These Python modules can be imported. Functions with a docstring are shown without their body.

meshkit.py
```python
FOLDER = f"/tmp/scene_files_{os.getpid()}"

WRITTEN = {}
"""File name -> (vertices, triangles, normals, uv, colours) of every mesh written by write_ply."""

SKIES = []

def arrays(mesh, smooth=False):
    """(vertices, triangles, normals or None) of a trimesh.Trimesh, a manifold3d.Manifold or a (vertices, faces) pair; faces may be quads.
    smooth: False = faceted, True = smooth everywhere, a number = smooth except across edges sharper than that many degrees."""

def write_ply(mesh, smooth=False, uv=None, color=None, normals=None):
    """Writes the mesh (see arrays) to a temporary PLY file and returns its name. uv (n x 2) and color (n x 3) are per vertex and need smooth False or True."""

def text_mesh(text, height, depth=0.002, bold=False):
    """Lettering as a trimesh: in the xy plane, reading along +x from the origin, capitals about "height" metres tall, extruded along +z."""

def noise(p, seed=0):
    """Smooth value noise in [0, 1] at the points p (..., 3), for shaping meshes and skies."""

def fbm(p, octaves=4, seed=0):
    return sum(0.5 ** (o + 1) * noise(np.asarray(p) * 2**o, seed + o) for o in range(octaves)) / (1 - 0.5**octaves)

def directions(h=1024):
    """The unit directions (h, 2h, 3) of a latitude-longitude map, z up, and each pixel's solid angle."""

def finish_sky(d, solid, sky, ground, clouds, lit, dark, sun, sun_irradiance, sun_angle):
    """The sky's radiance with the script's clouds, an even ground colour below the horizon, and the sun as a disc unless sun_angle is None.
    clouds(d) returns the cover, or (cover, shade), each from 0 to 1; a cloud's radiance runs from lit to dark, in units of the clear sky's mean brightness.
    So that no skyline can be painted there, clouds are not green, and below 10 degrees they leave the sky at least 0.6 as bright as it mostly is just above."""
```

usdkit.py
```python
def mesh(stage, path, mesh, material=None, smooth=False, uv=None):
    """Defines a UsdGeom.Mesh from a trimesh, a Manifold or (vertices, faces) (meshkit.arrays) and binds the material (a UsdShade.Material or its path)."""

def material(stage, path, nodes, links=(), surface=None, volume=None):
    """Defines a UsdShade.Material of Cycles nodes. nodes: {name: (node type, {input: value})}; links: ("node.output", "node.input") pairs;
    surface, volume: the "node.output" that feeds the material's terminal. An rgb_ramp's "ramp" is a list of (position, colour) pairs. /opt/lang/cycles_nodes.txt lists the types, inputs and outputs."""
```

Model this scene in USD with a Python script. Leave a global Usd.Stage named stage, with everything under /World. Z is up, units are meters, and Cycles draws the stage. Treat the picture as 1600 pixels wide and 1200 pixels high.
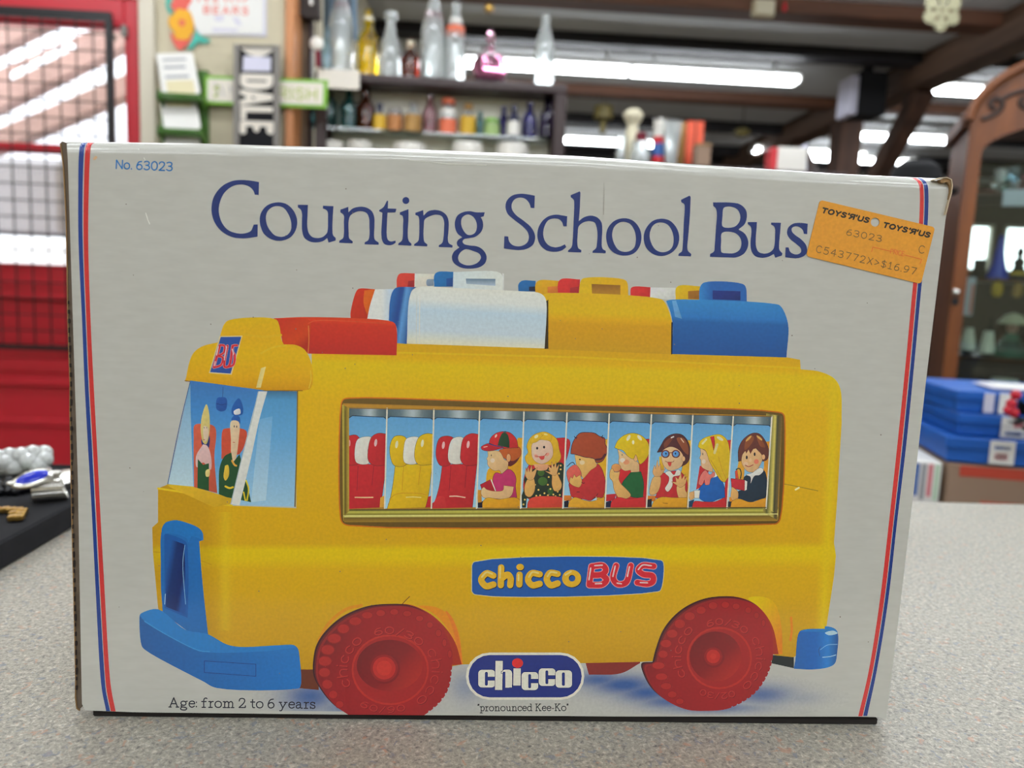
import math, random
import numpy as np
import trimesh, shapely
from shapely.geometry import Polygon, LineString, Point, MultiPolygon, box as sbox
from shapely import affinity
from shapely.ops import unary_union
import manifold3d as m3
import meshkit, usdkit
from pxr import Usd, UsdGeom, UsdLux, UsdShade, Gf, Sdf, Vt

stage = Usd.Stage.CreateInMemory()
UsdGeom.SetStageUpAxis(stage, 'Z')
UsdGeom.SetStageMetersPerUnit(stage, 1.0)
UsdGeom.Xform.Define(stage, '/World')
RNG = random.Random(7)

# ---------------------------------------------------------------- camera, sky, lamps, exposure
FPX = 1220.0                                     # focal length in pixels of the 1600 px wide picture
CAM_ROT = np.array([[0.9978599, -0.0507239, 0.0412630], [0.0345409, -0.1269134, -0.9913122], [0.0555200, 0.9906160, -0.1248897]])
CAM_POS = np.array([0.17071, -0.34595, 0.20511])  # counter top is z = 0, the carton's front stands at y = 0
EXPOSURE = 0.75
LAMP_RADIANCE = 16.0
SKY_RADIANCE = 1.05
cam = UsdGeom.Camera.Define(stage, '/World/Camera')
_m = np.eye(4)
_m[0, :3], _m[1, :3], _m[2, :3], _m[3, :3] = CAM_ROT[0], -CAM_ROT[1], -CAM_ROT[2], CAM_POS
cam.AddTransformOp().Set(Gf.Matrix4d(*_m.ravel().tolist()))
cam.CreateFocalLengthAttr(6.6)
cam.CreateHorizontalApertureAttr(6.6 * 1600 / FPX)
cam.CreateVerticalApertureAttr(6.6 * 1200 / FPX)
cam.CreateFStopAttr(6.6 / 3.6)                    # a 3.6 mm wide lens opening
cam.CreateFocusDistanceAttr(0.375)
cam.CreateClippingRangeAttr(Gf.Vec2f(0.02, 200))
cam.CreateExposureAttr(EXPOSURE)
# an even overcast winter sky outside; the shop itself is closed, so this only comes in through the door's panes
usdkit.material(stage, '/World/Looks/overcast_sky', {'b': ('background_shader', {'color': (0.93, 0.96, 1.0), 'strength': 1.0})}, surface='b.background')
dome = UsdLux.DomeLight.Define(stage, '/World/Sky')
dome.CreateIntensityAttr(SKY_RADIANCE)
dome.CreateColorAttr(Gf.Vec3f(0.93, 0.96, 1.0))


def at(px, py, Y):
    """The point of the plane y = Y that the photograph shows at pixel (px, py)."""
    d = CAM_ROT.T @ np.array([(px - 800) / FPX, (py - 600) / FPX, 1.0])
    return CAM_POS + d * (Y - CAM_POS[1]) / d[1]


def at_z(px, py, Z):
    d = CAM_ROT.T @ np.array([(px - 800) / FPX, (py - 600) / FPX, 1.0])
    return CAM_POS + d * (Z - CAM_POS[2]) / d[2]


# ---------------------------------------------------------------- naming, labels, materials
USED = {}


def numbered(path):
    n = USED.get(path, 0)
    USED[path] = n + 1
    return path if n == 0 else f'{path}_{n:03d}'


def tag(p, label=None, cat=None, group=None, kind=None):
    p = p.GetPrim() if hasattr(p, 'GetPrim') else p
    for k, v in (('label', label), ('category', cat), ('group', group), ('kind', kind)):
        if v:
            p.SetCustomDataByKey(k, v)
    return p


def thing(name, label, cat, loc=(0, 0, 0), rz=0.0, group=None, kind=None):
    x = UsdGeom.Xform.Define(stage, numbered('/World/' + name))
    x.AddTranslateOp().Set(Gf.Vec3d(*map(float, loc)))
    if rz:
        x.AddRotateZOp().Set(float(rz))
    return tag(x, label, cat, group, kind)


def obj(name, mesh, mat, parent=None, smooth=30, label=None, **kw):
    base = str(parent.GetPath()) if parent is not None else '/World'
    m = usdkit.mesh(stage, numbered(base + '/' + name), mesh, MAT(mat), smooth=smooth)
    if label or kw:
        tag(m, label, **kw)
    return m.GetPrim()


def struct(name, mesh, mat, parent=None, smooth=30):
    p = obj(name, mesh, mat, parent, smooth)
    if parent is None:
        tag(p, kind='structure')
    return p


def dup(root, loc, rz=0.0, label=None, group=None, scale=None):
    was = root.GetCustomData()
    x = UsdGeom.Xform.Define(stage, numbered('/World/' + root.GetName().rstrip('0123456789').rstrip('_')))
    x.GetPrim().GetReferences().AddInternalReference(root.GetPath())
    x.ClearXformOpOrder()
    x.AddTranslateOp().Set(Gf.Vec3d(*map(float, loc)))
    x.AddRotateZOp().Set(float(rz))
    if scale:
        x.AddScaleOp().Set(Gf.Vec3f(*scale))
    x.GetPrim().SetInstanceable(True)
    return tag(x, label or was.get('label'), was.get('category'), group or was.get('group'))


def lin(c):
    c = np.asarray(c, float) / 255.0
    return np.where(c <= 0.04045, c / 12.92, ((c + 0.055) / 1.055) ** 2.4)


MATS = {}


def M(name, rgb, rough=0.5, metal=0.0, var=0.0, scale=20.0, bump=0.0, bscale=200.0, spec=0.5, **extra):
    """A principled material; var mottles its colour, bump gives it a fine relief (object-space noise)."""
    base = tuple(lin(rgb))
    nodes = {'p': ('principled_bsdf', {'base_color': base, 'roughness': rough, 'metallic': metal, 'specular_ior_level': spec, **extra})}
    links = []
    if var or bump:
        nodes['tc'] = ('texture_coordinate', {})
    if var:
        nodes['n'] = ('noise_texture', {'scale': scale, 'detail': 4.0, 'roughness': 0.6})
        lo, hi = [max(0, c * (1 - var)) for c in base], [min(1, c * (1 + var)) for c in base]
        nodes['r'] = ('rgb_ramp', {'ramp': [(0.25, lo), (0.75, hi)]})
        links += [('tc.object', 'n.vector'), ('n.fac', 'r.fac'), ('r.color', 'p.base_color')]
    if bump:
        nodes['n2'] = ('noise_texture', {'scale': bscale, 'detail': 3.0})
        nodes['b'] = ('bump', {'strength': bump, 'distance': 0.001})
        links += [('tc.object', 'n2.vector'), ('n2.fac', 'b.height'), ('b.normal', 'p.normal')]
    MATS[name] = usdkit.material(stage, '/World/Looks/' + name, nodes, links, surface='p.BSDF')
    return name


def MAT(name):
    return MATS[name] if isinstance(name, str) else name


def wood(name, light, dark, scale=6.0, stretch=(1, 1, 0.08), rough=0.45, bump=0.15):
    nodes = {'tc': ('texture_coordinate', {}), 'mp': ('mapping', {'scale': stretch}),
             'n': ('noise_texture', {'scale': scale * 6, 'detail': 6.0, 'roughness': 0.65, 'distortion': 0.6}),
             'r': ('rgb_ramp', {'ramp': [(0.3, tuple(lin(dark))), (0.7, tuple(lin(light)))]}),
             'b': ('bump', {'strength': bump, 'distance': 0.002}), 'p': ('principled_bsdf', {'roughness': rough})}
    MATS[name] = usdkit.material(stage, '/World/Looks/' + name, nodes,
        [('tc.object', 'mp.vector'), ('mp.vector', 'n.vector'), ('n.fac', 'r.fac'), ('r.color', 'p.base_color'), ('n.fac', 'b.height'), ('b.normal', 'p.normal')], surface='p.BSDF')
    return name


def glass(name, rgb, rough=0.03, weight=0.96):
    MATS[name] = usdkit.material(stage, '/World/Looks/' + name, {'p': ('principled_bsdf', {'base_color': tuple(lin(rgb)), 'roughness': rough, 'transmission_weight': weight, 'ior': 1.48})}, surface='p.BSDF')
    return name


def emitter(name, rgb, strength):
    MATS[name] = usdkit.material(stage, '/World/Looks/' + name, {'e': ('emission', {'color': tuple(lin(rgb)), 'strength': float(strength)})}, surface='e.emission')
    return name


def pane(name, tint=(250, 252, 252), ior=1.45):
    MATS[name] = usdkit.material(stage, '/World/Looks/' + name, {
        't': ('transparent_bsdf', {'color': tuple(lin(tint))}), 'g': ('glossy_bsdf', {'roughness': 0.03, 'color': (1, 1, 1)}),
        'f': ('fresnel', {'IOR': ior}), 'm': ('mix_closure', {})},
        [('f.fac', 'm.fac'), ('t.BSDF', 'm.closure1'), ('g.BSDF', 'm.closure2')], surface='m.closure')
    return name


# ---------------------------------------------------------------- mesh helpers
class MB:
    def __init__(s):
        s.v, s.f, s.n = [], [], 0

    def add(s, mesh, T=None):
        v, f = (mesh.vertices, mesh.faces) if hasattr(mesh, 'vertices') else mesh
        v = np.asarray(v, float)
        if T is not None:
            v = v @ T[:3, :3].T + T[:3, 3]
        s.v.append(v); s.f.append(np.asarray(f, int) + s.n); s.n += len(v)
        return s

    def get(s):
        return np.vstack(s.v), np.vstack(s.f)


def hull(pts):
    h = m3.Manifold.hull_points(np.asarray(pts, np.float32))
    m = h.to_mesh()
    return np.asarray(m.vert_properties[:, :3], float), np.asarray(m.tri_verts, int)


def cbox(lo, hi, ch=0.003):
    """An axis-aligned box with chamfered edges."""
    lo, hi = np.asarray(lo, float), np.asarray(hi, float)
    lo, hi = np.minimum(lo, hi), np.maximum(lo, hi)
    c = min(ch, (hi - lo).min() * 0.3)
    pts = []
    for k in range(3):
        for sx in (0, 1):
            for sy in (0, 1):
                for sz in (0, 1):
                    p = np.array([(lo, hi)[s][i] for i, s in enumerate((sx, sy, sz))])
                    d = np.array([c if s == 0 else -c for s in (sx, sy, sz)])
                    d[k] = 0
                    pts.append(p + d)
    return hull(pts)


def bar(a, b, w, h=None, ch=0.002, up=(0, 0, 1)):
    """A chamfered bar from a to b; w is its width across, h its height along up."""
    a, b = np.asarray(a, float), np.asarray(b, float)
    h = h or w
    d = b - a
    L = np.linalg.norm(d)
    z = d / L
    u = np.asarray(up, float) - z * (np.asarray(up, float) @ z)
    if np.linalg.norm(u) < 1e-6:
        u = np.array([1.0, 0, 0]) - z * z[0]
    u /= np.linalg.norm(u)
    s = np.cross(u, z)
    v, f = cbox((-w / 2, -h / 2, 0), (w / 2, h / 2, L), ch)
    return v @ np.array([s, u, z]) + a, f


def lathe(profile, n=24, center=(0, 0, 0)):
    """Revolves (r, z) points about z; ends on the axis are closed."""
    pr = np.asarray(profile, float)
    ang = np.linspace(0, 2 * np.pi, n, endpoint=False)
    v = np.array([[r * np.cos(t), r * np.sin(t), z] for r, z in pr for t in ang]) + np.asarray(center, float)
    f = []
    for i in range(len(pr) - 1):
        for j in range(n):
            k = (j + 1) % n
            a, b, c, d = i * n + j, i * n + k, (i + 1) * n + k, (i + 1) * n + j
            if pr[i][0] > 1e-9:
                f.append((a, b, c))
            if pr[i + 1][0] > 1e-9:
                f.append((a, c, d))
    return v, np.array(f)


def vessel(profile, t=0.003, n=24):
    """A hollow bottle: outer profile from the bottom's centre to the lip, then an inner wall."""
    pr = list(profile)
    inner = [(max(r - t, 0.0005), z) for r, z in pr if r > t and z > pr[0][1] + t]
    inner = [(inner[0][0] if False else 0.0, pr[0][1] + 2 * t)] + [(r, max(z, pr[0][1] + 2 * t)) for r, z in inner]
    return lathe(pr + inner[::-1], n)


def tube(pts, r, n=8, closed=False):
    pts = np.asarray(pts, float)
    m = len(pts)
    r = np.broadcast_to(r, m)
    T = np.gradient(pts, axis=0) if not closed else np.roll(pts, -1, 0) - np.roll(pts, 1, 0)
    T /= np.linalg.norm(T, axis=1, keepdims=True)
    u = np.cross(T[0], (0.3, 0.5, 0.81)); u /= np.linalg.norm(u)
    v, f = [], []
    for i in range(m):
        u = u - T[i] * (u @ T[i]); u /= np.linalg.norm(u)
        w = np.cross(T[i], u)
        for k in range(n):
            a = 2 * np.pi * k / n
            v.append(pts[i] + r[i] * (np.cos(a) * u + np.sin(a) * w))
    for i in range(m if closed else m - 1):
        j = (i + 1) % m
        for k in range(n):
            q = (k + 1) % n
            f += [(i * n + k, i * n + q, j * n + q), (i * n + k, j * n + q, j * n + k)]
    if not closed:
        for i, flip in ((0, True), (m - 1, False)):
            v.append(pts[i])
            for k in range(n):
                q = (k + 1) % n
                f.append((len(v) - 1, i * n + q, i * n + k) if flip else (len(v) - 1, i * n + k, i * n + q))
    return np.array(v), np.array(f)


def ball(c, r, sub=2, scale=(1, 1, 1)):
    m = trimesh.creation.icosphere(sub, 1.0)
    return m.vertices * np.asarray(scale) * r + np.asarray(c, float), m.faces


def polys(g):
    if g.is_empty:
        return []
    if g.geom_type == 'Polygon':
        return [g]
    return [p for p in getattr(g, 'geoms', []) if p.geom_type == 'Polygon' and p.area > 0]


def extrude(poly, depth):
    """A polygon of the xy plane extruded along +z."""
    mb = MB()
    for p in polys(poly):
        m = trimesh.creation.extrude_polygon(p, depth, engine='earcut')
        mb.add(m)
    return mb.get()


def stand(vf, base, ux=(1, 0, 0), uy=(0, 0, 1)):
    """Puts a mesh made in the xy plane upright: its x runs along ux, its y along uy, its z towards the viewer side (ux x uy)."""
    v, f = vf
    ux, uy = np.asarray(ux, float), np.asarray(uy, float)
    uz = np.cross(ux, uy)
    return np.asarray(base, float) + v @ np.array([ux, uy, uz]), f


def curve(pts, closed=True, seg=6):
    """Catmull-Rom through pts [(x, y, corner)]; corners stay sharp."""
    P = [np.array(p[:2], float) for p in pts]
    C = [bool(p[2]) for p in pts]
    n = len(P)
    if n < 3:
        return np.array(P)
    out = []
    for i in range(n if closed else n - 1):
        j = (i + 1) % n
        p1, p2 = P[i], P[j]
        p0 = P[i - 1] if (closed or i > 0) and not C[i] else 2 * p1 - p2
        p3 = P[(j + 1) % n] if (closed or j + 1 < n) and not C[j] else 2 * p2 - p1
        if C[i] and C[j]:
            out.append(p1)
            continue
        k0, k1, k2 = (max(np.linalg.norm(q), 1e-6) ** .5 for q in (p1 - p0, p2 - p1, p3 - p2))   # centripetal knots
        t1, t2, t3 = k0, k0 + k1, k0 + k1 + k2
        for k in range(seg):
            t = t1 + (t2 - t1) * k / seg
            a1, a2, a3 = (t1 - t) / t1 * p0 + t / t1 * p1, (t2 - t) / (t2 - t1) * p1 + (t - t1) / (t2 - t1) * p2, (t3 - t) / (t3 - t2) * p2 + (t - t2) / (t3 - t2) * p3
            b1, b2 = (t2 - t) / t2 * a1 + t / t2 * a2, (t3 - t) / (t3 - t1) * a2 + (t - t1) / (t3 - t1) * a3
            out.append((t2 - t) / (t2 - t1) * b1 + (t - t1) / (t2 - t1) * b2)
    if not closed:
        out.append(P[-1])
    return np.array(out)


def parse(s, allc=False):
    out = []
    for w in s.split():
        c = w.endswith('!') or allc
        x, y = w.rstrip('!').split(',')
        out.append((float(x), float(y), c))
    return out


def fixp(p):
    p = p if p.is_valid else p.buffer(0)
    return p


# a single-stroke alphabet, capitals one unit tall, y up; "!" keeps a corner sharp
FONT = {
    '0': ['.3,1 .08,.85 0,.5 .08,.15 .3,0 .52,.15 .6,.5 .52,.85 @'], '1': ['.1,.78! .3,1! .3,0!', '.08,0! .52,0!'],
    '2': ['.02,.75 .1,.93 .3,1 .5,.92 .56,.72 .42,.42 .02,0! .6,0!'], '3': ['.02,.9 .25,1 .5,.9 .52,.7 .4,.56 .2,.53! .45,.48 .58,.28 .47,.06 .25,0 0,.12'],
    '4': ['.45,0! .45,1! 0,.32! .62,.32!'], '5': ['.55,1! .1,1! .05,.55! .3,.63 .55,.47 .56,.2 .4,.02 .2,0 0,.1'],
    '6': ['.52,.95 .25,.88 .06,.5 .04,.25 .15,.04 .33,0 .54,.12 .58,.35 .45,.55 .25,.57 .06,.4'], '7': ['0,1! .6,1! .22,0!'],
    '9': ['.06,.05 .35,.12 .55,.5 .56,.75 .45,.96 .27,1 .06,.88 .02,.65 .15,.45 .35,.43 .55,.6'],
    'C': ['.6,.85 .4,1 .15,.93 0,.6 0,.4 .15,.07 .4,0 .6,.15'], 'X': ['0,0! .6,1!', '0,1! .6,0!'], '>': ['0,.85! .5,.5! 0,.15!'],
    'S': ['.55,.85 .33,1 .1,.93 .05,.74 .25,.55 .45,.45 .57,.25 .45,.05 .22,0 0,.15'], '.': ['.05,.0! .05,.06!'],
    '$': ['.55,.82 .33,.93 .1,.87 .05,.7 .25,.54 .45,.45 .57,.28 .45,.1 .22,.06 0,.18', '.3,1.1! .3,-.1!'],
    'P': ['0,0! 0,1! .35,1 .55,.88 .55,.64 .35,.52 0,.5!'], 'R': ['0,0! 0,1! .35,1 .55,.88 .55,.64 .35,.52 0,.5!', '.25,.5! .58,0!'],
    'Q': ['.58,0! .58,1! .23,1 .03,.88 .03,.64 .23,.52 .58,.5!', '.33,.5! 0,0!'],   # a mirrored R
    'I': ['.1,0! .1,1!'], 'E': ['.55,1! 0,1! 0,0! .55,0!', '0,.52! .45,.52!'], 'T': ['0,1! .64,1!', '.32,1! .32,0!'],
    'O': ['.36,1 .1,.85 0,.5 .1,.15 .36,0 .62,.15 .72,.5 .62,.85 @'], 'Y': ['0,1! .32,.48! .64,1!', '.32,.48! .32,0!'],
    'U': ['0,1! 0,.3 .1,.06 .3,0 .5,.06 .6,.3 .6,1!'], 'N': ['0,0! 0,1! .62,0! .62,1!'], 'o': ['.28,.7 .07,.6 0,.35 .07,.1 .28,0 .49,.1 .56,.35 .49,.6 @'],
    'c': ['.48,.58 .28,.7 .07,.6 0,.35 .07,.1 .28,0 .48,.12'], 'h': ['0,0! 0,1!', '0,.45 .12,.65 .3,.7 .46,.6 .5,.42 .5,0!'],
    'i': ['.05,0! .05,.7!', '.05,.94! .05,1!'], '/': ['0,-.05! .4,1.05!'], "'": ['.05,1.05! .02,.8!'], 'B': ['0,0! 0,1! .32,1 .52,.9 .52,.64 .32,.54 0,.53!', '.3,.53! .5,.48 .6,.28 .5,.06 .32,0 0,0!'],
    'A': ['0,0! .33,1! .66,0!', '.12,.36! .54,.36!'], 'L': ['0,1! 0,0! .5,0!'], 'D': ['0,0! 0,1! .3,1 .55,.85 .62,.5 .55,.15 .3,0 @'], 'H': ['0,0! 0,1!', '.6,0! .6,1!', '0,.52! .6,.52!'], ' ': [],
    'W': ['0,1! .2,0! .42,.9! .64,0! .84,1!'], 'V': ['0,1! .33,0! .66,1!'],
}
# the same with slab serifs, for the two small lines on the carton ("|": a serif tick)
SERIF = {
    'A': ['.0,0! .36,1! .72,0!', '.13,.36! .58,.36!', '-.1,0! .14,0!', '.58,0! .84,0!'], 'g': ['.27,.64 .06,.56 .03,.4 .1,.26 .27,.2 .45,.27 .5,.42 .44,.57 @', '.44,.6! .62,.64!', '.12,.24 .04,.12 .15,.03 .4,-.02 .57,-.12 .5,-.27 .27,-.31 .03,-.24 0,-.12 .12,0'],
    'e': ['.03,.37! .52,.37! .48,.57 .28,.66 .08,.57 0,.34 .08,.1 .28,0 .5,.12'], ':': ['.06,.04! .06,.1!', '.06,.5! .06,.56!'],
    'f': ['.2,0! .2,.75 .26,.95 .4,1 .5,.95', '0,.62! .42,.62!', '.04,0! .36,0!'], 'r': ['.16,0! .16,.64! 0,.62!', '.16,.45 .28,.62 .42,.63', '0,0! .34,0!'],
    'o': ['.3,.66 .08,.57 0,.33 .08,.09 .3,0 .52,.09 .6,.33 .52,.57 @'], 'm': ['.14,0! .14,.64! 0,.62!', '.14,.45 .26,.62 .4,.64 .5,.5 .5,0!', '.5,.45 .64,.62 .76,.64 .87,.5 .87,0!', '.0,0! .28,0!', '.38,0! .62,0!', '.75,0! 1,0!'],
    '2': ['.03,.72 .1,.93 .3,1 .5,.92 .55,.72 .4,.42 .02,.02! .6,.02! .62,.2!'], '6': FONT['6'], 't': ['.18,.88! .18,.16 .24,.02 .38,.02', '.0,.62! .38,.62!'],
    'y': ['.05,.62! .3,.02!', '.6,.62! .3,.02! .16,-.28 .02,-.28', '-.04,.62! .18,.62!', '.46,.62! .7,.62!'], 'a': ['.04,.52 .2,.64 .38,.58 .42,.44 .42,.12 .5,0 .6,.02', '.42,.36 .2,.36 .03,.24 .05,.06 .2,0 .42,.12'],
    's': ['.42,.62! .42,.5!', '.42,.56 .24,.66 .06,.58 .08,.42 .26,.34 .42,.26 .44,.08 .26,0 .04,.08', '.03,.18! .03,.0!'], 'p': ['.16,-.3! .16,.64! 0,.62!', '.16,.5 .32,.66 .52,.58 .58,.33 .5,.08 .32,0 .16,.12', '0,-.3! .34,-.3!'],
    'n': ['.14,0! .14,.64! 0,.62!', '.14,.45 .28,.62 .44,.64 .54,.5 .54,0!', '0,0! .3,0!', '.4,0! .68,0!'], 'u': ['0,.62! .12,.62! .12,.2 .2,.03 .34,.0 .52,.16', '.4,.62! .52,.62! .52,0! .64,0!'],
    'c': ['.5,.45! .5,.62! .28,.66 .08,.57 0,.33 .08,.09 .28,0 .5,.12'], 'd': ['.38,1! .52,1! .52,0! .64,0!', '.52,.5 .36,.66 .12,.6 0,.33 .1,.06 .3,0 .52,.14'],
    'K': ['.12,0! .12,1!', '.62,1! .14,.45!', '.28,.6! .66,0!', '0,0! .26,0!', '0,1! .26,1!', '.5,1! .74,1!', '.54,0! .78,0!'], '-': ['0,.33! .26,.33!'], '"': ['.04,1! .02,.8!', '.16,1! .14,.8!'], ' ': [],
}


def glyphs(text, font=FONT, gap=0.2, space=0.4):
    """[(line as points, index)] of the text, starting at x = 0, and its length."""
    x, out = 0.0, []
    for k, ch in enumerate(text):
        if ch == ' ':
            x += space
            continue
        lines = []
        for s in font[ch]:
            closed = s.endswith('@')
            c = curve(parse(s.rstrip('@ ')), closed)
            if closed:
                c = np.vstack([c, c[:1]])
            lines.append(c)
        lo = min(l[:, 0].min() for l in lines)
        hi = max(l[:, 0].max() for l in lines)
        out += [(l + [x - lo, 0], k) for l in lines]
        x += hi - lo + gap
    return out, x - gap


def text_on(text, p0, p1, h, pen, font=FONT, gap=0.2, space=0.4, slant=0.0, cap=1):
    """The text as a polygon in a y-down picture plane, its baseline from p0 to p1, capitals h tall, drawn with a pen of that width."""
    lines, L = glyphs(text, font, gap, space)
    p0, p1 = np.asarray(p0, float), np.asarray(p1, float)
    ux = (p1 - p0) / L
    e = ux / np.linalg.norm(ux)
    uy = np.array([e[1], -e[0]]) * h
    g = [LineString(p0 + (l[:, :1] + slant * l[:, 1:]) * ux + l[:, 1:] * uy).buffer(pen / 2, quad_segs=3, cap_style=cap) for l, _ in lines]
    return unary_union(g)


def text_arc(text, c, rx, ry, a0, a1, h, pen, font=FONT, gap=0.25):
    """Text round an ellipse, from angle a0 to a1 (degrees, clockwise on the picture from the top), tops outwards."""
    lines, L = glyphs(text, font, gap)
    g = []
    for l, _ in lines:
        a = np.radians(a0 + (a1 - a0) * l[:, 0] / L)
        k = 1 + l[:, 1] * h / ((rx + ry) / 2)
        g.append(LineString(np.stack([c[0] + rx * k * np.sin(a), c[1] - ry * k * np.cos(a)], 1)).buffer(pen / 2, quad_segs=2))
    return unary_union(g)

# ---------------------------------------------------------------- the printed art of the carton, in picture pixels of its front
ART = []                                         # (part, polygon, colour function, longest edge), bottom first
INK = 1.55                                       # printed albedo of a tone as the photograph shows it


def ink(c):
    a = lin(c) * INK
    return a * min(1.0, 0.93 / max(a.max(), 1e-6))


def layer(part, poly, col, edge=None):
    if not callable(col):
        c = ink(col)
        fn = lambda p: np.tile(c, (len(p), 1))
        if part in ('printed_window_strip', 'printed_luggage', 'printed_windscreen') and poly.area > 60:   # the illustrator's airbrush: lighter to the upper left of each shape
            x0, y0, x1, y1 = poly.bounds
            hue = np.array([1.0, .92, .90])

            def fn(p, c=c):
                t = np.clip(((p[:, 0] - x0) / (x1 - x0) * .5 + (p[:, 1] - y0) / (y1 - y0) * .5), 0, 1)[:, None]
                m = (meshkit.noise(np.c_[p / 5.0, 0 * p[:, :1]], 11)[:, None] - .5) * .10
                return np.minimum(c * (1.10 - .30 * t * (2 - hue) + m), .9)
            edge = edge or 5.0
    else:
        fn, edge = col, edge or 6.0
    ART.append((part, fixp(poly), fn, edge))


def grad(stops, p0=(0, 0), p1=(0, 1)):
    """Colours along the line p0 -> p1; stops at distances given in pixels if the line is one pixel long."""
    p0, d = np.asarray(p0, float), np.asarray(p1, float) - np.asarray(p0, float)
    ts = [s[0] for s in stops]
    cs = np.array([ink(s[1]) for s in stops])

    def fn(p):
        t = (p - p0) @ d / (d @ d)
        return np.stack([np.interp(t, ts, cs[:, k]) for k in range(3)], 1)
    return fn


class Crop:
    """Traces given in the pixels of an enlarged crop of the photograph."""
    def __init__(s, ox, oy, k):
        s.o, s.k = np.array([ox, oy], float), k

    def pts(s, t, allc=False, closed=True, seg=6):
        return curve(parse(t, allc), closed, seg) / s.k + s.o

    def poly(s, t, allc=False, holes=()):
        p = fixp(Polygon(s.pts(t, allc)))
        for h in holes:
            p = p.difference(fixp(Polygon(s.pts(h))))
        return p

    def line(s, t, w, allc=False):
        return LineString(s.pts(t, allc, closed=False)).buffer(w / 2, quad_segs=3)

    def ell(s, x, y, rx, ry=None, rot=0):
        e = affinity.rotate(affinity.scale(Point(0, 0).buffer(1, quad_segs=8), rx, ry or rx), rot)
        return affinity.translate(affinity.scale(e, 1 / s.k, 1 / s.k, origin=(0, 0)), x / s.k + s.o[0], y / s.k + s.o[1])

    def p(s, x, y):
        return np.array([x, y]) / s.k + s.o


NAVY = (17, 42, 104)
PX = Crop(0, 0, 1)

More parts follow.
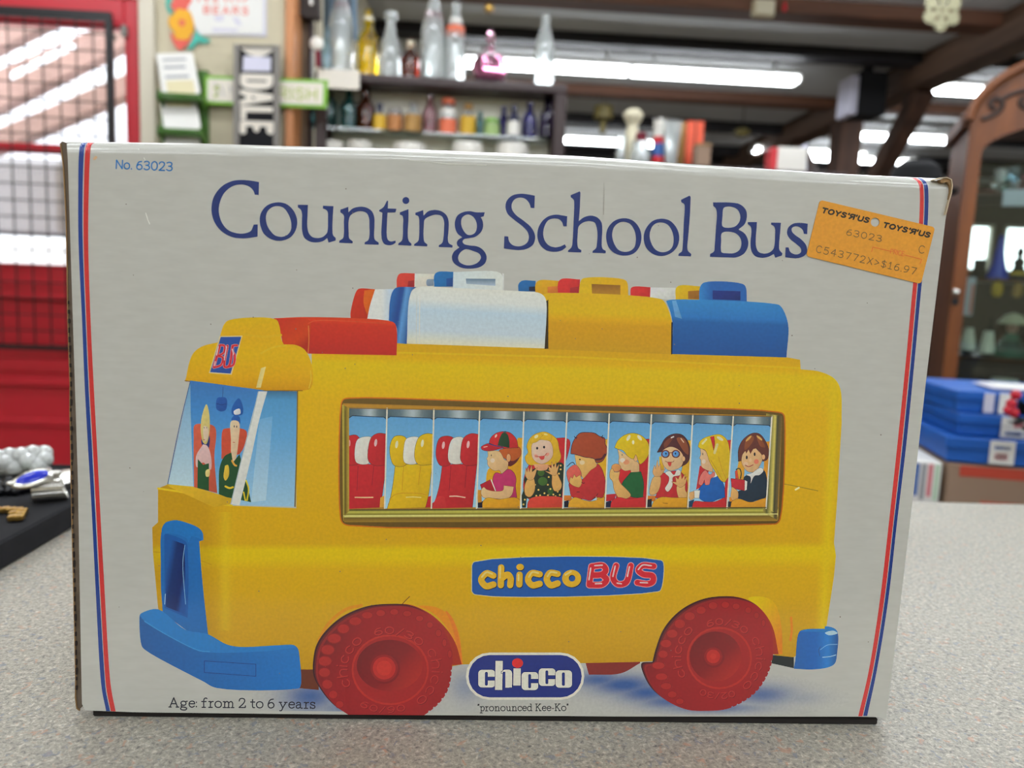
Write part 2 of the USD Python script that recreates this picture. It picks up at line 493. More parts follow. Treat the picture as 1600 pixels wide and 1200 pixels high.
# -- lettering of the title, traced letter by letter
A, B, C_, D, E_ = Crop(320, 270, 6.6667), Crop(540, 280, 6.6667), Crop(770, 290, 6.6667), Crop(1000, 290, 6.6667), Crop(1180, 290, 5.3333)
TITLE = [
    A.poly('565,97! 562,232! 522,228! 505,185 465,145 385,122 290,140 200,215 150,340 150,430 185,530 250,600 350,632 420,630 480,605 510,540! 552,538! 550,665! 470,678 385,683 280,668 170,605 95,500 70,380 95,250 180,140 290,85 385,75 480,82'),
    A.poly('572,490 590,410 650,340 750,308 850,325 925,395 962,490 950,590 895,670 800,707 700,695 620,640 585,570', holes=['637,460 655,400 700,360 755,347 820,365 870,430 900,520 895,600 855,650 795,667 730,650 680,600 648,540']),
    A.poly('970,333! 1075,335! 1070,450 1068,560 1085,630 1120,668 1170,680 1225,670 1270,630 1280,600 1283,480 1280,410 1265,388 1230,372! 1232,343! 1340,348! 1332,480 1330,600 1337,650 1365,680! 1363,705! 1290,728! 1275,680! 1235,710 1170,725 1100,718 1040,680 1015,610 1012,500 1013,430 1000,385 970,360!'),
    B.poly('-55,318! 28,288! 30,345! 75,305 150,287 215,295 270,330 298,390 300,500 297,590 305,630 345,660! 345,683! 197,678! 200,658! 235,635 248,590 248,480 245,410 220,355 160,333 100,345 50,380 33,430 33,560 38,615 75,648! 73,668! -67,662! -65,640! -28,615 -18,570 -18,450 -20,375 -55,345!'),
    B.poly('350,322! 395,290 430,225! 443,225! 440,305! 530,308! 520,345! 437,348! 430,480 428,570 440,630 470,648 520,640! 522,662! 490,682 450,688 405,675 380,635 372,570 378,450 383,350! 350,335!'),
    B.ell(628, 222, 36),
    B.poly('565,345! 655,312! 655,420 648,540 650,610 660,645 687,672! 685,692! 548,686! 550,668! 585,640 595,600 598,480 600,410 590,380 565,370!'),
    B.poly('727,350! 808,322! 812,380! 860,335 930,320 1000,335 1050,375 1072,430 1072,540 1065,620 1075,665 1115,690! 1113,712! 970,706! 972,688! 1005,665 1018,620 1025,520 1025,440 1000,385 940,370 880,385 825,420 815,480 812,600 820,650 853,680! 850,700! 713,693! 715,676! 755,645 765,600 768,480 765,410 755,385 727,372!'),
    B.poly('1450,345! 1438,388! 1408,395! 1428,440 1432,490 1410,550 1350,600 1280,615 1235,625 1218,650 1235,675 1290,690 1370,700 1430,735 1468,800 1455,870 1400,915 1300,932 1200,920 1130,875 1107,820 1125,760 1185,710! 1165,690 1158,660 1175,630 1215,605! 1165,565 1140,500 1140,440 1165,380 1220,345 1290,333 1360,345',
           holes=['1268,368 1215,400 1203,460 1225,530 1270,578 1310,580 1350,555 1368,490 1355,430 1320,385', '1250,730 1195,765 1172,815 1185,860 1240,892 1310,895 1380,865 1410,815 1390,775 1340,752']),
    C_.poly('438,105! 433,235! 395,232! 380,185 340,140 285,125 230,142 198,190 200,245 240,305 320,365 395,430 435,500 440,560 415,620 350,660 270,672 190,665 115,655! 120,528! 160,530! 170,580 200,615 250,632 310,625 360,590 375,535 360,480 310,425 220,355 155,295 132,225 145,160 200,105 290,85 370,92'),
    C_.poly('775,320! 770,425! 735,425! 720,380 690,352 640,343 580,360 540,420 525,500 540,570 580,620 640,642 700,635 750,612! 765,640! 720,675 640,690 560,675 495,620 465,540 472,450 515,370 580,320 660,303 720,310'),
    C_.poly('810,100! 905,60! 913,75! 905,250 895,370! 950,330 1020,313 1085,330 1130,380 1140,450 1135,570 1135,630 1145,660 1177,680! 1175,705! 1037,700! 1040,682! 1075,650 1085,600 1090,500 1080,430 1060,385 1000,370 940,385 895,425 885,500 880,600 890,650 922,672! 920,697! 782,692! 785,675! 820,640 832,560 840,400 848,200 845,155 830,135 812,122!'),
    C_.poly('1180,530 1200,440 1270,365 1370,340 1460,365 1525,440 1548,530 1530,630 1470,705 1370,730 1270,705 1205,640', holes=['1243,510 1265,430 1320,385 1370,378 1430,400 1475,470 1490,550 1475,640 1430,680 1370,690 1310,670 1262,600']),
    D.poly('38,540 60,450 130,370 220,345 310,365 380,440 408,530 390,630 320,705 220,733 130,710 60,640', holes=['100,515 125,430 170,392 230,385 290,410 335,480 350,560 335,640 290,682 220,693 160,665 118,600']),
    D.poly('427,148! 515,105! 527,118! 520,300 500,550 492,640 500,680 533,712! 530,738! 398,732! 402,710! 435,685 443,640 455,400 465,230 460,195 428,172!'),
    D.poly('760,175! 960,178 1040,195 1100,250 1113,320 1090,400 1025,457! 1090,500 1125,570 1122,640 1080,710 1000,748 920,748 728,742! 730,712! 770,685 778,620 790,450 800,290 790,240 762,212!',
           holes=['870,235 900,220 960,222 1015,250 1043,310 1035,375 990,425 920,440 870,432 855,415 858,330', '850,500 880,482 940,482 1000,500 1045,550 1055,610 1035,670 980,703 910,705 850,695 842,660 845,580']),
    D.poly('1122,380! 1218,380! 1215,430 1205,560 1210,640 1235,690 1285,708 1340,700 1385,665 1400,620 1407,500 1405,445 1390,420 1363,405! 1367,385! 1467,388! 1460,480 1448,620 1452,670 1482,705! 1478,728! 1408,752! 1393,712! 1340,740 1270,752 1200,735 1160,680 1150,600 1160,470 1150,425 1122,402!'),
    E_.poly('437,318! 432,405! 405,402! 395,370 365,345 330,340 305,355 305,380 330,410 385,450 425,500 428,560 400,590 350,605 300,603 250,597! 253,515! 278,515! 290,550 320,570 355,572 380,555 380,525 340,485 290,445 265,400 275,350 315,318 370,310'),
]

# -- shadow on the paper under the bus
BLOBS = ((485, 1088, 48, 26, 0.95), (560, 1105, 80, 14, 0.8), (728, 1072, 26, 26, 0.5), (935, 1062, 50, 15, .95), (975, 1070, 60, 18, 1.05), (1010, 1082, 55, 18, 1.0), (1045, 1096, 55, 13, .9), (1110, 1106, 90, 9, 0.8), (1190, 1085, 55, 17, 0.85), (1245, 1090, 45, 12, 0.35))


def shadow_blue(p):
    x, y = p[:, 0], p[:, 1]
    yr = 1086 + (x - 600) * 0.012
    a = np.zeros(len(p))
    for cx, cy, sx, sy, k in BLOBS:
        a = np.maximum(a, k * np.exp(-((x - cx) / sx) ** 2 - ((y - cy) / sy) ** 2))
    a = np.clip(a, 0, 1)[:, None]
    return np.array([.631, .627, .577]) * (1 - a) + ink((52, 84, 140)) * a


layer('printed_shadow', unary_union([PX.ell(q[0], q[1], q[2] * 1.9, q[3] * 1.9) for q in BLOBS]).convex_hull.intersection(PX.poly('380,1030! 1340,1030! 1340,1117! 1160,1118! 800,1114! 380,1110!')), shadow_blue, 5.0)

# -- bus body
YEL = [(-14, (196, 150, 14)), (0, (208, 164, 8)), (10, (220, 186, 14)), (34, (214, 177, 12)), (70, (203, 160, 14)), (180, (199, 156, 16)), (293, (194, 150, 18)), (303, (222, 190, 14)), (318, (218, 184, 12)), (334, (198, 156, 16)), (420, (190, 146, 14)), (500, (176, 132, 12))]
_t = [s[0] for s in YEL]; _c = np.array([ink(s[1]) for s in YEL])


def yellow(p):
    x, y = p[:, 0], p[:, 1]
    top, waist = 556 + (x - 500) * 0.03, 856 - (x - 463) * 0.003
    t = np.where(y < 800, np.minimum(y - top, 280), y - waist + 300)
    c = np.stack([np.interp(t, _t, _c[:, k]) for k in range(3)], 1)
    xr = 1309 - np.maximum(y - 660, 0) * 0.055                                # the far edge catches light
    e = np.clip(1 - np.abs(x - (xr - 6)) / 14, 0, 1)[:, None] * (y > 590)[:, None]
    c = c * (1 - e) + ink((222, 190, 20)) * e
    f = np.clip((352 - x) / 30, 0, 1)[:, None]                                # the front face is duller
    c = c * (1 - 0.22 * f * np.array([0.8, 1.0, 1.0]))
    h = np.exp(-((x - 352) / 8) ** 2)[:, None] * ((y > 800) & (y < 985))[:, None] * 0.35
    return c * (1 - h) + ink((225, 200, 40)) * h


layer('printed_bus_body', PX.poly('238,824! 247,816! 247,763! 262,757! 362,790! 463,794! 463,600! 487,600! 487,552! 600,536! 620,536! 851,543! 1048,552! 1228,558! 1250,562! 1251,577! 1282,581 1304,592 1313,608 1315,660! 1308,780! 1303,848! 1306,868! 1303,900! 1290,987! 1240,1027! 1223,1028! 1207,1022! 1000,1034! 915,1036! 723,1038! 706,1041! 485,1051! 466,1054! 466,1016! 345,1014! 300,985! 250,962! 247,949! 239,862!'), yellow, 6.0)
layer('printed_bus_body', PX.line('622,551! 900,558! 1249,575!', 3.0), (214, 176, 20))
layer('printed_bus_body', PX.line('240,862 290,868 330,882', 1.2), (172, 130, 18))
layer('printed_bus_body', PX.line('205,640! 205,640.1!', 0.1), (150, 110, 20))
layer('printed_bus_body', PX.line('625,948 632,940 640,932', 1.2), (90, 70, 20))
layer('printed_bus_body', PX.line('1224,756 1250,761 1278,767', 1.2), (140, 110, 30))
layer('printed_bus_body', PX.line('247,763 300,772 345,787 362,790', 3), (222, 190, 30))
for q in ('1235,1000 1237,985 1236,965', '1216,1020 1212,985 1200,960'):
    layer('printed_bus_body', PX.line(q, 3.5), (205, 120, 20))
S4 = Crop(960, 920, 4.2105)
layer('printed_bus_body', S4.poly('880,62 960,50 1040,80 1075,140 1100,260 1105,430! 1070,430! 1040,300 1000,180 940,110'), grad([(0, (214, 188, 10)), (1, (205, 120, 18))], (1165, 940), (1222, 1000)))
layer('printed_bus_body', PX.poly('466,1046! 498,1046! 498,1078! 466,1075!'), (96, 44, 26))
layer('printed_bus_body', S4.poly('1035,435! 1180,450! 1180,522! 1035,490!'), (24, 34, 36))

# -- luggage on the roof
S1, S2 = Crop(540, 420, 4.4444), Crop(800, 420, 3.2)
L6 = Crop(200, 420, 3.0769)
lug = lambda p, c, e=None: layer('printed_luggage', p, c, e)
lug(S1.poly('355,130! 357,65 375,35 480,32! 478,130!'), (196, 58, 48)); lug(S1.poly('435,85! 475,80! 475,125! 430,125!'), (150, 34, 44))
lug(S1.poly('480,33! 618,36! 618,125! 478,128!'), (206, 203, 190)); lug(S1.poly('565,76 612,72! 612,118! 565,116'), (120, 138, 158))
lug(S1.poly('615,124! 616,45 640,22 750,21! 745,124!'), (22, 104, 168)); lug(S1.poly('700,68! 745,62! 745,124! 700,120!'), (20, 72, 140))
lug(S1.poly('748,22! 1050,20 1085,42 1100,155! 745,135!'), grad([(0, (190, 204, 208)), (1, (204, 206, 198))], (700, 425), (790, 455)))
lug(S1.poly('835,68! 1040,70! 1040,118! 838,104!'), grad([(0, (98, 120, 140)), (1, (160, 176, 190))], (0, 437), (0, 446)))
lug(S1.poly('1090,30! 1100,35! 1100,155! 1090,150!'), (204, 208, 204))
lug(S2.poly('32,112! 32,78 50,60 118,60! 118,114!'), (24, 96, 158)); lug(S2.poly('85,90! 118,88! 118,112! 85,110!'), (22, 32, 62))
lug(S2.poly('118,132! 118,75 135,58 235,60! 232,128!'), (212, 158, 24)); lug(S2.poly('178,90! 232,86! 232,124! 178,120!'), (198, 110, 44))
lug(S2.poly('229,126! 232,65 250,50 340,53! 336,128!'), (200, 44, 48)); lug(S2.poly('290,95! 335,88! 334,124! 290,120!'), (160, 30, 44))
lug(S2.poly('593,146! 595,97 610,89 694,92! 690,148!'), (200, 40, 46)); lug(S2.poly('692,93! 818,95! 818,155! 690,148!'), (202, 205, 200))
lug(S2.poly('818,156! 820,97 840,83 942,88! 936,160!'), (222, 180, 22)); lug(S2.poly('880,112! 937,108! 937,152! 880,150!'), (150, 98, 32))
lug(S2.poly('332,135! 345,58 362,46 555,52 575,66 582,145!'), grad([(0, (218, 180, 24)), (1, (212, 164, 20))], (905, 0), (960, 0)))
lug(S2.poly('398,76! 542,82! 542,132! 400,127!'), grad([(0, (130, 84, 30)), (1, (168, 118, 36))], (0, 444), (0, 461)))
lug(S2.poly('935,160! 940,92 960,69 1150,75 1168,90 1174,172!'), grad([(0, (44, 122, 186)), (1, (26, 88, 160))], (1093, 0), (1110, 0)))
lug(S2.poly('1003,108! 1142,112! 1142,158! 1003,152!'), (24, 46, 118))
lug(S2.poly('160,200! 178,200! 176,402! 160,400!'), (44, 30, 18))
lug(S2.poly('150,130! 180,122 740,150 762,165 800,270 795,427! 172,402! 178,200'), grad([(-0.1, (214, 170, 26)), (0.3, (218, 178, 18)), (0.42, (206, 156, 16)), (0.5, (194, 142, 16)), (1, (186, 140, 24))], (930, 462), (927, 552)))
lug(S2.poly('770,160! 800,154 1310,175 1342,186 1380,275 1372,443! 798,426! 803,275 790,210'), grad([(0, (42, 122, 184)), (0.32, (34, 108, 176)), (0.40, (24, 88, 154)), (1, (20, 74, 140))], (1140, 470), (1137, 556)))
lug(S2.line('800,270 798,425', 2.2), (24, 24, 40))
lug(S2.poly('800,160! 820,158! 850,250! 815,240!'), (90, 150, 200))
lug(S1.poly('35,348! 35,300 75,155 95,138 205,142! 170,270 152,350!'), (186, 42, 26)); lug(S1.poly('130,150! 203,143! 168,270 150,320! 125,240'), (206, 92, 24))
lug(S1.poly('205,142! 345,140! 305,235 300,358! 150,352! 168,260'), grad([(0, (210, 212, 208)), (0.6, (206, 208, 204)), (1, (176, 192, 206))], (575, 0), (610, 0)))
lug(S1.poly('300,358! 308,225 325,160 350,132 490,127! 455,160 428,522! 355,516! 352,400'), grad([(0, (34, 92, 160)), (0.3, (20, 64, 132)), (0.42, (24, 70, 140)), (0.6, (84, 142, 196)), (1, (28, 70, 136))], (609, 500), (640, 505)))
lug(S1.poly('1380,230! 1408,215! 1408,556! 1378,552!'), (46, 32, 16))
lug(S1.poly('425,520! 440,220 460,158 500,128 560,122 700,130 1280,160 1345,168 1382,195 1395,240 1382,553!'), grad([(0, (206, 207, 198)), (0.22, (204, 208, 204)), (0.4, (172, 192, 204)), (0.75, (178, 192, 200)), (0.95, (200, 198, 178)), (1, (196, 190, 160))], (750, 452), (745, 543)))
lug(S1.line('495,190 490,515', 1.0), (190, 196, 190)); lug(S1.line('515,180 512,518', 1.4), (214, 216, 208))
lug(L6.poly('700,238! 860,232 1240,248 1282,262 1293,305 1291,416! 868,408! 800,372 745,362! 728,290'), grad([(0, (190, 60, 30)), (0.1, (204, 58, 30)), (0.2, (190, 44, 30)), (1, (172, 34, 32))], (540, 496), (538, 553)))
lug(L6.poly('705,240! 862,236! 880,260! 868,408! 745,362! 728,290'), grad([(0, (186, 46, 28)), (0.7, (190, 60, 24)), (1, (160, 36, 24))], (440, 505), (470, 545)))
lug(L6.line('868,275 870,340 866,405', 1.6), (220, 120, 60)); lug(L6.line('868,262 900,250 1240,262', 1.2), (220, 84, 50))

# -- front cap
F = Crop(240, 490, 3.8714)
dome_c = grad([(0, (214, 172, 14)), (0.25, (208, 160, 14)), (0.5, (214, 170, 12)), (0.8, (204, 154, 12)), (1, (190, 134, 8))], (0, 498), (0, 610))
layer('printed_cap', F.poly('190,405! 197,385 215,300 240,240 290,200 395,172! 405,125 430,60 460,38 740,35 760,70 775,160 788,186! 860,190 910,215 940,260 960,330 962,420 945,455 900,465 700,465 600,460 420,430 220,405'), dome_c)
layer('printed_cap', F.line('548,125 600,135 680,140 770,130', 4), (224, 178, 30)); layer('printed_cap', F.line('650,240 720,205 800,192', 3), (224, 184, 40))
layer('printed_cap', F.poly('650,330! 680,320! 648,448! 620,448!'), (226, 206, 130)); layer('printed_cap', F.line('950,345 952,400 940,450', 1.6), (226, 190, 60))
layer('printed_cap', F.line('190,406 420,433 600,462 900,466', 1.4), (130, 84, 10))
plate = F.poly('400,136! 538,133! 472,370! 334,360!')
layer('printed_cap', plate, (196, 178, 130)); layer('printed_cap', F.poly('406,142! 531,140! 466,363! 342,354!').buffer(-0.6).buffer(0.6), (30, 72, 146))
BUSG = [F.line('400,195 385,250 365,325', 3.4), F.line('402,190 428,195 425,235 392,255', 2.8), F.line('395,258 418,265 408,310 366,326', 2.8), F.line('447,195 428,300 430,322 455,318 478,195', 3.2), F.line('505,192 482,195 478,230 490,250 482,310 452,322', 3.0)]
layer('printed_cap', unary_union([g.buffer(.6) for g in BUSG]), (214, 150, 150)); layer('printed_cap', unary_union(BUSG), (190, 36, 50))
layer('printed_cap', unary_union([F.line('392,200 382,250', 1.6), F.line('442,200 428,280', 1.6), F.line('476,215 484,245', 1.6), F.line('374,290 368,315', 1.6)]), (224, 200, 206))

# -- windscreen
wi = lambda p, c, e=None: layer('printed_windscreen', p, c, e)
wi(F.poly('222,410! 88,1030! 240,1048! 225,600!'), grad([(0, (96, 146, 182)), (1, (168, 192, 202))], (0, 600), (0, 756)))
wi(F.line('222,412 160,670 86,1030', 1.2), (44, 84, 140))
wi(F.poly('222,405! 655,462! 690,470! 560,1158! 460,1140! 380,1088! 240,1048! 225,600!'), grad([(0, (52, 108, 170)), (0.25, (58, 124, 186)), (0.7, (84, 148, 196)), (1, (126, 176, 200))], (0, 600), (0, 780)))
wi(F.poly('660,466! 870,470! 858,1168! 480,1158!'), grad([(0, (54, 96, 126)), (0.08, (72, 136, 182)), (0.4, (88, 150, 196)), (1, (138, 176, 200))], (0, 610), (0, 790)))
wi(F.poly('640,640! 720,620! 680,1130! 590,1140!'), grad([(0, (100, 156, 196)), (1, (160, 188, 204))], (0, 650), (0, 780)))
wi(F.line('871,470 866,800 855,1166', 2), (110, 90, 50))
wi(F.poly('80,1032! 240,1046! 380,1088! 480,1120! 472,1150! 362,1170! 100,1050!'), (200, 160, 34))
wi(F.poly('245,1050! 243,760 248,675 285,666 370,685 368,870 385,1086!'), (188, 84, 62))
wi(F.poly('290,760 335,735 332,820 315,830! 295,800'), (40, 50, 110)); wi(F.poly('320,548 336,600 338,720 318,790 300,780 285,700 295,610'), (196, 180, 110))
wi(F.poly('305,680 330,690 325,760 310,775 300,730'), (220, 196, 170)); wi(F.poly('300,790! 325,800 350,880 345,945 300,900 262,930 258,860'), (214, 178, 176))
wi(F.poly('268,880! 300,915! 335,905! 335,1072! 265,1055!'), (26, 76, 44)); wi(F.poly('316,950 338,940 335,985 318,985'), (206, 190, 120))
wi(F.poly('410,880! 418,705 430,696 560,708 545,810 520,850!'), (186, 72, 50)); wi(F.poly('515,512 540,560 536,610 478,612 474,570'), (26, 84, 160)); wi(F.poly('485,590 520,575 525,605 490,610'), (204, 206, 210))
wi(F.poly('470,640 490,615 520,625 522,670 510,650! 480,655!'), (26, 84, 160)); wi(F.poly('470,650 515,655 515,760 490,895 474,880 468,760'), (224, 196, 160))
wi(F.poly('395,1092! 400,930 430,862 470,840! 480,900! 520,850! 560,1000 590,1140! 440,1110!'), (26, 70, 42)); wi(F.poly('432,920! 450,915 455,980 435,1010 424,990'), (214, 180, 60))
wi(F.line('435,1045 460,1055 480,1050', 3), (222, 190, 40)); wi(F.line('560,1010 575,1060 565,1130', 2.4), (222, 200, 40)); wi(F.line('545,1080 555,1130', 2), (222, 200, 40)); wi(F.line('475,890 490,915 500,920', 3), (210, 150, 60))
wi(unary_union([F.ell(488, 682, 3, 7), F.ell(503, 684, 3, 7), F.ell(306, 690, 2, 5), F.ell(322, 690, 2, 5)]), (40, 40, 60)); wi(unary_union([F.line('480,778 490,779', 1), F.line('300,762 310,764', 1)]), (170, 60, 60))
wi(F.line('420,445 418,505', 0.7), (34, 60, 110)); wi(F.poly('385,512 410,505 440,512 438,580 410,592 382,578'), (30, 80, 156)); wi(F.line('382,545 410,552 438,546', 0.8), (20, 50, 110))
wi(F.poly('634,470! 688,470! 640,640 590,870 520,1160! 466,1152! 530,880'), (202, 204, 198)); wi(F.line('634,472 600,620 535,870 468,1150', 1.4), (160, 176, 180))

# -- grille and bumper
G = Crop(210, 800, 3.75)
bu = lambda p, c, e=None: layer('printed_bumper', p, c, e)
rbu = lambda p, c, e=None: layer('printed_bumper_001', p, c, e)
bu(G.poly('166,580! 156,440 155,300 158,120 180,65 210,52 250,48 375,92 400,122 405,163! 380,172! 400,420 432,716! 340,718! 165,590!'), grad([(0, (24, 96, 164)), (0.55, (22, 88, 156)), (0.78, (26, 84, 150)), (0.9, (14, 44, 92)), (1, (10, 30, 66))], (252, 0), (322, -6)))
bu(G.poly('180,65 210,52 250,48 375,92 400,122 405,163! 335,140! 318,180! 300,150 200,125 165,140! 160,100'), (24, 104, 172))
bu(G.poly('175,140! 180,128 300,172 312,200! 318,380 312,620! 178,562!'), (20, 80, 150)); bu(G.poly('184,150! 292,188! 300,380 300,600! 185,555!'), grad([(0, (22, 80, 148)), (0.3, (14, 44, 100)), (0.8, (14, 36, 92)), (1, (22, 74, 142))], (258, 900), (291, 906)))
bu(G.line('296,195 284,300 300,540', 0.9), (130, 180, 210)); bu(G.line('178,540 182,480', 1.0), (160, 190, 200))
bu(G.poly('30,620 34,600 55,586 140,570 300,690 430,716 540,775 620,790 850,780 935,780 958,800 968,850 972,1025 950,1035 480,1030 400,990 60,805 42,780'), grad([(0, (26, 84, 148)), (1, (24, 104, 176))], (230, 0), (460, 0)))
bu(G.poly('34,602 55,586 140,570 300,690 430,716 540,775 620,790 850,780 935,780 950,792! 780,815 430,822 380,810 170,710 60,640'), (30, 112, 180)); bu(G.line('60,640 170,708 380,812 440,818', 1.6), (52, 132, 190))
bu(G.line('410,872! 712,892! 712,962! 410,940! 410,872!', 1.0), (22, 56, 120)); bu(G.poly('414,876! 708,896! 708,958! 414,936!'), (26, 96, 166))
rbu(S4.poly('1180,525! 1190,470 1215,285 1250,268 1385,262! 1385,248 1450,262 1470,295 1465,420 1450,490 1410,515 1300,530'), grad([(0, (24, 88, 158)), (0.5, (20, 90, 168)), (0.75, (34, 116, 190)), (1, (20, 70, 134))], (1242, 0), (1310, 0)))
rbu(S4.poly('1220,280! 1260,268! 1385,265! 1395,248! 1450,262 1468,290 1400,285'), (30, 110, 176)); rbu(S4.poly('1385,290 1440,275 1468,292 1410,305'), (170, 200, 214)); rbu(S4.line('1355,400 1400,370 1465,365', 1), (120, 170, 205)); rbu(S4.line('1370,450 1420,445 1455,435', 1.6), (150, 190, 214)); rbu(S4.line('1350,440 1345,400 1355,380', 0.8), (40, 70, 120))

# -- wheels
def wheel(part, c, tyre, ring, hub, boss, arch, blobs, texts):
    w = lambda p, col, e=None: layer(part, p, col, e)
    if arch is not None:
        w(arch, (150, 40, 26))
    cx = tyre.centroid.x
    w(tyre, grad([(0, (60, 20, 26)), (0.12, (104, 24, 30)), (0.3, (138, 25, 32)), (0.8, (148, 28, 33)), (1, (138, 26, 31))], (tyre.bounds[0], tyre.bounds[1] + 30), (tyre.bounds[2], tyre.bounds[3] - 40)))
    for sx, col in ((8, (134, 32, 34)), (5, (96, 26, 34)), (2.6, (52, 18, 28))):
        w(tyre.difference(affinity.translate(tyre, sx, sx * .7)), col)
    for b in blobs:
        w(b.buffer(1.5), (132, 26, 31)); w(b, (160, 36, 36))
    w(ring, (170, 40, 36)); w(ring.buffer(-3), (150, 30, 33))
    w(hub, grad([(0, (104, 20, 28)), (0.5, (122, 24, 30)), (1, (176, 42, 36))], (hub.bounds[0] + 15, hub.bounds[1]), (hub.bounds[2], hub.bounds[3])))
    w(boss.buffer(7), (116, 22, 29)); w(boss.buffer(3.5), (138, 27, 31)); w(boss, (174, 38, 36)); w(boss.buffer(-6), (184, 46, 40))
    for t in texts:
        w(affinity.translate(t, 0.8, 1.0), (112, 20, 28)); w(t, (168, 42, 42))


def teeth(poly, a0, a1, step, r):
    """Scallops the outline between two angles seen from its centre (degrees, 0 = right, clockwise on the picture)."""
    ring, c, bites = poly.exterior, poly.centroid, []
    for s in np.arange(0, ring.length, step):
        p = ring.interpolate(s)
        if a0 < math.degrees(math.atan2(p.y - c.y, p.x - c.x)) < a1:
            bites.append(p.buffer(r, quad_segs=3))
    return poly.difference(unary_union(bites))


W5 = Crop(470, 930, 5.9259)
t1 = W5.poly('118,740 120,560 150,450 230,330 380,200 600,105 800,80 1000,92 1160,160 1290,270 1370,420 1405,560 1400,680 1370,860 1290,990 1200,1070 1140,1112! 440,1106! 300,1010 190,880')
cap1 = W5.poly('860,88 1000,85 1180,160 1330,290 1430,440 1490,640! 1395,650! 1380,520 1310,370 1180,220 1030,130')
layer('printed_wheel', W5.poly('1080,100 1250,110 1380,190 1460,340 1500,640! 1460,640! 1420,450 1330,270 1200,150'), (205, 128, 22))
layer('printed_wheel', W5.poly('1340,140 1410,220 1470,420 1500,640! 1455,640! 1440,450 1390,260'), (206, 112, 30))
layer('printed_wheel', W5.line('165,420 260,260 420,130 560,95', 5), (196, 128, 20))
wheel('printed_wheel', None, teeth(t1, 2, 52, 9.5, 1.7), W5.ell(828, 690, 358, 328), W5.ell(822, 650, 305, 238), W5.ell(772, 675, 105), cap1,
      [W5.ell(*q) for q in ((740, 165, 40, 28), (865, 155, 36, 26), (985, 170, 36, 24), (1100, 215, 32, 24), (1195, 275, 26, 26), (615, 185, 48, 30), (505, 240, 55, 36), (395, 310, 52, 40), (310, 400, 60, 40), (250, 505, 58, 42), (225, 610, 58, 42), (220, 715, 50, 40), (245, 825, 46, 40), (300, 920, 38, 36), (1330, 440, 18, 32), (1380, 545, 16, 34), (1275, 350, 24, 30), (360, 1010, 34, 30))],
      [text_arc('60/30', W5.p(810, 700), 64, 58, -18, 48, 11, 1.9), text_arc('chicco', W5.p(800, 690), 63, 56, 245, 322, 15, 1.9), text_arc('chicco', W5.p(790, 690), 72, 62, 62, 140, 15, 1.7), text_arc('06/09', W5.p(800, 690), 66, 58, 158, 214, 10, 1.5)])
t2 = S4.poly('178,490 250,480! 270,400 320,270 400,170 500,100 620,58 760,50 860,70 950,120 1015,220 1042,340 1040,460 1010,560 940,670 860,735 740,790 600,803 480,795 360,745 250,660 195,570')
layer('printed_wheel_001', PX.poly('915,1036! 1000,1034! 1000,1036! 970,1052 920,1054!'), (120, 36, 34))
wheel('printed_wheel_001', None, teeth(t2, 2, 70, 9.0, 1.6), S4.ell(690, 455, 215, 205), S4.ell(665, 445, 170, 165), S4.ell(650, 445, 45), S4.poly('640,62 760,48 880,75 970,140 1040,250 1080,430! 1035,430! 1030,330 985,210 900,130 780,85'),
      [S4.ell(*q) for q in ((730, 105, 24, 20), (800, 115, 22, 18), (648, 110, 28, 22), (570, 140, 30, 24), (495, 180, 34, 26), (430, 230, 34, 28), (380, 295, 34, 26), (340, 360, 34, 24), (320, 430, 30, 24), (290, 505, 40, 22), (310, 578, 38, 22), (340, 640, 34, 20), (380, 695, 28, 20), (430, 740, 24, 18), (880, 140, 18, 18), (935, 175, 14, 18), (980, 225, 10, 20))],
      [text_arc('60/30', S4.p(700, 450), 53, 51, -22, 44, 9.5, 1.9), text_arc('chicco', S4.p(680, 450), 58, 56, 240, 318, 13, 1.9), text_arc('chicco', S4.p(690, 450), 58, 56, 60, 142, 13, 1.7), text_arc('02/30', S4.p(690, 450), 58, 56, 158, 208, 9, 1.5)])

# -- side window strip
K8, K3, K4, K5 = Crop(520, 600, 4.4444), Crop(740, 640, 7.5), Crop(880, 650, 7.5), Crop(1010, 650, 6.9565)
ws = lambda p, c, e=None: layer('printed_window_strip', p, c, e)
outer = PX.poly('534,632 537,625 545,623 880,633 1216,645 1223,648 1225,656 1218,810 1213,817 1205,818 545,820 536,816 533,808')
ws(outer.buffer(2.0), (190, 100, 24)); ws(outer, (96, 74, 30))
ws(PX.poly('536,630! 1222,650! 1216,812! 536,814!'), grad([(0, (206, 170, 84)), (0.25, (140, 92, 30)), (0.6, (170, 124, 40)), (1, (150, 110, 40))], (800, 631), (799.6, 646)))
ws(PX.poly('536,796! 1216,793! 1215,814! 538,816!'), grad([(0, (92, 86, 32)), (0.2, (176, 170, 74)), (0.36, (120, 112, 40)), (0.5, (206, 200, 110)), (0.62, (104, 84, 36)), (1, (150, 116, 40))], (800, 795), (800.1, 816)))
ws(PX.poly('1197,646! 1222,650! 1214,812! 1192,800!'), grad([(0, (150, 134, 60)), (0.2, (76, 78, 48)), (0.5, (196, 180, 90)), (0.62, (60, 62, 44)), (1, (120, 96, 50))], (1196, 730), (1221, 731)))
ws(PX.poly('535,632! 546,638! 546,797! 536,810!'), grad([(0, (206, 190, 80)), (0.45, (90, 74, 26)), (1, (178, 150, 60))], (534, 0), (546, 0)))
ws(PX.line('537,806 800,805 1215,803', 1.4), (222, 214, 140))
XT = [545.5, 604.8, 678, 749.5, 818.7, 886, 952, 1018, 1082.6, 1145.8, 1206]
XB = [545.5, 601, 674, 744.6, 813.3, 879.3, 945.3, 1010, 1074.7, 1135.8, 1197]
yt = lambda x: 637 + (x - 545) * 0.021
PANEL = []
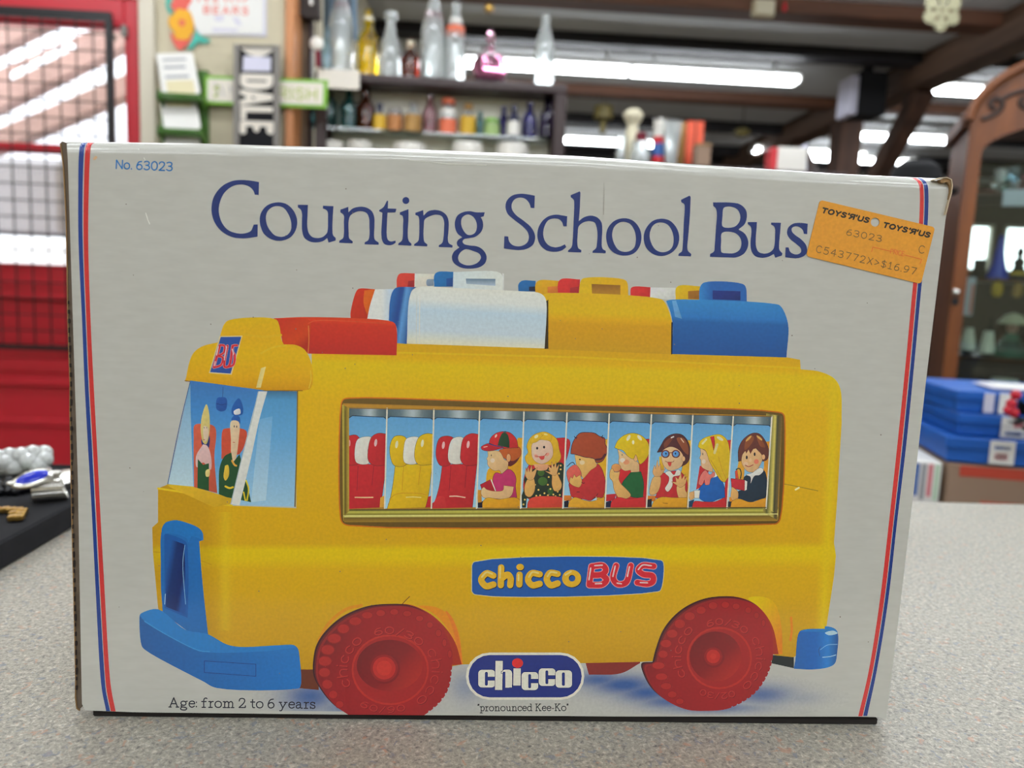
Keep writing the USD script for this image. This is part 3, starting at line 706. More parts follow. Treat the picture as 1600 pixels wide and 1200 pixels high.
for i in range(10):
    a, b, c, d = (XT[i], yt(XT[i])), (XT[i + 1], yt(XT[i + 1])), (XB[i + 1], 792.5), (XB[i], 795 - i * .3)
    q = Polygon([a, b, c, d])
    PANEL.append(q)
    y0 = yt(XT[i])
    ws(q, grad([(0, (84, 144, 190)), (0.3, (98, 156, 196)), (1, (144, 186, 206))], (0, y0 + 8), (0, 790)))
    ws(Polygon([(a[0], a[1]), (b[0], b[1]), (b[0] - .8, b[1] + 17), (b[0] - 5, b[1] + 13.5), (a[0] + 5, a[1] + 12.5), (a[0], a[1] + 16)]), grad([(0, (66, 86, 96)), (0.3, (92, 112, 122)), (0.55, (166, 178, 182)), (0.75, (96, 112, 118)), (1, (60, 78, 88))], (a[0], 0), (b[0], 0)))
    ws(LineString([(a[0], a[1] + 16), (a[0] + 5, a[1] + 12.5), (b[0] - 5, b[1] + 13.5), (b[0] - .5, b[1] + 17)]).buffer(0.6), (28, 48, 76))


def person(i, items, crop, grow=0):
    """Items of one pane, kept within it: (trace, colour) or ready polygons; outlined in dark ink where asked."""
    clip = PANEL[i] if not grow else PANEL[i].buffer(grow)
    for it in items:
        g, col = it[0], it[1]
        if isinstance(g, str):
            g = crop.poly(g)
        if len(it) > 2:
            ws(g.buffer(it[2] if it[2] > 0.1 else 0.5).intersection(clip), it[3] if len(it) > 3 else (60, 34, 40))
        ws(g.intersection(clip), col)


RED, RDK, YL, YDK, WH, SK = (178, 34, 44), (120, 20, 40), (216, 176, 24), (180, 120, 20), (208, 206, 196), (226, 186, 134)
o = 0.55
for i, (kx, col, dk, s) in enumerate((((0, 0), RED, RDK, 0), ((0, 0), YL, YDK, 1), ((0, 0), RED, RDK, 2))):
    if s == 0:
        it = [('110,555! 370,560! 352,700 330,868! 110,868!', col, o), ('330,790! 380,760! 360,868! 325,868!', (206, 150, 50)), ('110,360! 160,355 185,380 182,550 110,565!', col, o), ('178,380 270,372 242,460 250,550 165,545 155,440', WH, .4),
              ('245,470 270,370 315,343 385,350! 385,560! 290,565 250,535', col, o), (K8.ell(298, 408, 10, 26, 8), (226, 190, 190)), (K8.line('155,787 215,788 278,787', 1.8), (226, 200, 150)), (K8.line('285,570 272,700', .7), dk), (K8.line('175,570 168,740', .7), dk), (K8.ell(116, 410, 7, 22), (220, 150, 150))]
    elif s == 1:
        it = [('385,830! 430,800! 440,868! 380,868!', RED), ('640,790! 700,770! 690,868! 640,868!', RED), ('435,560! 690,555! 662,780 640,866! 378,866! 400,795 418,700', col, o), ('400,420 430,365 490,363 515,390 508,560 430,566 402,510', col, o), ('515,378 600,374 575,460 582,550 500,546 493,450', WH, .4),
              ('570,460 600,370 650,345 705,350! 705,555! 600,560 574,530', col, o), (K8.ell(444, 420, 10, 26, 8), (232, 226, 190)), (K8.ell(622, 412, 10, 26, 8), (232, 226, 190)), (K8.line('510,786 560,784 612,788', 1.6), (232, 214, 130)), (K8.line('610,565 595,700', .7), dk), (K8.line('492,565 480,740', .7), dk), (K8.line('392,800 440,765 600,760 650,770', .8), dk)]
    else:
        it = [('680,835! 730,800! 730,868! 680,868!', RED), ('762,560! 1000,556! 985,700 968,866! 688,866! 715,800 742,700', col, o), ('720,440 745,375 800,362 840,380 832,500 810,560 750,566 722,520', col, o), ('835,378 905,374 888,460 895,548 812,545 803,460', WH, .4),
              ('888,480 910,375 960,345 1020,352! 1010,560! 920,563 890,530', col, o), (K8.ell(768, 425, 10, 26, 8), (224, 180, 180)), (K8.ell(940, 420, 10, 26, 8), (224, 180, 180)), (K8.line('812,780 860,779 918,788', 1.8), (226, 196, 170)), (K8.line('930,570 918,720', .7), dk), (K8.line('820,570 808,740', .7), dk), ('690,866! 720,790 770,780 790,866!', (186, 44, 50))]
    person(i, it, K8)
EYE, BRN = (34, 28, 40), (110, 50, 40)
OR = (206, 148, 30)
person(3, [('520,330! 600,330! 560,1160! 140,1160! 145,830 180,690 350,680', (206, 150, 26)), ('50,1090! 110,1070! 105,1150! 50,1150!', (24, 22, 40)), ('40,940! 95,940! 95,1085! 50,1090!', (190, 130, 40)),
    ('300,480 420,450 530,440 556,500 530,570 470,640 400,655 395,600 350,560 300,530', (172, 82, 36), o), ('395,600 470,600 535,560 500,620 420,665', (84, 28, 34)),
    ('165,488! 300,490 365,590 400,600 400,690! 330,752! 300,710 250,716 200,690 165,640 163,590 154,580 170,545', SK, .45, (120, 60, 40)), (K3.ell(222, 595, 26), (238, 214, 190)), (K3.ell(410, 565, 24, 46), (216, 158, 108), .4), (K3.ell(208, 535, 5, 11), EYE),
    ('230,790 260,742 330,757! 410,700 470,740 495,810 490,900 505,1025! 430,1040 240,950 228,860', (176, 44, 96), o), ('80,880! 200,820! 262,950! 110,968!', (164, 26, 44), o), (K3.line('205,822 256,950', 1.5), WH),
    ('355,890! 470,905! 445,1000 380,1045 200,1035 120,1030 90,990 92,940 120,910 150,935 250,958 345,945', SK, o, (130, 70, 40)), ('103,1150! 108,1080 160,1035 300,1052 480,1030 540,1062 548,1150!', OR, .4),
    ('180,405! 200,335 260,280 350,258 430,275 500,350 520,445! 350,452! 260,430', (188, 38, 46), o), ('345,275 390,285 415,360 417,445! 285,418! 310,330', (28, 64, 44), .4), ('90,440 140,408 185,398 260,425 350,445! 250,472 150,482 100,466', (176, 32, 46), o), (K3.line('180,400 260,425 345,440', 1.3), (44, 52, 110)), (K3.ell(262, 308, 11, 22, 30), (236, 206, 190)), (K3.line('120,440 158,432', 1.2), (232, 190, 170)), (K3.ell(368, 262, 22, 10), (60, 70, 80))], K3)
dots = [K3.ell(x, y, 11) for x, y in ((640, 1000), (735, 1010), (780, 1005), (870, 1005), (935, 995), (985, 960), (760, 940), (720, 880), (880, 790), (1000, 750), (1020, 700), (1020, 655), (600, 1055), (585, 1110), (830, 980), (700, 960), (900, 930), (870, 880), (960, 1015), (1010, 1000), (690, 800))]
person(4, [('970,335! 1090,335 1130,370 1110,500 1060,640 1040,1030 620,1030 620,700', (182, 34, 44), .4),
    ('660,340 720,290 830,262 920,300 980,360 1000,460 1022,560 980,625 900,650 720,650 640,640 604,560 640,500 625,430', (216, 172, 42), o, (130, 90, 30)),
    ('570,1145! 565,1010! 600,900 600,800 720,690 850,690 1000,620 1050,640 1055,760 1030,1035! 620,1035! 610,1145!', (30, 46, 38), .4), (K3.ell(790, 740, 40), (58, 92, 40)), (K3.ell(810, 840, 56, 50), (60, 96, 42)), (K3.ell(900, 960, 34, 44), (50, 84, 44))]
    + [(d_, (222, 186, 96)) for d_ in dots] + [('700,640! 880,640! 860,700 800,715 740,705', (222, 160, 120)),
    ('680,480 690,400 800,352 890,372 922,430 925,540 880,600 800,636 730,610 690,560', (238, 202, 178), .4, (150, 90, 60)), ('668,390 700,310 780,280 805,300 750,370 700,390', (222, 180, 44), .3, (160, 110, 30)), ('780,340 850,285 912,310 905,365 860,360', (220, 176, 40), .3, (160, 110, 30)), (K3.ell(735, 315, 26, 18, -40), (238, 226, 170)), (K3.ell(845, 290, 24, 10, 10), (236, 220, 140)),
    (K3.ell(745, 452, 12, 16), EYE), (K3.ell(826, 440, 12, 16), EYE), (K3.ell(735, 545, 26, 18, 30), (226, 150, 130)), (K3.ell(862, 525, 26, 18, -30), (226, 150, 130)), (K3.line('725,545 765,550 830,540 858,510', .8), (150, 50, 50)), ('768,552 830,546 822,580 795,588', (186, 60, 58)),
    ('610,1000 600,900 640,810 690,790 715,850 710,960 660,1022', (220, 170, 96), o, (130, 70, 40)), ('605,760 612,680! 625,740! 640,668! 652,735! 680,655! 685,735! 745,680! 712,790 690,820 640,820', (226, 176, 112), .4, (130, 70, 40)),
    ('880,700 920,700 960,690 975,740 1003,800 1032,880 1010,940 950,952 920,880 918,760', (220, 170, 96), o, (130, 70, 40)), ('840,720! 900,735! 872,650! 912,690! 915,610! 940,680! 965,610! 968,690! 1000,640! 985,710 960,770 920,765', (226, 176, 112), .4, (130, 70, 40)), ('630,1150! 640,1080 690,1030 1000,1022 1048,1040! 1048,1150!', (196, 62, 50), .4)], K3)
person(5, [('490,275! 560,275 585,310 540,480 500,700 480,1065! 400,1065! 400,560', (208, 160, 34), .4), ('0,930! 100,930! 100,1000! 0,990!', (190, 110, 40)), ('10,1000! 65,985! 60,1070! 10,1070!', (26, 24, 44)), ('40,262! 70,280 82,320 60,430 35,520!', (178, 34, 44), .3),
    ('300,640! 400,565 450,620 490,760 490,860 465,955! 380,955 320,990 240,972 105,945 78,860 75,780 240,735 280,655', (178, 44, 50), o), ('135,455! 250,478! 370,505! 392,580 320,635! 235,735! 215,700 165,620 150,540', (224, 176, 100), .4, (120, 60, 40)), (K4.ell(222, 545, 30, 26), (238, 214, 170)), (K4.ell(195, 508, 10, 8), EYE),
    ('48,640 140,572 200,640 212,700 180,770 80,790 48,720', (202, 88, 78), .4), (K4.line('45,592 98,545 118,545 136,568', 1.2), (34, 44, 80)), ('75,775 88,715! 110,735! 130,685! 150,720! 200,690! 218,770 190,832 150,828 95,800', (226, 178, 100), .45, (130, 70, 40)),
    ('92,440! 95,390 112,320 150,250 200,203 290,195 370,205 420,238 482,262 490,330 516,390 492,470 450,530 390,542 365,498 250,478 140,445', (152, 66, 42), .9, (48, 30, 60)), (K4.line('130,240 150,262 160,250', 1.2), (40, 28, 60)), (K4.line('462,228 452,250 470,262', 1.2), (40, 28, 60)), (K4.line('385,510 450,500 490,450', 3), (70, 34, 50)),
    (K4.line('215,775 240,790 248,780', .9), (70, 24, 40)), (K4.line('160,890 190,890', 1), (70, 24, 40)), (K4.line('345,975 390,935 405,910', .9), (70, 24, 40)), ('58,1070! 70,1010 130,955 240,985 330,1000 480,950! 484,1070!', (206, 152, 42), .4), (K4.line('385,945 388,985', .8), (236, 220, 160))], K4)
person(6, [('955,272! 1040,275 1070,310 1030,480 975,1070! 620,1070! 650,640 880,560', (182, 34, 44), .4), ('500,1010! 565,985! 560,1070! 495,1070!', (26, 28, 60)), ('500,920! 620,910! 600,990! 500,1000!', (176, 34, 50)),
    ('640,390! 760,470 850,520 885,560 890,668! 800,672! 790,632! 720,640 670,600 650,530 655,480', SK, .45, (120, 60, 40)), (K4.ell(696, 518, 32, 26), (240, 224, 206)), (K4.ell(740, 540, 36, 30), (224, 150, 110)), (K4.ell(696, 515, 28, 22), (240, 224, 206)), (K4.ell(690, 455, 4, 12), EYE), (K4.ell(850, 490, 26, 40), (222, 170, 120), .4),
    ('605,368! 640,290 720,225 820,203 920,235 990,310 1006,400 980,490 900,562 880,520 850,450 820,500 760,470 700,400 640,385', (220, 186, 30), .6, (110, 80, 40)), (K4.ell(765, 255, 18, 38, 30), (238, 230, 190)), (K4.ell(895, 255, 18, 38, -40), (238, 230, 190)), (K4.ell(820, 308, 14, 24), (238, 230, 190)),
    ('690,800 790,664! 910,655! 940,780 932,955! 800,945 720,872', (24, 88, 50), o, (20, 34, 40)), (K4.ell(620, 606, 54, 46), (214, 146, 84), .4), ('580,765 548,720 556,630 575,612! 600,660! 640,660! 660,650 650,740 680,800 740,860 790,932 720,972 660,965 600,870', (226, 176, 104), o, (130, 70, 40)),
    ('553,1070! 570,1000 640,955 760,972 950,950! 970,1070!', (186, 38, 46), .4)], K4)
person(7, [('440,265! 510,268 537,300 510,440 440,990! 300,900! 400,520', (214, 166, 42), .4), ('140,440! 200,440! 190,620! 140,610!', (214, 166, 42)), ('0,865! 110,865! 90,930! 0,920!', (190, 110, 40)), ('0,910! 60,900! 55,990! 0,990!', (30, 28, 40)),
    ('100,890! 130,760 120,640 200,620 350,600 430,680 445,780 420,892!', (178, 40, 48), o), ('120,392! 160,320 210,240 290,198 380,203 440,260 472,350 472,440 440,510 370,552! 390,440 350,370 300,345 180,385', (74, 38, 44), .6, (34, 24, 50)), ('330,240 400,240 450,320 455,420 420,400 370,330', (130, 70, 48)), ('190,300 250,240 290,230 250,300 200,350', (110, 58, 46)), (K5.line('270,235 295,225', 2), (232, 224, 220)), (K5.line('375,245 405,285', 1.6), (222, 190, 160)),
    ('165,455 172,385 260,335 350,368 400,440 382,540 320,580 250,592 190,542', (232, 192, 146), .4, (120, 60, 40)), (K5.ell(402, 465, 18, 28), (226, 180, 130), .3)]
    + [(K5.ell(x, 412, 46, 44), (104, 48, 52)) for x in (207, 320)] + [(K5.ell(x, 412, 32, 32), (86, 146, 206)) for x in (207, 320)] + [(K5.ell(x, 408, 8, 12), (24, 36, 70)) for x in (212, 315)] + [(K5.line('250,400 275,398', 1.2), (104, 48, 52)), ('225,498! 275,498! 262,545 248,545', (190, 60, 56)), (K5.line('205,490 225,500 290,498 300,485', .8), (140, 60, 50)),
    ('205,620 250,598 300,640 335,585 370,598 362,642 290,662 280,760 230,822 203,790 240,720 245,662', (214, 208, 196), .4), ('40,850 48,740 85,660 150,660 135,800 85,855', (226, 178, 112), o, (130, 70, 40)), ('70,610 88,535! 98,580! 120,480! 132,560! 150,520! 158,590! 205,575! 150,650 95,655', (226, 172, 112), .4, (130, 70, 40)),
    ('330,770 350,745 415,740 420,800 443,860 400,922 358,900', (226, 178, 112), o, (130, 70, 40)), ('275,715! 325,720! 315,660! 345,690! 375,622! 382,690! 420,632! 412,700! 440,655! 420,740 370,775 335,755', (226, 174, 112), .4, (130, 70, 40)), ('55,990! 80,930 150,885 300,888 440,888! 440,990!', (208, 150, 36), .4), (K5.line('180,945 230,950', .8), (120, 70, 20))], K5)
person(8, [('870,262! 940,268 975,310 940,480 870,995! 830,995! 860,700 860,500', (184, 36, 46), .4), ('580,540! 690,560! 620,760! 540,800!', (180, 40, 50)), ('455,930! 520,905! 500,990! 450,990!', (26, 60, 90)),
    ('585,350! 640,380 700,470 720,560! 720,610! 640,580 600,550 590,470 578,460 592,420', (232, 190, 146), .45, (120, 60, 40)), (K5.ell(622, 495, 22, 24), (242, 220, 200)), (K5.ell(612, 412, 4, 14), EYE),
    ('570,800 640,720 740,640! 800,680 842,760 852,882! 780,902 700,932 620,922 572,882', (22, 88, 164), o, (20, 40, 90)), ('740,600! 780,630! 760,660! 720,670!', WH),
    ('563,330! 580,280 620,245 700,215 800,203 870,255 902,360 905,480 900,640 850,720! 810,700 740,590 690,500 640,372 580,348', (222, 186, 36), .5, (120, 84, 40)), ('695,228! 735,220! 742,300 730,372! 715,300', (184, 40, 50), .3), (K5.ell(800, 245, 40, 16, 30), (238, 230, 190)), (K5.line('770,310 740,400', 4), (236, 222, 150)), (K5.line('650,255 610,300', 3), (236, 226, 160)),
    (K5.line('700,480 760,580 830,700', .7), (170, 120, 30)), (K5.line('780,440 830,600 870,690', .7), (180, 130, 30)), ('590,645 640,590 690,640 735,605 740,650 700,680 680,745 640,750! 630,690! 600,752 570,740', (208, 112, 104), .4), ('515,810! 582,808! 572,892! 518,890!', WH, .4), ('470,835 518,818! 520,892! 478,912', (226, 174, 112), .4, (130, 70, 40)), ('495,995! 520,930 620,932 740,932 850,885! 872,995!', (186, 38, 46), .4)], K5)
person(9, [('1280,280! 1350,275! 1300,990! 1240,900! 1280,480', (206, 140, 40)), ('1005,480! 1070,480! 1060,690! 960,700!', (214, 156, 50)), ('885,930! 935,915! 925,990! 885,990!', (30, 40, 56)), ('900,880! 1000,880! 980,930! 900,930!', (200, 130, 40)),
    ('1060,670 1140,632 1270,590 1302,660 1292,882 1200,912 1120,932 998,892! 1000,820 1080,800', (30, 48, 66), o, (16, 22, 40)), ('1000,490! 1003,360 1050,260 1150,190 1225,195 1290,270 1326,370 1310,470 1265,492! 1250,430 1190,350 1130,410 1050,400 1035,480', (96, 50, 46), .6, (40, 26, 44)), ('1080,270 1150,215 1170,240 1120,330 1070,370', (128, 72, 46)), ('1200,220 1260,270 1290,340 1240,330', (128, 70, 46)), (K5.ell(1110, 245, 44, 12, -45), (196, 150, 80)), (K5.ell(1228, 238, 40, 12, 40), (196, 150, 80)),
    ('1035,500 1045,420 1075,380! 1085,410! 1110,365! 1130,412! 1160,360! 1190,352! 1260,440 1240,520 1180,602 1110,605 1060,560', (230, 184, 132), .4, (120, 60, 40)), (K5.ell(1272, 445, 18, 28), (222, 170, 120), .3), (K5.ell(1090, 450, 10, 20), EYE), (K5.ell(1176, 415, 10, 20), EYE), (K5.ell(1080, 520, 26, 22), (236, 196, 160)), (K5.ell(1195, 495, 26, 26), (222, 120, 96)), (K5.line('1075,535 1110,550 1160,530', 1.2), (150, 50, 50)), (K5.ell(1128, 478, 16, 20), (236, 196, 150)),
    ('1085,640 1150,618! 1240,562 1272,590 1230,640 1175,650 1132,735! 1130,660', (212, 210, 204), .4), (K5.line('975,580 1010,570 1030,620 1022,680', 1.6), (30, 50, 44)), ('965,600! 985,585! 1000,680! 970,680!', (196, 70, 50), .3), ('920,680! 1070,697! 1068,812! 928,782!', (178, 38, 52), o), ('1070,697! 1095,712! 1090,800! 1068,812!', WH, .3), ('918,870 930,770! 960,790! 992,820 988,900 930,912', (224, 172, 104), .4, (130, 70, 40)), ('915,990! 930,930 1000,900 1130,937 1250,902 1302,890! 1295,990!', (208, 146, 40), .4)], K5)
for i in range(1, 11):
    ws(LineString([(XT[i], yt(XT[i])), (XB[i], 794)]).buffer(1.15), (206, 202, 186))
ws(PX.line('546,638 800,642 1206,651', 1.2), (120, 90, 50)); ws(PX.line('546,797 800,796 1197,793', 1.4), (70, 60, 34))

# -- badge on the side
BD = Crop(720, 860, 4.7059)
ba = lambda p, c, e=None: layer('printed_badge', p, c, e)
bp = BD.poly('84,110! 100,86 1470,74 1488,95 1470,285 1450,300 105,322 82,300!')
ba(bp.buffer(1.2), (190, 176, 130)); ba(bp, (28, 80, 150))
YG = [BD.line(t, 10) for t in ('240,185 190,168 150,215 185,262 240,250', '297,125 294,255', '300,205 345,178 366,205 363,255', '432,178 430,250', '580,175 520,168 494,215 525,255 580,245', '712,172 655,166 632,212 660,255 712,242')] + [BD.ell(436, 122, 28, 24), BD.ell(815, 206, 70, 64).difference(BD.ell(818, 204, 24, 24))]
ba(affinity.translate(unary_union(YG), 0.8, 1.2), (36, 30, 50)); ba(unary_union(YG), (214, 168, 40))
ba(unary_union([BD.line(t, 2.6) for t in ('230,172 190,160 155,195', '290,120 288,200', '425,180 424,220', '570,166 525,160 500,195', '705,164 660,160 638,190', '770,180 810,155')]), (236, 214, 130))
RG = [BD.line(t, 8.6) for t in ('962,122 945,248', '962,118 1045,112 1066,145 1040,175 958,182', '1040,180 1072,215 1040,250 945,254', '1142,112 1120,205 1155,248 1215,235 1250,112', '1418,116 1335,112 1306,145 1340,175 1410,188 1412,228 1375,246 1298,236')]
ba(unary_union([g.buffer(1.2) for g in RG]), (206, 140, 140)); ba(unary_union(RG), (190, 36, 50))
ba(unary_union([BD.line(t, 2.2) for t in ('955,130 942,215', '985,112 1040,108', '1135,115 1118,190', '1240,120 1225,190', '1400,112 1335,108 1305,140', '990,245 1035,243', '1150,240 1180,245', '1320,236 1372,238')]), (232, 206, 206))

# -- maker's sign
LG = Crop(700, 1000, 6.6667)
rr = lambda x0, y0, x1, y1, r: sbox(x0 + r, y0 + r, x1 - r, y1 - r).buffer(r, quad_segs=5)
tolg = lambda g: affinity.translate(affinity.scale(g, 1 / LG.k, 1 / LG.k, origin=(0, 0)), *LG.o)
lo = lambda p, c: layer('printed_sign', p, c)
lo(tolg(rr(186, 130, 1420, 622, 245)), (204, 200, 186)); lo(tolg(rr(214, 156, 1393, 597, 220)), (24, 42, 116))
cc = lambda x0, y0, x1, y1: rr(x0, y0, x1, y1, 38).difference(rr(x0 + 70, y0 + 22, x0 + 99, y1 - 20, 13)).difference(sbox(x0 + 99, y0 + 72, x1 + 5, y1 - 72))
letters = [cc(315, 310, 492, 494), affinity.skew(sbox(492, 217, 568, 520), -1), rr(560, 308, 668, 496, 38).difference(sbox(550, 330, 597, 520)).union(sbox(597, 400, 666, 494)), affinity.skew(sbox(680, 295, 757, 474), -1), cc(766, 333, 940, 521), cc(945, 295, 1120, 478), rr(1120, 315, 1292, 496, 38).difference(rr(1187, 338, 1217, 476, 13))]
letters[2] = letters[2].union(sbox(556, 330, 572, 345))
for g in letters:
    lo(tolg(g.buffer(5)), (14, 26, 80)); lo(tolg(g), (206, 203, 190))
lo(tolg(affinity.scale(Point(724, 240).buffer(1, quad_segs=8), 58, 50)), (200, 40, 44))

# -- what is not the bus
INKS = {
    'title_lettering': [(t, NAVY) for t in TITLE],
    'number_lettering': [(text_on('No. 63023', Crop(80, 200, 6.6667).p(678, 422), Crop(80, 200, 6.6667).p(1260, 446), 13.2, 1.9, gap=.2, space=.35), (26, 104, 168))],
    'age_lettering': [(text_on('Age: from 2 to 6 years', G.p(202, 1142), G.p(1058, 1150), 14.5, 1.7, SERIF, .17, .32), (34, 34, 46))],
    'spoken_lettering': [(text_on('"pronounced Kee-Ko"', LG.p(312, 738), LG.p(1250, 735), 10.6, 1.25, SERIF, .15, .34), (30, 30, 34))],
}


def band(rows):
    """A stripe given as rows of (y, left, right)."""
    l = curve([(b, a, 0) for a, b, c in rows], False)
    r = curve([(c, a, 0) for a, b, c in rows], False)
    return fixp(Polygon(np.vstack([l, r[::-1]])))


STRIPES = [
    (band([(219, 131, 139), (222, 128.5, 137), (228, 125.3, 133), (240, 123.5, 131.2), (300, 122.3, 129.2), (380, 122.8, 129.4), (500, 128.3, 133.9), (600, 132.3, 138.2), (700, 137.7, 143.8), (790, 143, 148.4), (920, 149.5, 155.2), (1050, 156.5, 163), (1080, 159.7, 165.6), (1113, 166.5, 172.5)]), (24, 56, 128)),
    (band([(219, 141, 149), (222, 138.8, 147.4), (228, 134.6, 142.5), (240, 133, 141), (300, 131, 138.7), (380, 130.8, 138), (500, 135.1, 141.6), (600, 139.5, 146.4), (700, 145.2, 151.7), (790, 149.9, 156.2), (920, 156.6, 163.3), (1050, 164, 171), (1080, 167, 174.4), (1113, 173.8, 181.2)]), (186, 46, 46)),
    (band([(278, 1424, 1431), (281, 1430, 1436), (285, 1434, 1440), (292, 1436.4, 1442.4), (345, 1436.2, 1442.4), (450, 1426, 1432.4), (560, 1415.8, 1422.3), (690, 1402.6, 1409.4), (820, 1388.5, 1395), (940, 1374.5, 1381), (1050, 1357, 1363), (1119, 1341, 1347.4)]), (190, 48, 48)),
    (band([(278, 1433, 1438), (281, 1438, 1443), (285, 1441.5, 1447), (292, 1443.7, 1449.7), (345, 1443.8, 1449.6), (450, 1433.8, 1439.4), (560, 1423.8, 1429.2), (690, 1410.8, 1416.4), (820, 1396.3, 1401), (940, 1382.3, 1387.4), (1050, 1364.4, 1369.4), (1118.5, 1348.8, 1354.8)]), (22, 50, 120)),
]

# ---------------------------------------------------------------- materials
M('wall_paint', (196, 186, 160), .7, var=.04, scale=3)
M('casing_paint', (208, 200, 182), .5)
M('ceiling_paint', (206, 207, 208), .85, var=.06, scale=2)
M('floor_vinyl', (122, 116, 110), .5, var=.15, scale=4)
wood('beam_wood', (128, 84, 60), (74, 48, 36), 1.2, (0.08, 1, 1), .7, .4)
M('dull_brass', (120, 108, 60), .5)
M('crystal_stone', (236, 238, 236), .15, transmission_weight=.35)
M('kraft_rim', (206, 188, 160), .8)
wood('beam_black', (40, 36, 40), (20, 18, 22), 1.2, (0.08, 1, 1), .7, .4)
wood('girder_wood', (112, 84, 66), (66, 48, 38), 1.2, (1, 0.08, 1), .7, .4)
wood('post_wood', (86, 56, 40), (46, 28, 20), 1.5, (1, 1, 0.08), .7, .3)
wood('trim_wood', (212, 148, 96), (178, 112, 66), 2.0)
wood('panel_wood', (138, 116, 92), (100, 80, 62), 2.0)
M('gap_shade', (34, 29, 27), .9)  # near black: the shade of the gap under the carton, put into the colour
wood('oak', (142, 80, 30), (94, 48, 18), 2.0)
wood('oak_dark', (104, 56, 28), (62, 32, 18), 2.0)
M('carving_stain', (52, 28, 16), .5)
M('red_paint', (188, 24, 42), .42, spec=.6)
M('black_metal', (22, 22, 26), .4, spec=.5)
M('white_enamel', (222, 222, 218), .4)
M('dark_brown_frame', (52, 34, 34), .45)
M('case_back', (236, 232, 218), .7)
emitter('tube_glow', (244, 250, 255), LAMP_RADIANCE)
pane('window_glass')
pane('case_glass', (236, 246, 242))
M('paper_white', (226, 224, 220), .7)
M('snow', (240, 243, 250), .8)
M('timber_brown', (146, 116, 108), .8, var=.25, scale=6)
M('tarp_grey', (128, 124, 128), .5)
M('blue_card', (16, 90, 182), .5, var=.06, scale=8)
M('tan_card', (150, 124, 104), .75)
M('red_print', (186, 66, 46), .6)
M('blue_print', (60, 100, 170), .6)
M('pink_print', (214, 120, 130), .6)
M('velvet', (16, 16, 22), .95, var=.4, scale=60, bump=.5, bscale=900)
M('silver', (214, 212, 206), .22, metal=1.0)
M('gold', (212, 170, 92), .3, metal=1.0)
M('jet', (20, 20, 26), .18)
M('sapphire', (40, 54, 196), .15)
M('pale_green', (186, 212, 186), .4)
glass('crystal', (244, 248, 248), .08, .75)
glass('clear_glass', (240, 244, 244), .05, .80)
glass('ice_blue_glass', (196, 220, 232), .1)
glass('yellow_glass', (254, 228, 24), .06)
glass('amber_glass', (150, 62, 14), .06)
glass('pink_glass', (236, 176, 204), .05)
glass('teal_glass', (120, 186, 186), .08)
glass('cobalt_glass', (66, 60, 190), .06)
glass('violet_glass', (74, 40, 120), .06)
glass('rose_glass', (222, 178, 186), .08)
M('orange_label', (222, 110, 76), .6)
M('yellow_label', (206, 164, 44), .6)
M('ochre_label', (170, 128, 66), .6)
M('brown_label', (176, 116, 64), .6)
M('green_label', (150, 176, 110), .6)
M('navy_plastic', (24, 26, 60), .35)
M('white_ceramic', (224, 220, 212), .3)
M('cream_plastic', (212, 204, 176), .5)
M('pale_yellow_card', (122, 118, 90), .6)
M('beige_plastic', (196, 184, 152), .6)
M('scarlet', (206, 32, 44), .4)
M('orange_cover', (224, 84, 48), .5)
M('slate_cloth', (92, 110, 126), .9)
M('dark_leather', (44, 34, 32), .6)
M('black_felt', (14, 14, 18), .9)
M('maroon_cloth', (112, 22, 40), .8)
M('grey_metal', (126, 121, 116), .5, metal=.2)
M('sign_black', (14, 14, 20), .65, spec=.2)
M('sign_white', (224, 216, 204), .5)
M('sign_lilac', (206, 204, 222), .6)
M('leaf_green', (118, 176, 40), .5)
M('rack_green', (62, 108, 30), .5)
M('olive_ink', (170, 184, 70), .6)
M('grey_ink', (150, 152, 158), .6)
M('cream_ink', (216, 206, 166), .6)
M('coral_paper', (222, 96, 84), .7)
M('marigold_paper', (232, 170, 40), .7)
M('teal_paper', (70, 176, 160), .7)
M('coral_ink', (224, 130, 120), .7)
M('lilac_ink', (206, 202, 216), .7)
M('kraft_edge', (112, 98, 84), .85, var=.25, scale=90)
M('kraft_core', (150, 118, 78), .85, var=.2, scale=90)
M('cone_blue', (34, 60, 200), .4)
M('shade_white', (246, 240, 228), .6)
M('doll_green', (70, 110, 90), .7)
M('skin_pink', (214, 166, 150), .6)
M('dusky_brown', (96, 64, 48), .6)
M('berry_red', (196, 28, 50), .3)
M('fir_green', (22, 34, 30), .8)

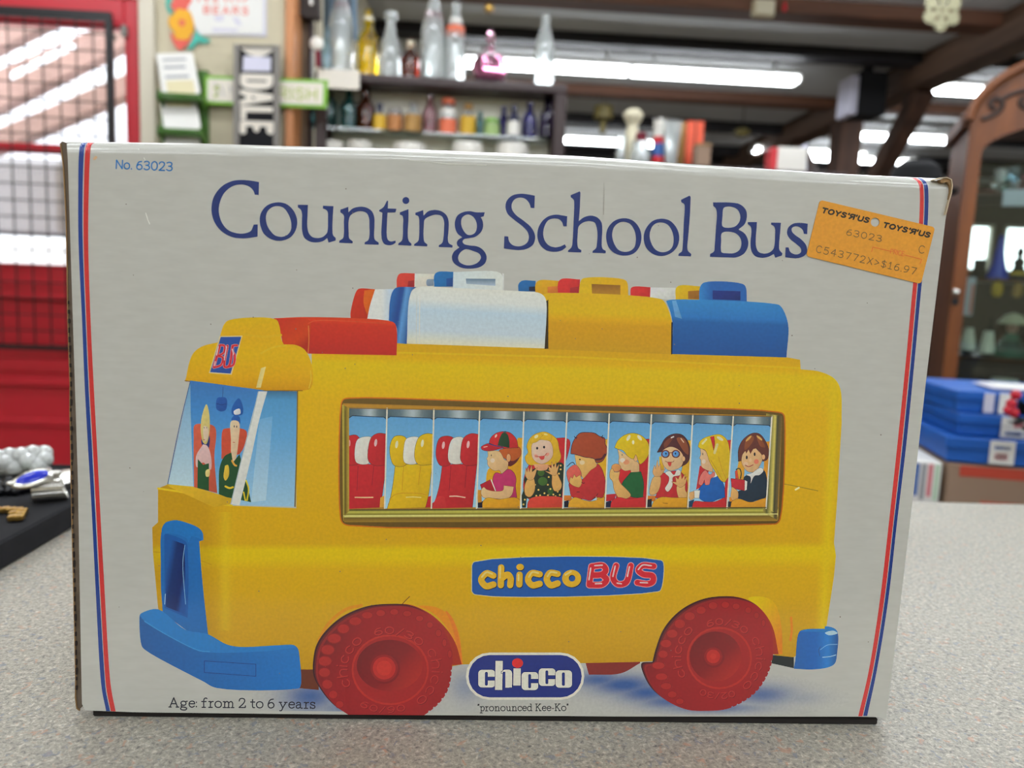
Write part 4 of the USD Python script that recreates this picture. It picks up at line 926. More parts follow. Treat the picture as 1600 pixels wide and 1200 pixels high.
# laminate: grey beige with fine flecks of grey blue, brown and orange
usdkit.material(stage, '/World/Looks/laminate', {
    'tc': ('texture_coordinate', {}),
    'n1': ('noise_texture', {'scale': 420.0, 'detail': 3.0, 'roughness': .8, 'distortion': .5}), 'r1': ('rgb_ramp', {'ramp': [(.29, tuple(lin((92, 90, 88)))), (.43, tuple(lin((150, 145, 134)))), (.56, tuple(lin((172, 166, 152)))), (.70, tuple(lin((212, 206, 193))))]}),
    'n2': ('noise_texture', {'scale': 210.0, 'detail': 2.0, 'distortion': .6}), 'r2': ('rgb_ramp', {'ramp': [(.625, (0, 0, 0)), (.70, (.65, .65, .65))]}),
    'm2': ('mix_color', {'b': tuple(lin((186, 140, 112)))}),
    'mp': ('mapping', {'location': (3.1, 1.7, .4)}), 'n3': ('noise_texture', {'scale': 240.0, 'detail': 2.0, 'distortion': .6}), 'r3': ('rgb_ramp', {'ramp': [(.61, (0, 0, 0)), (.69, (.65, .65, .65))]}),
    'm3': ('mix_color', {'b': tuple(lin((120, 128, 142)))}), 'n4': ('noise_texture', {'scale': 1.6, 'detail': 2.0}), 'p': ('principled_bsdf', {'roughness': .42, 'specular_ior_level': .45})},
    [('tc.object', 'n1.vector'), ('tc.object', 'n2.vector'), ('tc.object', 'mp.vector'), ('mp.vector', 'n3.vector'), ('n1.fac', 'r1.fac'), ('n2.fac', 'r2.fac'), ('n3.fac', 'r3.fac'),
     ('r1.color', 'm2.a'), ('r2.color', 'm2.fac'), ('m2.result', 'm3.a'), ('r3.color', 'm3.fac'), ('m3.result', 'p.base_color')], surface='p.BSDF')
MATS['laminate'] = UsdShade.Material.Get(stage, '/World/Looks/laminate')
# coated white board of the carton: faint mottling, soft gloss, shallow dents
usdkit.material(stage, '/World/Looks/coated_board', {
    'tc': ('texture_coordinate', {}), 'mp': ('mapping', {'scale': (40, 40, 160)}), 'n': ('noise_texture', {'scale': 2.0, 'detail': 4.0, 'roughness': .6}),
    'r': ('rgb_ramp', {'ramp': [(.3, (.575, .571, .524)), (.7, (.622, .619, .571))]}), 'n2': ('noise_texture', {'scale': 14.0, 'detail': 2.0}),
    'b': ('bump', {'strength': .25, 'distance': .002}), 'p': ('principled_bsdf', {'roughness': .3, 'specular_ior_level': .5, 'coat_weight': .7, 'coat_roughness': .1})},
    [('tc.object', 'mp.vector'), ('mp.vector', 'n.vector'), ('n.fac', 'r.fac'), ('r.color', 'p.base_color'), ('tc.object', 'n2.vector'), ('n2.fac', 'b.height'), ('b.normal', 'p.normal')], surface='p.BSDF')
MATS['coated_board'] = UsdShade.Material.Get(stage, '/World/Looks/coated_board')
usdkit.material(stage, '/World/Looks/printed_ink', {
    'a': ('attribute', {'attribute': 'displayColor'}), 'tc': ('texture_coordinate', {}), 'n': ('noise_texture', {'scale': 700.0, 'detail': 2.0}),
    'r': ('rgb_ramp', {'ramp': [(.3, (.90, .90, .90)), (.7, (1, 1, 1))]}), 'mx': ('mix_color', {'blend_type': 'multiply', 'fac': 1.0}), 'p': ('principled_bsdf', {'roughness': .3, 'specular_ior_level': .5, 'coat_weight': .7, 'coat_roughness': .1})},
    [('a.color', 'mx.a'), ('tc.object', 'n.vector'), ('n.fac', 'r.fac'), ('r.color', 'mx.b'), ('mx.result', 'p.base_color')], surface='p.BSDF')
MATS['printed_ink'] = UsdShade.Material.Get(stage, '/World/Looks/printed_ink')

# ---------------------------------------------------------------- the room
FLOOR, CEIL = -0.95, 1.677
YW = 2.25                                        # the wall with the red door
XP = float(at(447, 100, YW)[0])                  # where that wall ends
XL, XR, YF, YB = -2.3, 7.6, -3.6, 9.2


def slab(lo, hi, ch=0.002):
    return cbox(lo, hi, ch)


def join(*ms):
    b = MB()
    for m in ms:
        b.add(m)
    return b.get()


struct('floor', slab((XL - .1, YF - .1, FLOOR - .1), (XR + .1, YB + .1, FLOOR)), 'floor_vinyl')
struct('ceiling', join(slab((XL - .1, YF - .1, CEIL), (XR + .1, YW + .1, CEIL + .1)), slab((XP - .1, YW + .1, CEIL), (XR + .1, YB + .1, CEIL + .1))), 'ceiling_paint')
dx1, dz1 = float(at(219, 100, YW)[0]), float(at(215, -4, YW)[2])      # the door opening
dx0 = dx1 - 0.91
struct('wall_left', slab((XL - .1, YF, FLOOR), (XL, YW, CEIL)), 'wall_paint')
struct('wall_door', join(slab((XL - .1, YW, FLOOR), (dx0, YW + .1, CEIL)), slab((dx0, YW, dz1), (dx1, YW + .1, CEIL)), slab((dx1, YW, FLOOR), (XP, YW + .1, CEIL))), 'wall_paint')
struct('wall_inner_left', slab((XP - .1, YW + .1, FLOOR), (XP, YB, CEIL)), 'wall_paint')
struct('wall_right', slab((XR, YF, FLOOR), (XR + .1, YB, CEIL)), 'wall_paint')
struct('wall_front', slab((XL - .1, YF - .1, FLOOR), (XR + .1, YF, CEIL)), 'wall_paint')
# the back wall with the two panes seen past the oak cabinet
wz0, wz1 = float(at(1560, 425, YB)[2]), float(at(1560, 352, YB)[2])
wa0, wa1 = float(at(1510, 390, YB)[0]), float(at(1549, 390, YB)[0])
wb0 = float(at(1566, 390, YB)[0]); wb1 = min(wb0 + .62, XR - .1)
M('back_wall_paint', (92, 82, 72), .8)
struct('wall_back', join(slab((XP - .1, YB, FLOOR), (XR + .1, YB + .1, wz0)), slab((XP - .1, YB, wz1), (XR + .1, YB + .1, CEIL)), slab((XP - .1, YB, wz0), (wa0, YB + .1, wz1)), slab((wa1, YB, wz0), (wb0, YB + .1, wz1)), slab((wb1, YB, wz0), (XR + .1, YB + .1, wz1))), 'back_wall_paint')
for n, (a, b) in enumerate(((wa0, wa1), (wb0, wb1)), 1):
    w = UsdGeom.Xform.Define(stage, f'/World/window_{n}').GetPrim()
    tag(w, kind='structure')
    obj('frame', join(slab((a, YB - .02, wz0), (a + .03, YB + .05, wz1)), slab((b - .03, YB - .02, wz0), (b, YB + .05, wz1)), slab((a, YB - .02, wz0), (b, YB + .05, wz0 + .03)), slab((a, YB - .02, wz1 - .03), (b, YB + .05, wz1))), 'casing_paint', w)
    obj('pane', slab((a + .02, YB + .03, wz0 + .02), (b - .02, YB + .036, wz1 - .02), .001), 'window_glass', w)
# casing beside the door, oak end trim of the wall
cx1 = float(at(246, 150, YW)[0])
struct('trim_1', slab((dx1 + .002, YW - .018, FLOOR), (cx1, YW, dz1 + .09), .004), 'casing_paint')
struct('trim_2', slab((dx0 - .07, YW - .018, FLOOR), (dx0 - .002, YW, dz1 + .09), .004), 'casing_paint')
struct('trim_3', slab((dx0 + .0, YW - .018, dz1 + .012), (dx1, YW, dz1 + .09), .004), 'casing_paint')
struct('trim_4', slab((XP, YW - .02, FLOOR), (float(at(461, 100, YW)[0]), YW + .1, CEIL), .004), 'trim_wood')
struct('baseboard_door', slab((cx1, YW - .015, FLOOR), (XP, YW, FLOOR + .1), .003), 'casing_paint')

# the red door: a frame of stiles and rails, a cross bar, two panes, a ribbed lower panel
door = UsdGeom.Xform.Define(stage, '/World/door_1').GetPrim()
tag(door, 'red painted shop door with glazed upper half behind a wire grille', kind='structure')
yd0, yd1 = YW + .006, YW + .05
X = lambda px, py=150, Y=YW: float(at(px, py, Y)[0])
Z = lambda py, px=60, Y=YW: float(at(px, py, Y)[2])
gx1, gz1, gz0, mz1, mz0 = X(194), Z(38, 100), Z(413), Z(223), Z(238)
gx0 = dx0 + (dx1 - gx1)
obj('stile', slab((gx1, yd0, FLOOR + .01), (dx1 - .003, yd1, dz1 - .003), .006), 'red_paint', door)
obj('stile', slab((dx0 + .003, yd0, FLOOR + .01), (gx0, yd1, dz1 - .003), .006), 'red_paint', door)
obj('rail', slab((gx0, yd0, gz1), (gx1, yd1, dz1 - .003), .006), 'red_paint', door)
obj('cross_bar', slab((gx0, yd0 + .006, mz0), (gx1, yd1 - .006, mz1), .004), 'red_paint', door)
rb = MB()
rb.add(slab((gx0, yd0 + .008, FLOOR + .01), (gx1, yd1, gz0), .004))
for a, b, q in ((413, 470, .0), (560, 584, .006), (590, 604, -.004), (655, 668, .004)):
    rb.add(slab((gx0, yd0 - .004 + q, Z(b)), (gx1, yd0 + .02, Z(a)), .004))
obj('lower_panel', rb.get(), 'red_paint', door)
obj('pane', slab((gx0, YW + .026, mz1), (gx1, YW + .031, gz1), .001), 'window_glass', door)
obj('pane', slab((gx0, YW + .026, gz0), (gx1, YW + .031, mz0), .001), 'window_glass', door)
obj('clip', slab((X(192), YW - .01, Z(58, 196)), (X(201), YW + .012, Z(40, 196)), .003), 'grey_metal', door)
# the wire grille: black bars and a welded mesh
gr = thing('window_grille', 'black welded wire security grille in front of the red door window', 'grille', (0, 0, 0))
YG_ = YW - .03
bx1 = float(at(172, 100, YG_)[0]); bx0 = bx1 - .74
bz1, bz0 = float(at(90, 22, YG_)[2]), float(at(60, 543, YG_)[2])
obj('bar', bar((bx0, YG_, bz1), (bx1 + .008, YG_, bz1), .022, .026), 'black_metal', gr)
obj('bar', bar((bx1, YG_, bz1), (bx1, YG_, bz0), .02, .02, up=(0, 1, 0)), 'black_metal', gr)
obj('bar', bar((bx0, YG_, bz1), (bx0, YG_, bz0), .02, .02, up=(0, 1, 0)), 'black_metal', gr)
obj('bar', bar((bx0, YG_, bz0), (bx1, YG_, bz0), .016, .016), 'black_metal', gr)
p_ = 24.2 * (YG_ - CAM_POS[1]) / FPX
k = 0
while bx1 - (k + 1) * p_ > bx0:
    k += 1
    obj('wire', bar((bx1 - k * p_, YG_ + .004, bz1), (bx1 - k * p_, YG_ + .004, bz0), .0042, .0042, .001, up=(0, 1, 0)), 'black_metal', gr)
k = 0
while bz1 - (k + 1) * p_ > bz0:
    k += 1
    obj('wire', bar((bx0, YG_ - .001, bz1 - k * p_), (bx1, YG_ - .001, bz1 - k * p_), .0042, .0042, .001), 'black_metal', gr)
for qx in (bx0, bx1):
    for qz in (bz0 + .05, bz1 - .05):
        obj('spacer', bar((qx, YG_, qz), (qx, YW + .008, qz), .012), 'black_metal', gr)

# outside: snow, leaning timbers with snow on them, a grey tarpaulin-covered stack
ground = struct('ground_outside', slab((-6, YW + .2, FLOOR - .25), (XP - .15, 9, FLOOR - .1), .02), 'snow')
bank_ = hull([(x, y, z) for x in (-3.6, XP - .2) for y, z in ((4.1, FLOOR - .12), (6.2, FLOOR - .12), (5.2, 1.9), (6.2, 1.9))])
struct('snow_bank_outside', bank_, 'snow')
ORD = ('lowest', 'second lowest', 'third from the bottom', 'fourth from the bottom', 'third from the top', 'second from the top', 'topmost')
for k in range(7):
    t = thing('timber', f'snow-topped brown timber outside the red door, {ORD[k]} of the leaning ones', 'timber', (0, 0, 0), group='snowy timbers outside the door')
    y_ = 3.92 + .115 * k
    r0 = 330 - 46 * k
    c0, c1 = at(-250, r0, y_), at(300, r0 - (235 + 40 * (k % 2)), y_)
    n_ = np.array([0, 0, 1.0])
    obj('beam', bar(c0, c1, .10, .10, .008), 'timber_brown', t)
    for a, b in (((.05, .36), (.5, .68)) if k % 2 else ((.0, .22), (.34, .52), (.66, .9))):
        obj('snow', bar(c0 + (c1 - c0) * a + n_ * .07, c0 + (c1 - c0) * b + n_ * .07, .095, .05, .02), 'snow', t)
tp = thing('covered_stack', 'grey tarpaulin-covered stack behind the lower door pane', 'stack', (0, 0, 0))
q0, q1 = at(-350, 345, 3.4), at(97, 248, 3.4)
obj('tarp', slab((q0[0], 3.4, q0[2] - .02), (q1[0], 3.75, q1[2]), .03), 'tarp_grey', tp)
obj('base', slab((q0[0] - .1, 3.36, FLOOR - .1), (q1[0] + .12, 3.8, q0[2] - .02), .04), 'snow', tp)

# beams, girder, posts
def beam(n, d0, d1, h):
    y0, y1 = CAM_POS[1] + d0, CAM_POS[1] + d1
    x0 = XL if y1 < YW else XP
    struct(f'beam_{n}', slab((x0, y0, CAM_POS[2] + h), (XR, y1, CEIL), .006), 'beam_black' if n in (6, 8, 9, 10) else 'beam_wood')


for n, q in enumerate(((-1.6, -1.45, 1.39), (-.1, .05, 1.39), (1.3, 1.45, 1.39), (2.3, 2.44, 1.39), (4.0, 4.16, 1.40), (4.70, 4.85, 1.41), (5.84, 5.98, 1.40), (6.80, 6.92, 1.39), (7.9, 8.05, 1.39), (8.4, 8.55, 1.39)), 1):
    beam(n, *q)
gxa = CAM_POS[0] + 2.62
struct('girder_1', slab((gxa, 3.3, CAM_POS[2] + 1.30), (gxa + .19, YB, CEIL), .008), 'girder_wood')
py_ = CAM_POS[1] + 5.75
struct('post_1', slab((gxa + .02, py_, FLOOR), (gxa + .19, py_ + .17, CAM_POS[2] + 1.299), .006), 'post_wood')
struct('brace_1', bar((gxa + .11, py_ - .9, CAM_POS[2] + 1.30), (gxa + .11, py_ + .02, CAM_POS[2] + .4), .11, .11, .005), 'post_wood')
struct('brace_2', bar((gxa + .11, py_ + 1.0, CAM_POS[2] + 1.30), (gxa + .11, py_ + .12, CAM_POS[2] + .45), .11, .11, .005), 'post_wood')

# fluorescent fittings: housing, two tubes, end caps
def fitting(L):
    t = thing('strip_light', '', 'ceiling light', (0, 0, 0))
    obj('housing', cbox((-L / 2, -.064, .020), (L / 2, .064, .055), .008), 'white_enamel', t)
    for s in (-.040, .040):
        obj('tube', tube([(-L / 2 + .02, s, 0), (0, s, 0), (L / 2 - .02, s, 0)], .0165, 8), 'tube_glow', t)
    for s in (-1, 1):
        obj('end_cap', cbox((s * L / 2 - .010, -.066, -.020), (s * L / 2 + .010, .066, .03), .004), 'white_enamel', t)
        obj('hanger', bar((s * L * .36, 0, .05), (s * L * .36, 0, .13), .016, up=(0, 1, 0)), 'white_enamel', t)
    return t


LZ = CEIL - .13
first = None
lamps = []
for (a, b, py, d, lab) in ((722, 980, 121, 5.0, 'glowing strip light on the ceiling partly behind the clear bottle'), (990, 1240, 132, 5.0, 'long glowing strip light on the ceiling in the open centre, longest and brightest in view'), (1440, 1668, 150, 5.0, 'glowing strip light on the ceiling running behind the arched oak cabinet'),
                           (886, 1000, 232, 7.35, 'far glowing strip light low behind the white pepper-mill vase'), (1330, 1462, 222, 6.50, 'glowing strip light beside the dark post, above the pair of farther ones'), (1288, 1402, 252, 7.6, 'farthest glowing strip light, just above the carton near its torn corner'), (1236, 1288, 246, 7.35, 'short glimpse of a strip light beside the red-edged white packet')):
    Y = CAM_POS[1] + d
    p = at((a + b) / 2, py, Y)
    if p[0] < XP + .6: p[0] = XP + .6
    if first is None:
        first = fitting(1.06)
        first.GetAttribute('xformOp:translate').Set(Gf.Vec3d(p[0], Y, LZ)); tag(first, lab, group='strip lights on the ceiling')
    else:
        dup(first, (p[0], Y, LZ), 0, lab, 'strip lights on the ceiling')
for d, xs in ((2.9, (.3, 1.7, 3.1)), (1.9, (-1.2, .2, 1.6, 3.0)), (.75, (-1.2, .2, 1.6, 3.0)), (-.55, (-1.2, .2, 1.6, 3.0)), (-1.9, (-1.2, .2, 1.6, 3.0))):
    for x in xs:
        dup(first, (x + .0, CAM_POS[1] + d, LZ), 0, 'strip light of the rows overhead, above the top of the picture', 'strip lights overhead')

# ---------------------------------------------------------------- the counter
ct = thing('counter', 'speckled grey beige laminate shop counter under the toy carton', 'counter', (0, 0, 0))
yb = float(at_z(1500, 784, 0)[1])
obj('worktop', cbox((-1.5, -.14, -.035), (1.55, yb, 0), .004), 'laminate', ct)
obj('front_panel', cbox((-1.48, -.09, FLOOR), (1.53, -.07, -.035), .002), 'casing_paint', ct)
obj('back_panel', cbox((-1.48, yb - .06, FLOOR), (1.53, yb - .04, -.035), .002), 'casing_paint', ct)
for x in (-1.48, 1.51):
    obj('end_panel', cbox((x, -.07, FLOOR), (x + .02, yb - .06, -.035), .002), 'casing_paint', ct)

# ---------------------------------------------------------------- the toy carton
RB = 0.006                                       # radius of its rounded top edge
TOP = np.array([(60, 220), (104, 221), (150, 221.5), (320, 224), (450, 228), (600, 231.5), (900, 243.6), (1150, 261), (1300, 270.5), (1400, 275.5), (1455, 278), (1480, 279), (1530, 282)], float)
_tp = np.array([at(x, y, .86 * RB) for x, y in TOP])
ztop = lambda x: np.interp(x, _tp[:, 0], _tp[:, 2])


def bend(x, z):
    q = np.clip((z - (ztop(x) - RB)) / RB, 0, 1)
    return RB - RB * np.sqrt(1 - q * q), np.arcsin(q)


def on_front(p, lift=0.0):
    """Picture pixels of the carton's front -> points of its surface."""
    p = np.asarray(p, float)
    d = np.stack([(p[:, 0] - 800) / FPX, (p[:, 1] - 600) / FPX, np.ones(len(p))], 1) @ CAM_ROT
    lo_, hi_ = np.zeros(len(p)), np.full(len(p), RB * .99)
    at_ = lambda Y: CAM_POS + d * ((Y - CAM_POS[1]) / d[:, 1])[:, None]
    for _ in range(30):
        mid = (lo_ + hi_) / 2
        P = at_(mid)
        deep = bend(P[:, 0], P[:, 2])[0] > mid
        lo_, hi_ = np.where(deep, mid, lo_), np.where(deep, hi_, mid)
    P = at_(hi_ * (hi_ > 1e-7))
    a = bend(P[:, 0], P[:, 2])[1]
    return P + lift * np.stack([0 * a, -np.cos(a), np.sin(a)], 1)


def tris(poly, edge=None):
    """Triangles of a polygon in picture pixels, cut down to a longest edge."""
    vs, fs, n = [], [], 0
    for g in polys(poly):
        if g.area < .02:
            continue
        g = g.simplify(.03)
        for h in polys(g):
            v, f = trimesh.creation.triangulate_polygon(h, engine='earcut')
            if edge and len(f):
                v, f = trimesh.remesh.subdivide_to_size(np.c_[v, np.zeros(len(v))], f, edge, max_iter=30)
                v = v[:, :2]
            # face the viewer (picture y runs down)
            a = v[f[:, 1]] - v[f[:, 0]]; b = v[f[:, 2]] - v[f[:, 0]]
            cr = a[:, 0] * b[:, 1] - a[:, 1] * b[:, 0]
            f = np.where((cr > 0)[:, None], f[:, ::-1], f)
            vs.append(v); fs.append(f + n); n += len(v)
    return (np.vstack(vs), np.vstack(fs)) if vs else (np.zeros((0, 2)), np.zeros((0, 3), int))


def printed(name, pieces, parent, lift):
    """pieces: [(points in pixels, faces, colours)] as one coloured mesh lying on the carton."""
    v = np.vstack([q[0] for q in pieces]); c = np.vstack([q[2] for q in pieces])
    at0 = np.cumsum([0] + [len(q[0]) for q in pieces])
    f = np.vstack([q[1] + o_ for q, o_ in zip(pieces, at0)])
    m = usdkit.mesh(stage, numbered(str(parent.GetPath()) + '/' + name), (on_front(v, lift), f), MAT('printed_ink'))
    UsdGeom.PrimvarsAPI(m).CreatePrimvar('displayColor', Sdf.ValueTypeNames.Color3fArray, 'vertex').Set(Vt.Vec3fArray.FromNumpy(c.astype(np.float32)))
    return m.GetPrim()


carton = thing('toy_carton', 'white toy carton printed with a yellow school bus, standing on the counter', 'box', (0, 0, 0))
RIGHT = [(1487, 284), (1485, 300), (1478, 340), (1476, 350), (1451, 560), (1426, 780), (1406, 950), (1385, 1121)]
LEFT = [(104, 224), (106, 250), (108, 275), (112, 330), (115, 380), (118, 500), (120.5, 650), (122.5, 800), (126, 1000), (128, 1100), (133, 1110)]
BOTTOM = [(210, 1113), (470, 1116), (740, 1118), (960, 1119.5), (1340, 1120), (1371, 1120.5), (1384, 1123)]
OUT = LEFT + BOTTOM + RIGHT[::-1] + [(1480, 279.6)] + [(x, y + .3) for x, y in TOP[::-1] if 104 <= x < 1470]
outline = fixp(Polygon(OUT))
# front sheet
v, f = tris(outline.intersection(sbox(0, 300, 1600, 1200)), 40.0)
v2, f2 = tris(outline.intersection(sbox(0, 0, 1600, 300)), 5.0)
obj('front_panel', join((on_front(v), f), (on_front(v2), f2)), 'coated_board', carton, smooth=40)
# the body behind it
BD_ = .125
cor = [np.array(at(*q, 0.0)) for q in ((104, 224), (1485, 290), (1384, 1122), (132, 1111))]
tl, tr, br, bl = cor
bb = []
for P, top in ((tl, 1), (tr, 1), (br, 0), (bl, 0)):
    if top:
        zt = ztop(P[0]) - .0008
        for a in np.linspace(0, np.pi / 2, 5):
            bb.append((P[0], RB - (RB - .0006) * math.cos(a), zt - RB + (RB - .0006) * math.sin(a)))
        bb.append((P[0] + .0, BD_, zt - .001))
    else:
        bb += [(P[0], .0006, P[2] + .0005), (P[0], BD_, .0015)]
bow = [(x, RB, ztop(x) - .0012) for x in np.linspace(tl[0], tr[0], 9)[1:-1]]
obj('body', hull(bb + bow), 'coated_board', carton)
obj('gap_shade_flap', cbox((bl[0] + .003, .0012, 0), (br[0] - .003, BD_ - .004, .0034), .0006), 'gap_shade', carton, label='underside flap coloured near black as the shade under the carton')  # set forward so its dark colour stands for the shade below the front


def px_slab(poly, y0, y1):
    """A flat piece of board traced on the picture, between two depths."""
    mb = MB()
    for g in polys(fixp(poly)):
        q = Polygon([at(x, y, y0)[[0, 2]] for x, y in g.exterior.coords], [[at(x, y, y0)[[0, 2]] for x, y in h.coords] for h in g.interiors])
        m = trimesh.creation.extrude_polygon(q, y1 - y0, engine='earcut')
        mb.add((np.stack([m.vertices[:, 0], y1 - m.vertices[:, 2], m.vertices[:, 1]], 1), m.faces))
    return mb.get()


edge_px = [(97, 221), (93.5, 225), (95.5, 240), (98, 262), (100, 300), (102, 340), (103.5, 400), (105, 500), (107, 560), (108.5, 600), (108, 640), (109.5, 700), (111, 800), (113.5, 900), (116, 1000), (117.2, 1060), (116.8, 1090), (119, 1107), (123, 1110), (128, 1104), (130, 1000), (126, 800), (122, 500), (116, 330), (112, 250), (106, 224)]
obj('end_flap', px_slab(Polygon(edge_px), .0022, .006), 'kraft_edge', carton, label='raw brown edge of the end flap at the left')
lin_px = [(x + .9, y) for x, y in edge_px[1:19]]
obj('flap_liner', px_slab(LineString(lin_px).buffer(.9), .0017, .0023), 'kraft_core', carton)
obj('torn_corner', px_slab(Polygon([(1469, 281), (1473, 279.6), (1480, 278.6), (1485, 281), (1486.5, 290), (1485, 302), (1482, 312), (1484.3, 300), (1484, 290), (1480, 284), (1474, 286), (1470, 285)]), -.0010, .002), 'kraft_core', carton, label='torn brown corner')
obj('torn_rim', px_slab(LineString([(1461, 281), (1469, 278), (1480, 277.2), (1487, 280.5), (1488.3, 290), (1487, 301), (1482.5, 317), (1478, 335)]).buffer(.7), -.0014, .002), 'kraft_rim', carton)

_fl = unary_union([sbox(np.interp(y, [q[1] for q in edge_px[1:19]], [q[0] for q in edge_px[1:19]]) + 1.2, y, np.interp(y, [q[1] for q in edge_px[1:19]], [q[0] for q in edge_px[1:19]]) + 2.8 + (k % 3) * .5, y + 5 + (k * 7) % 6) for k, y in enumerate(range(470, 1080, 14))])
obj('flutes', px_slab(_fl, .0012, .0017), 'dark_leather', carton)

# printed parts, each upper layer cut out of those below it
cover, pieces = Polygon(), {}
for part, poly, fn, edge in reversed(ART):
    vis = poly.intersection(outline).difference(cover)
    cover = cover.union(poly)
    v, f = tris(vis, edge)
    if len(f):
        pieces.setdefault(part, []).append((v, f, fn(v)))
bus = UsdGeom.Xform.Define(stage, str(carton.GetPath()) + '/printed_bus').GetPrim()
tag(bus, 'picture of a yellow toy bus with red wheels and blue bumpers')
for part in ('printed_bus_body', 'printed_luggage', 'printed_cap', 'printed_windscreen', 'printed_bumper', 'printed_bumper_001', 'printed_wheel', 'printed_wheel_001', 'printed_window_strip', 'printed_badge', 'printed_sign', 'printed_shadow'):
    printed(part.replace('_001', ''), pieces[part], bus, .00006)
for part, items in INKS.items():
    ps = []
    for g, c in items:
        v, f = tris(g)
        ps.append((v, f, np.tile(ink(c), (len(v), 1))))
    printed(part, ps, carton, .00009)
for g, c in STRIPES:
    v, f = tris(g.intersection(outline.buffer(-.4)), 5.0)
    printed('stripe', [(v, f, np.tile(ink(c), (len(v), 1)))], carton, .00006)
# scuffs: a pale crease, a dark crease, specks
r_ = random.Random(3)
ps = []
for g, c in ([(LineString([(946, 256), (944, 290), (943, 335)]).buffer(.7), (150, 146, 138)), (LineString([(228, 333), (231, 343), (234, 350)]).buffer(.7), (225, 225, 218)), (LineString([(217, 233), (227, 250)]).buffer(.6), (222, 222, 214)), (LineString([(148, 248), (150, 246)]).buffer(2.2), (196, 164, 128)), (LineString([(640, 250), (700, 256), (760, 258)]).buffer(.5), (214, 214, 206)), (LineString([(1248, 762), (1243, 765)]).buffer(1.4), (214, 204, 150))]
             + [(Point(r_.uniform(170, 1400), r_.uniform(270, 1080)).buffer(r_.uniform(.5, 1.1), quad_segs=2), (110, 100, 92)) for _ in range(60)]):
    v, f = tris(g)
    ps.append((v, f, np.tile(ink(c), (len(v), 1))))
printed('scuff_marks', ps, carton, .00013)

# the price sticker, with its punched hole
SK6 = Crop(1240, 300, 6.6667)
ring = SK6.poly('272,82! 1470,368! 1322,958! 128,668!').buffer(-5).buffer(5, quad_segs=5)
hole = SK6.ell(845, 315, 46, 46)
stk = UsdGeom.Xform.Define(stage, str(carton.GetPath()) + '/price_sticker').GetPrim()
tag(stk, 'orange price sticker with a round hole')
v, f = tris(ring.difference(hole))
printed('sticker_paper', [(v, f, np.tile(ink((226, 154, 48)), (len(v), 1)))], stk, .00035)
side = MB()
for rg in (ring.exterior, Polygon(hole.exterior).exterior):
    c_ = np.array(rg.coords)[:-1]
    a_, b_ = on_front(c_, .00035), on_front(c_, .00004)
    n_ = len(c_)
    side.add((np.vstack([a_, b_]), [q for i_ in range(n_) for q in ((i_, (i_ + 1) % n_, n_ + i_), ((i_ + 1) % n_, n_ + (i_ + 1) % n_, n_ + i_))]))
obj('sticker_edge', side.get(), 'brown_label', stk)
P6 = SK6.p
T = lambda s, a, b, h, pen, **kw: text_on(s, P6(*a), P6(*b), h, pen, **kw)
black = [T("TOYS 'Q' US", (288, 212), (768, 318), 7.0, 2.5, gap=.26, space=.06, slant=.12), T("TOYS 'Q' US", (926, 364), (1402, 472), 7.0, 2.5, gap=.26, space=.06, slant=.12)]
grey = [T('63023', (545, 448), (905, 520), 9.6, 1.15, gap=.3), T('C', (1296, 632), (1350, 640), 11.5, 1.1), T('C543772X>$16.97', (228, 625), (1262, 862), 10.5, 1.15, gap=.33)]
redp = [T('PRICE', (1002, 640), (1143, 668), 7.0, .8, gap=.22)] + [SK6.line('808,622! 822,574! 1000,616!', .9), SK6.line('1148,655! 1330,702! 1312,746!', .9)]
for nm, gs, c in (('shop_lettering', black, (44, 36, 30)), ('price_lettering', grey, (104, 84, 50)), ('price_bracket', redp, (206, 92, 46))):
    v, f = tris(unary_union(gs))
    printed(nm, [(v, f, np.tile(ink(c), (len(v), 1)))], stk, .00040)

# ---------------------------------------------------------------- left wall: poster, brochures, signs
def px_plate(poly, Y, t, front=None):
    """A flat plate on a wall, traced on the picture: front face at Y, thickness t behind it."""
    return px_slab(poly, Y, Y + t)


PP = Crop(255, 0, 9.4118)
poster = thing('poster', 'white paper poster with pink lettering and paper flowers on its edge', 'poster', (0, 0, 0))
yp = YW - .006
obj('sheet', px_plate(PP.poly('330,-900! 1470,-880! 1475,495! 560,510! 400,300! 330,200!', True), yp, .003), 'paper_white', poster)
obj('sleeve', px_plate(PP.poly('300,-920! 1512,-900! 1518,540! 540,520! 360,250!', True), yp + .0035, .002), 'sign_lilac', poster)
fl = lambda t, dy, m, nm='flower': obj(nm, px_plate(PP.poly(t), yp - dy, .0012), m, poster)
fl('100,80 150,0 140,-80 220,-140 330,-120 420,-40 410,30 370,80 350,140 250,190 170,180 130,120', .0016, 'coral_paper')
fl('80,270 160,200 210,130 300,140 380,160 420,230 440,300 455,380 440,470 390,520 380,570 250,580 180,560 150,460 90,380', .0040, 'marigold_paper')
obj('flower_centre', px_plate(PP.ell(275, 335, 50, 55), yp - .0055, .0012), 'orange_label', poster)
fl('105,470 160,520 200,560 380,570 420,500 460,480 455,540 400,610 330,680 240,740 180,680 130,600', .0028, 'coral_paper')
fl('470,455 540,510 590,540 690,590 600,640 520,620 440,700 370,740 380,660 430,560', .0030, 'teal_paper', 'leaf')
fl('60,-60 120,-10 110,120 150,200 90,190 40,80', .0008, 'teal_paper', 'leaf')
bars = [PP.line(t, 3.2, True) for t in ('520,-60! 520,10!', '600,-60! 640,20!', '640,20! 660,-60!', '760,-60! 760,15!', '800,15! 740,15!', '920,-60! 920,20!', '1010,20! 990,-60!', '1100,-60! 1100,15!', '1180,15! 1230,-40!')]
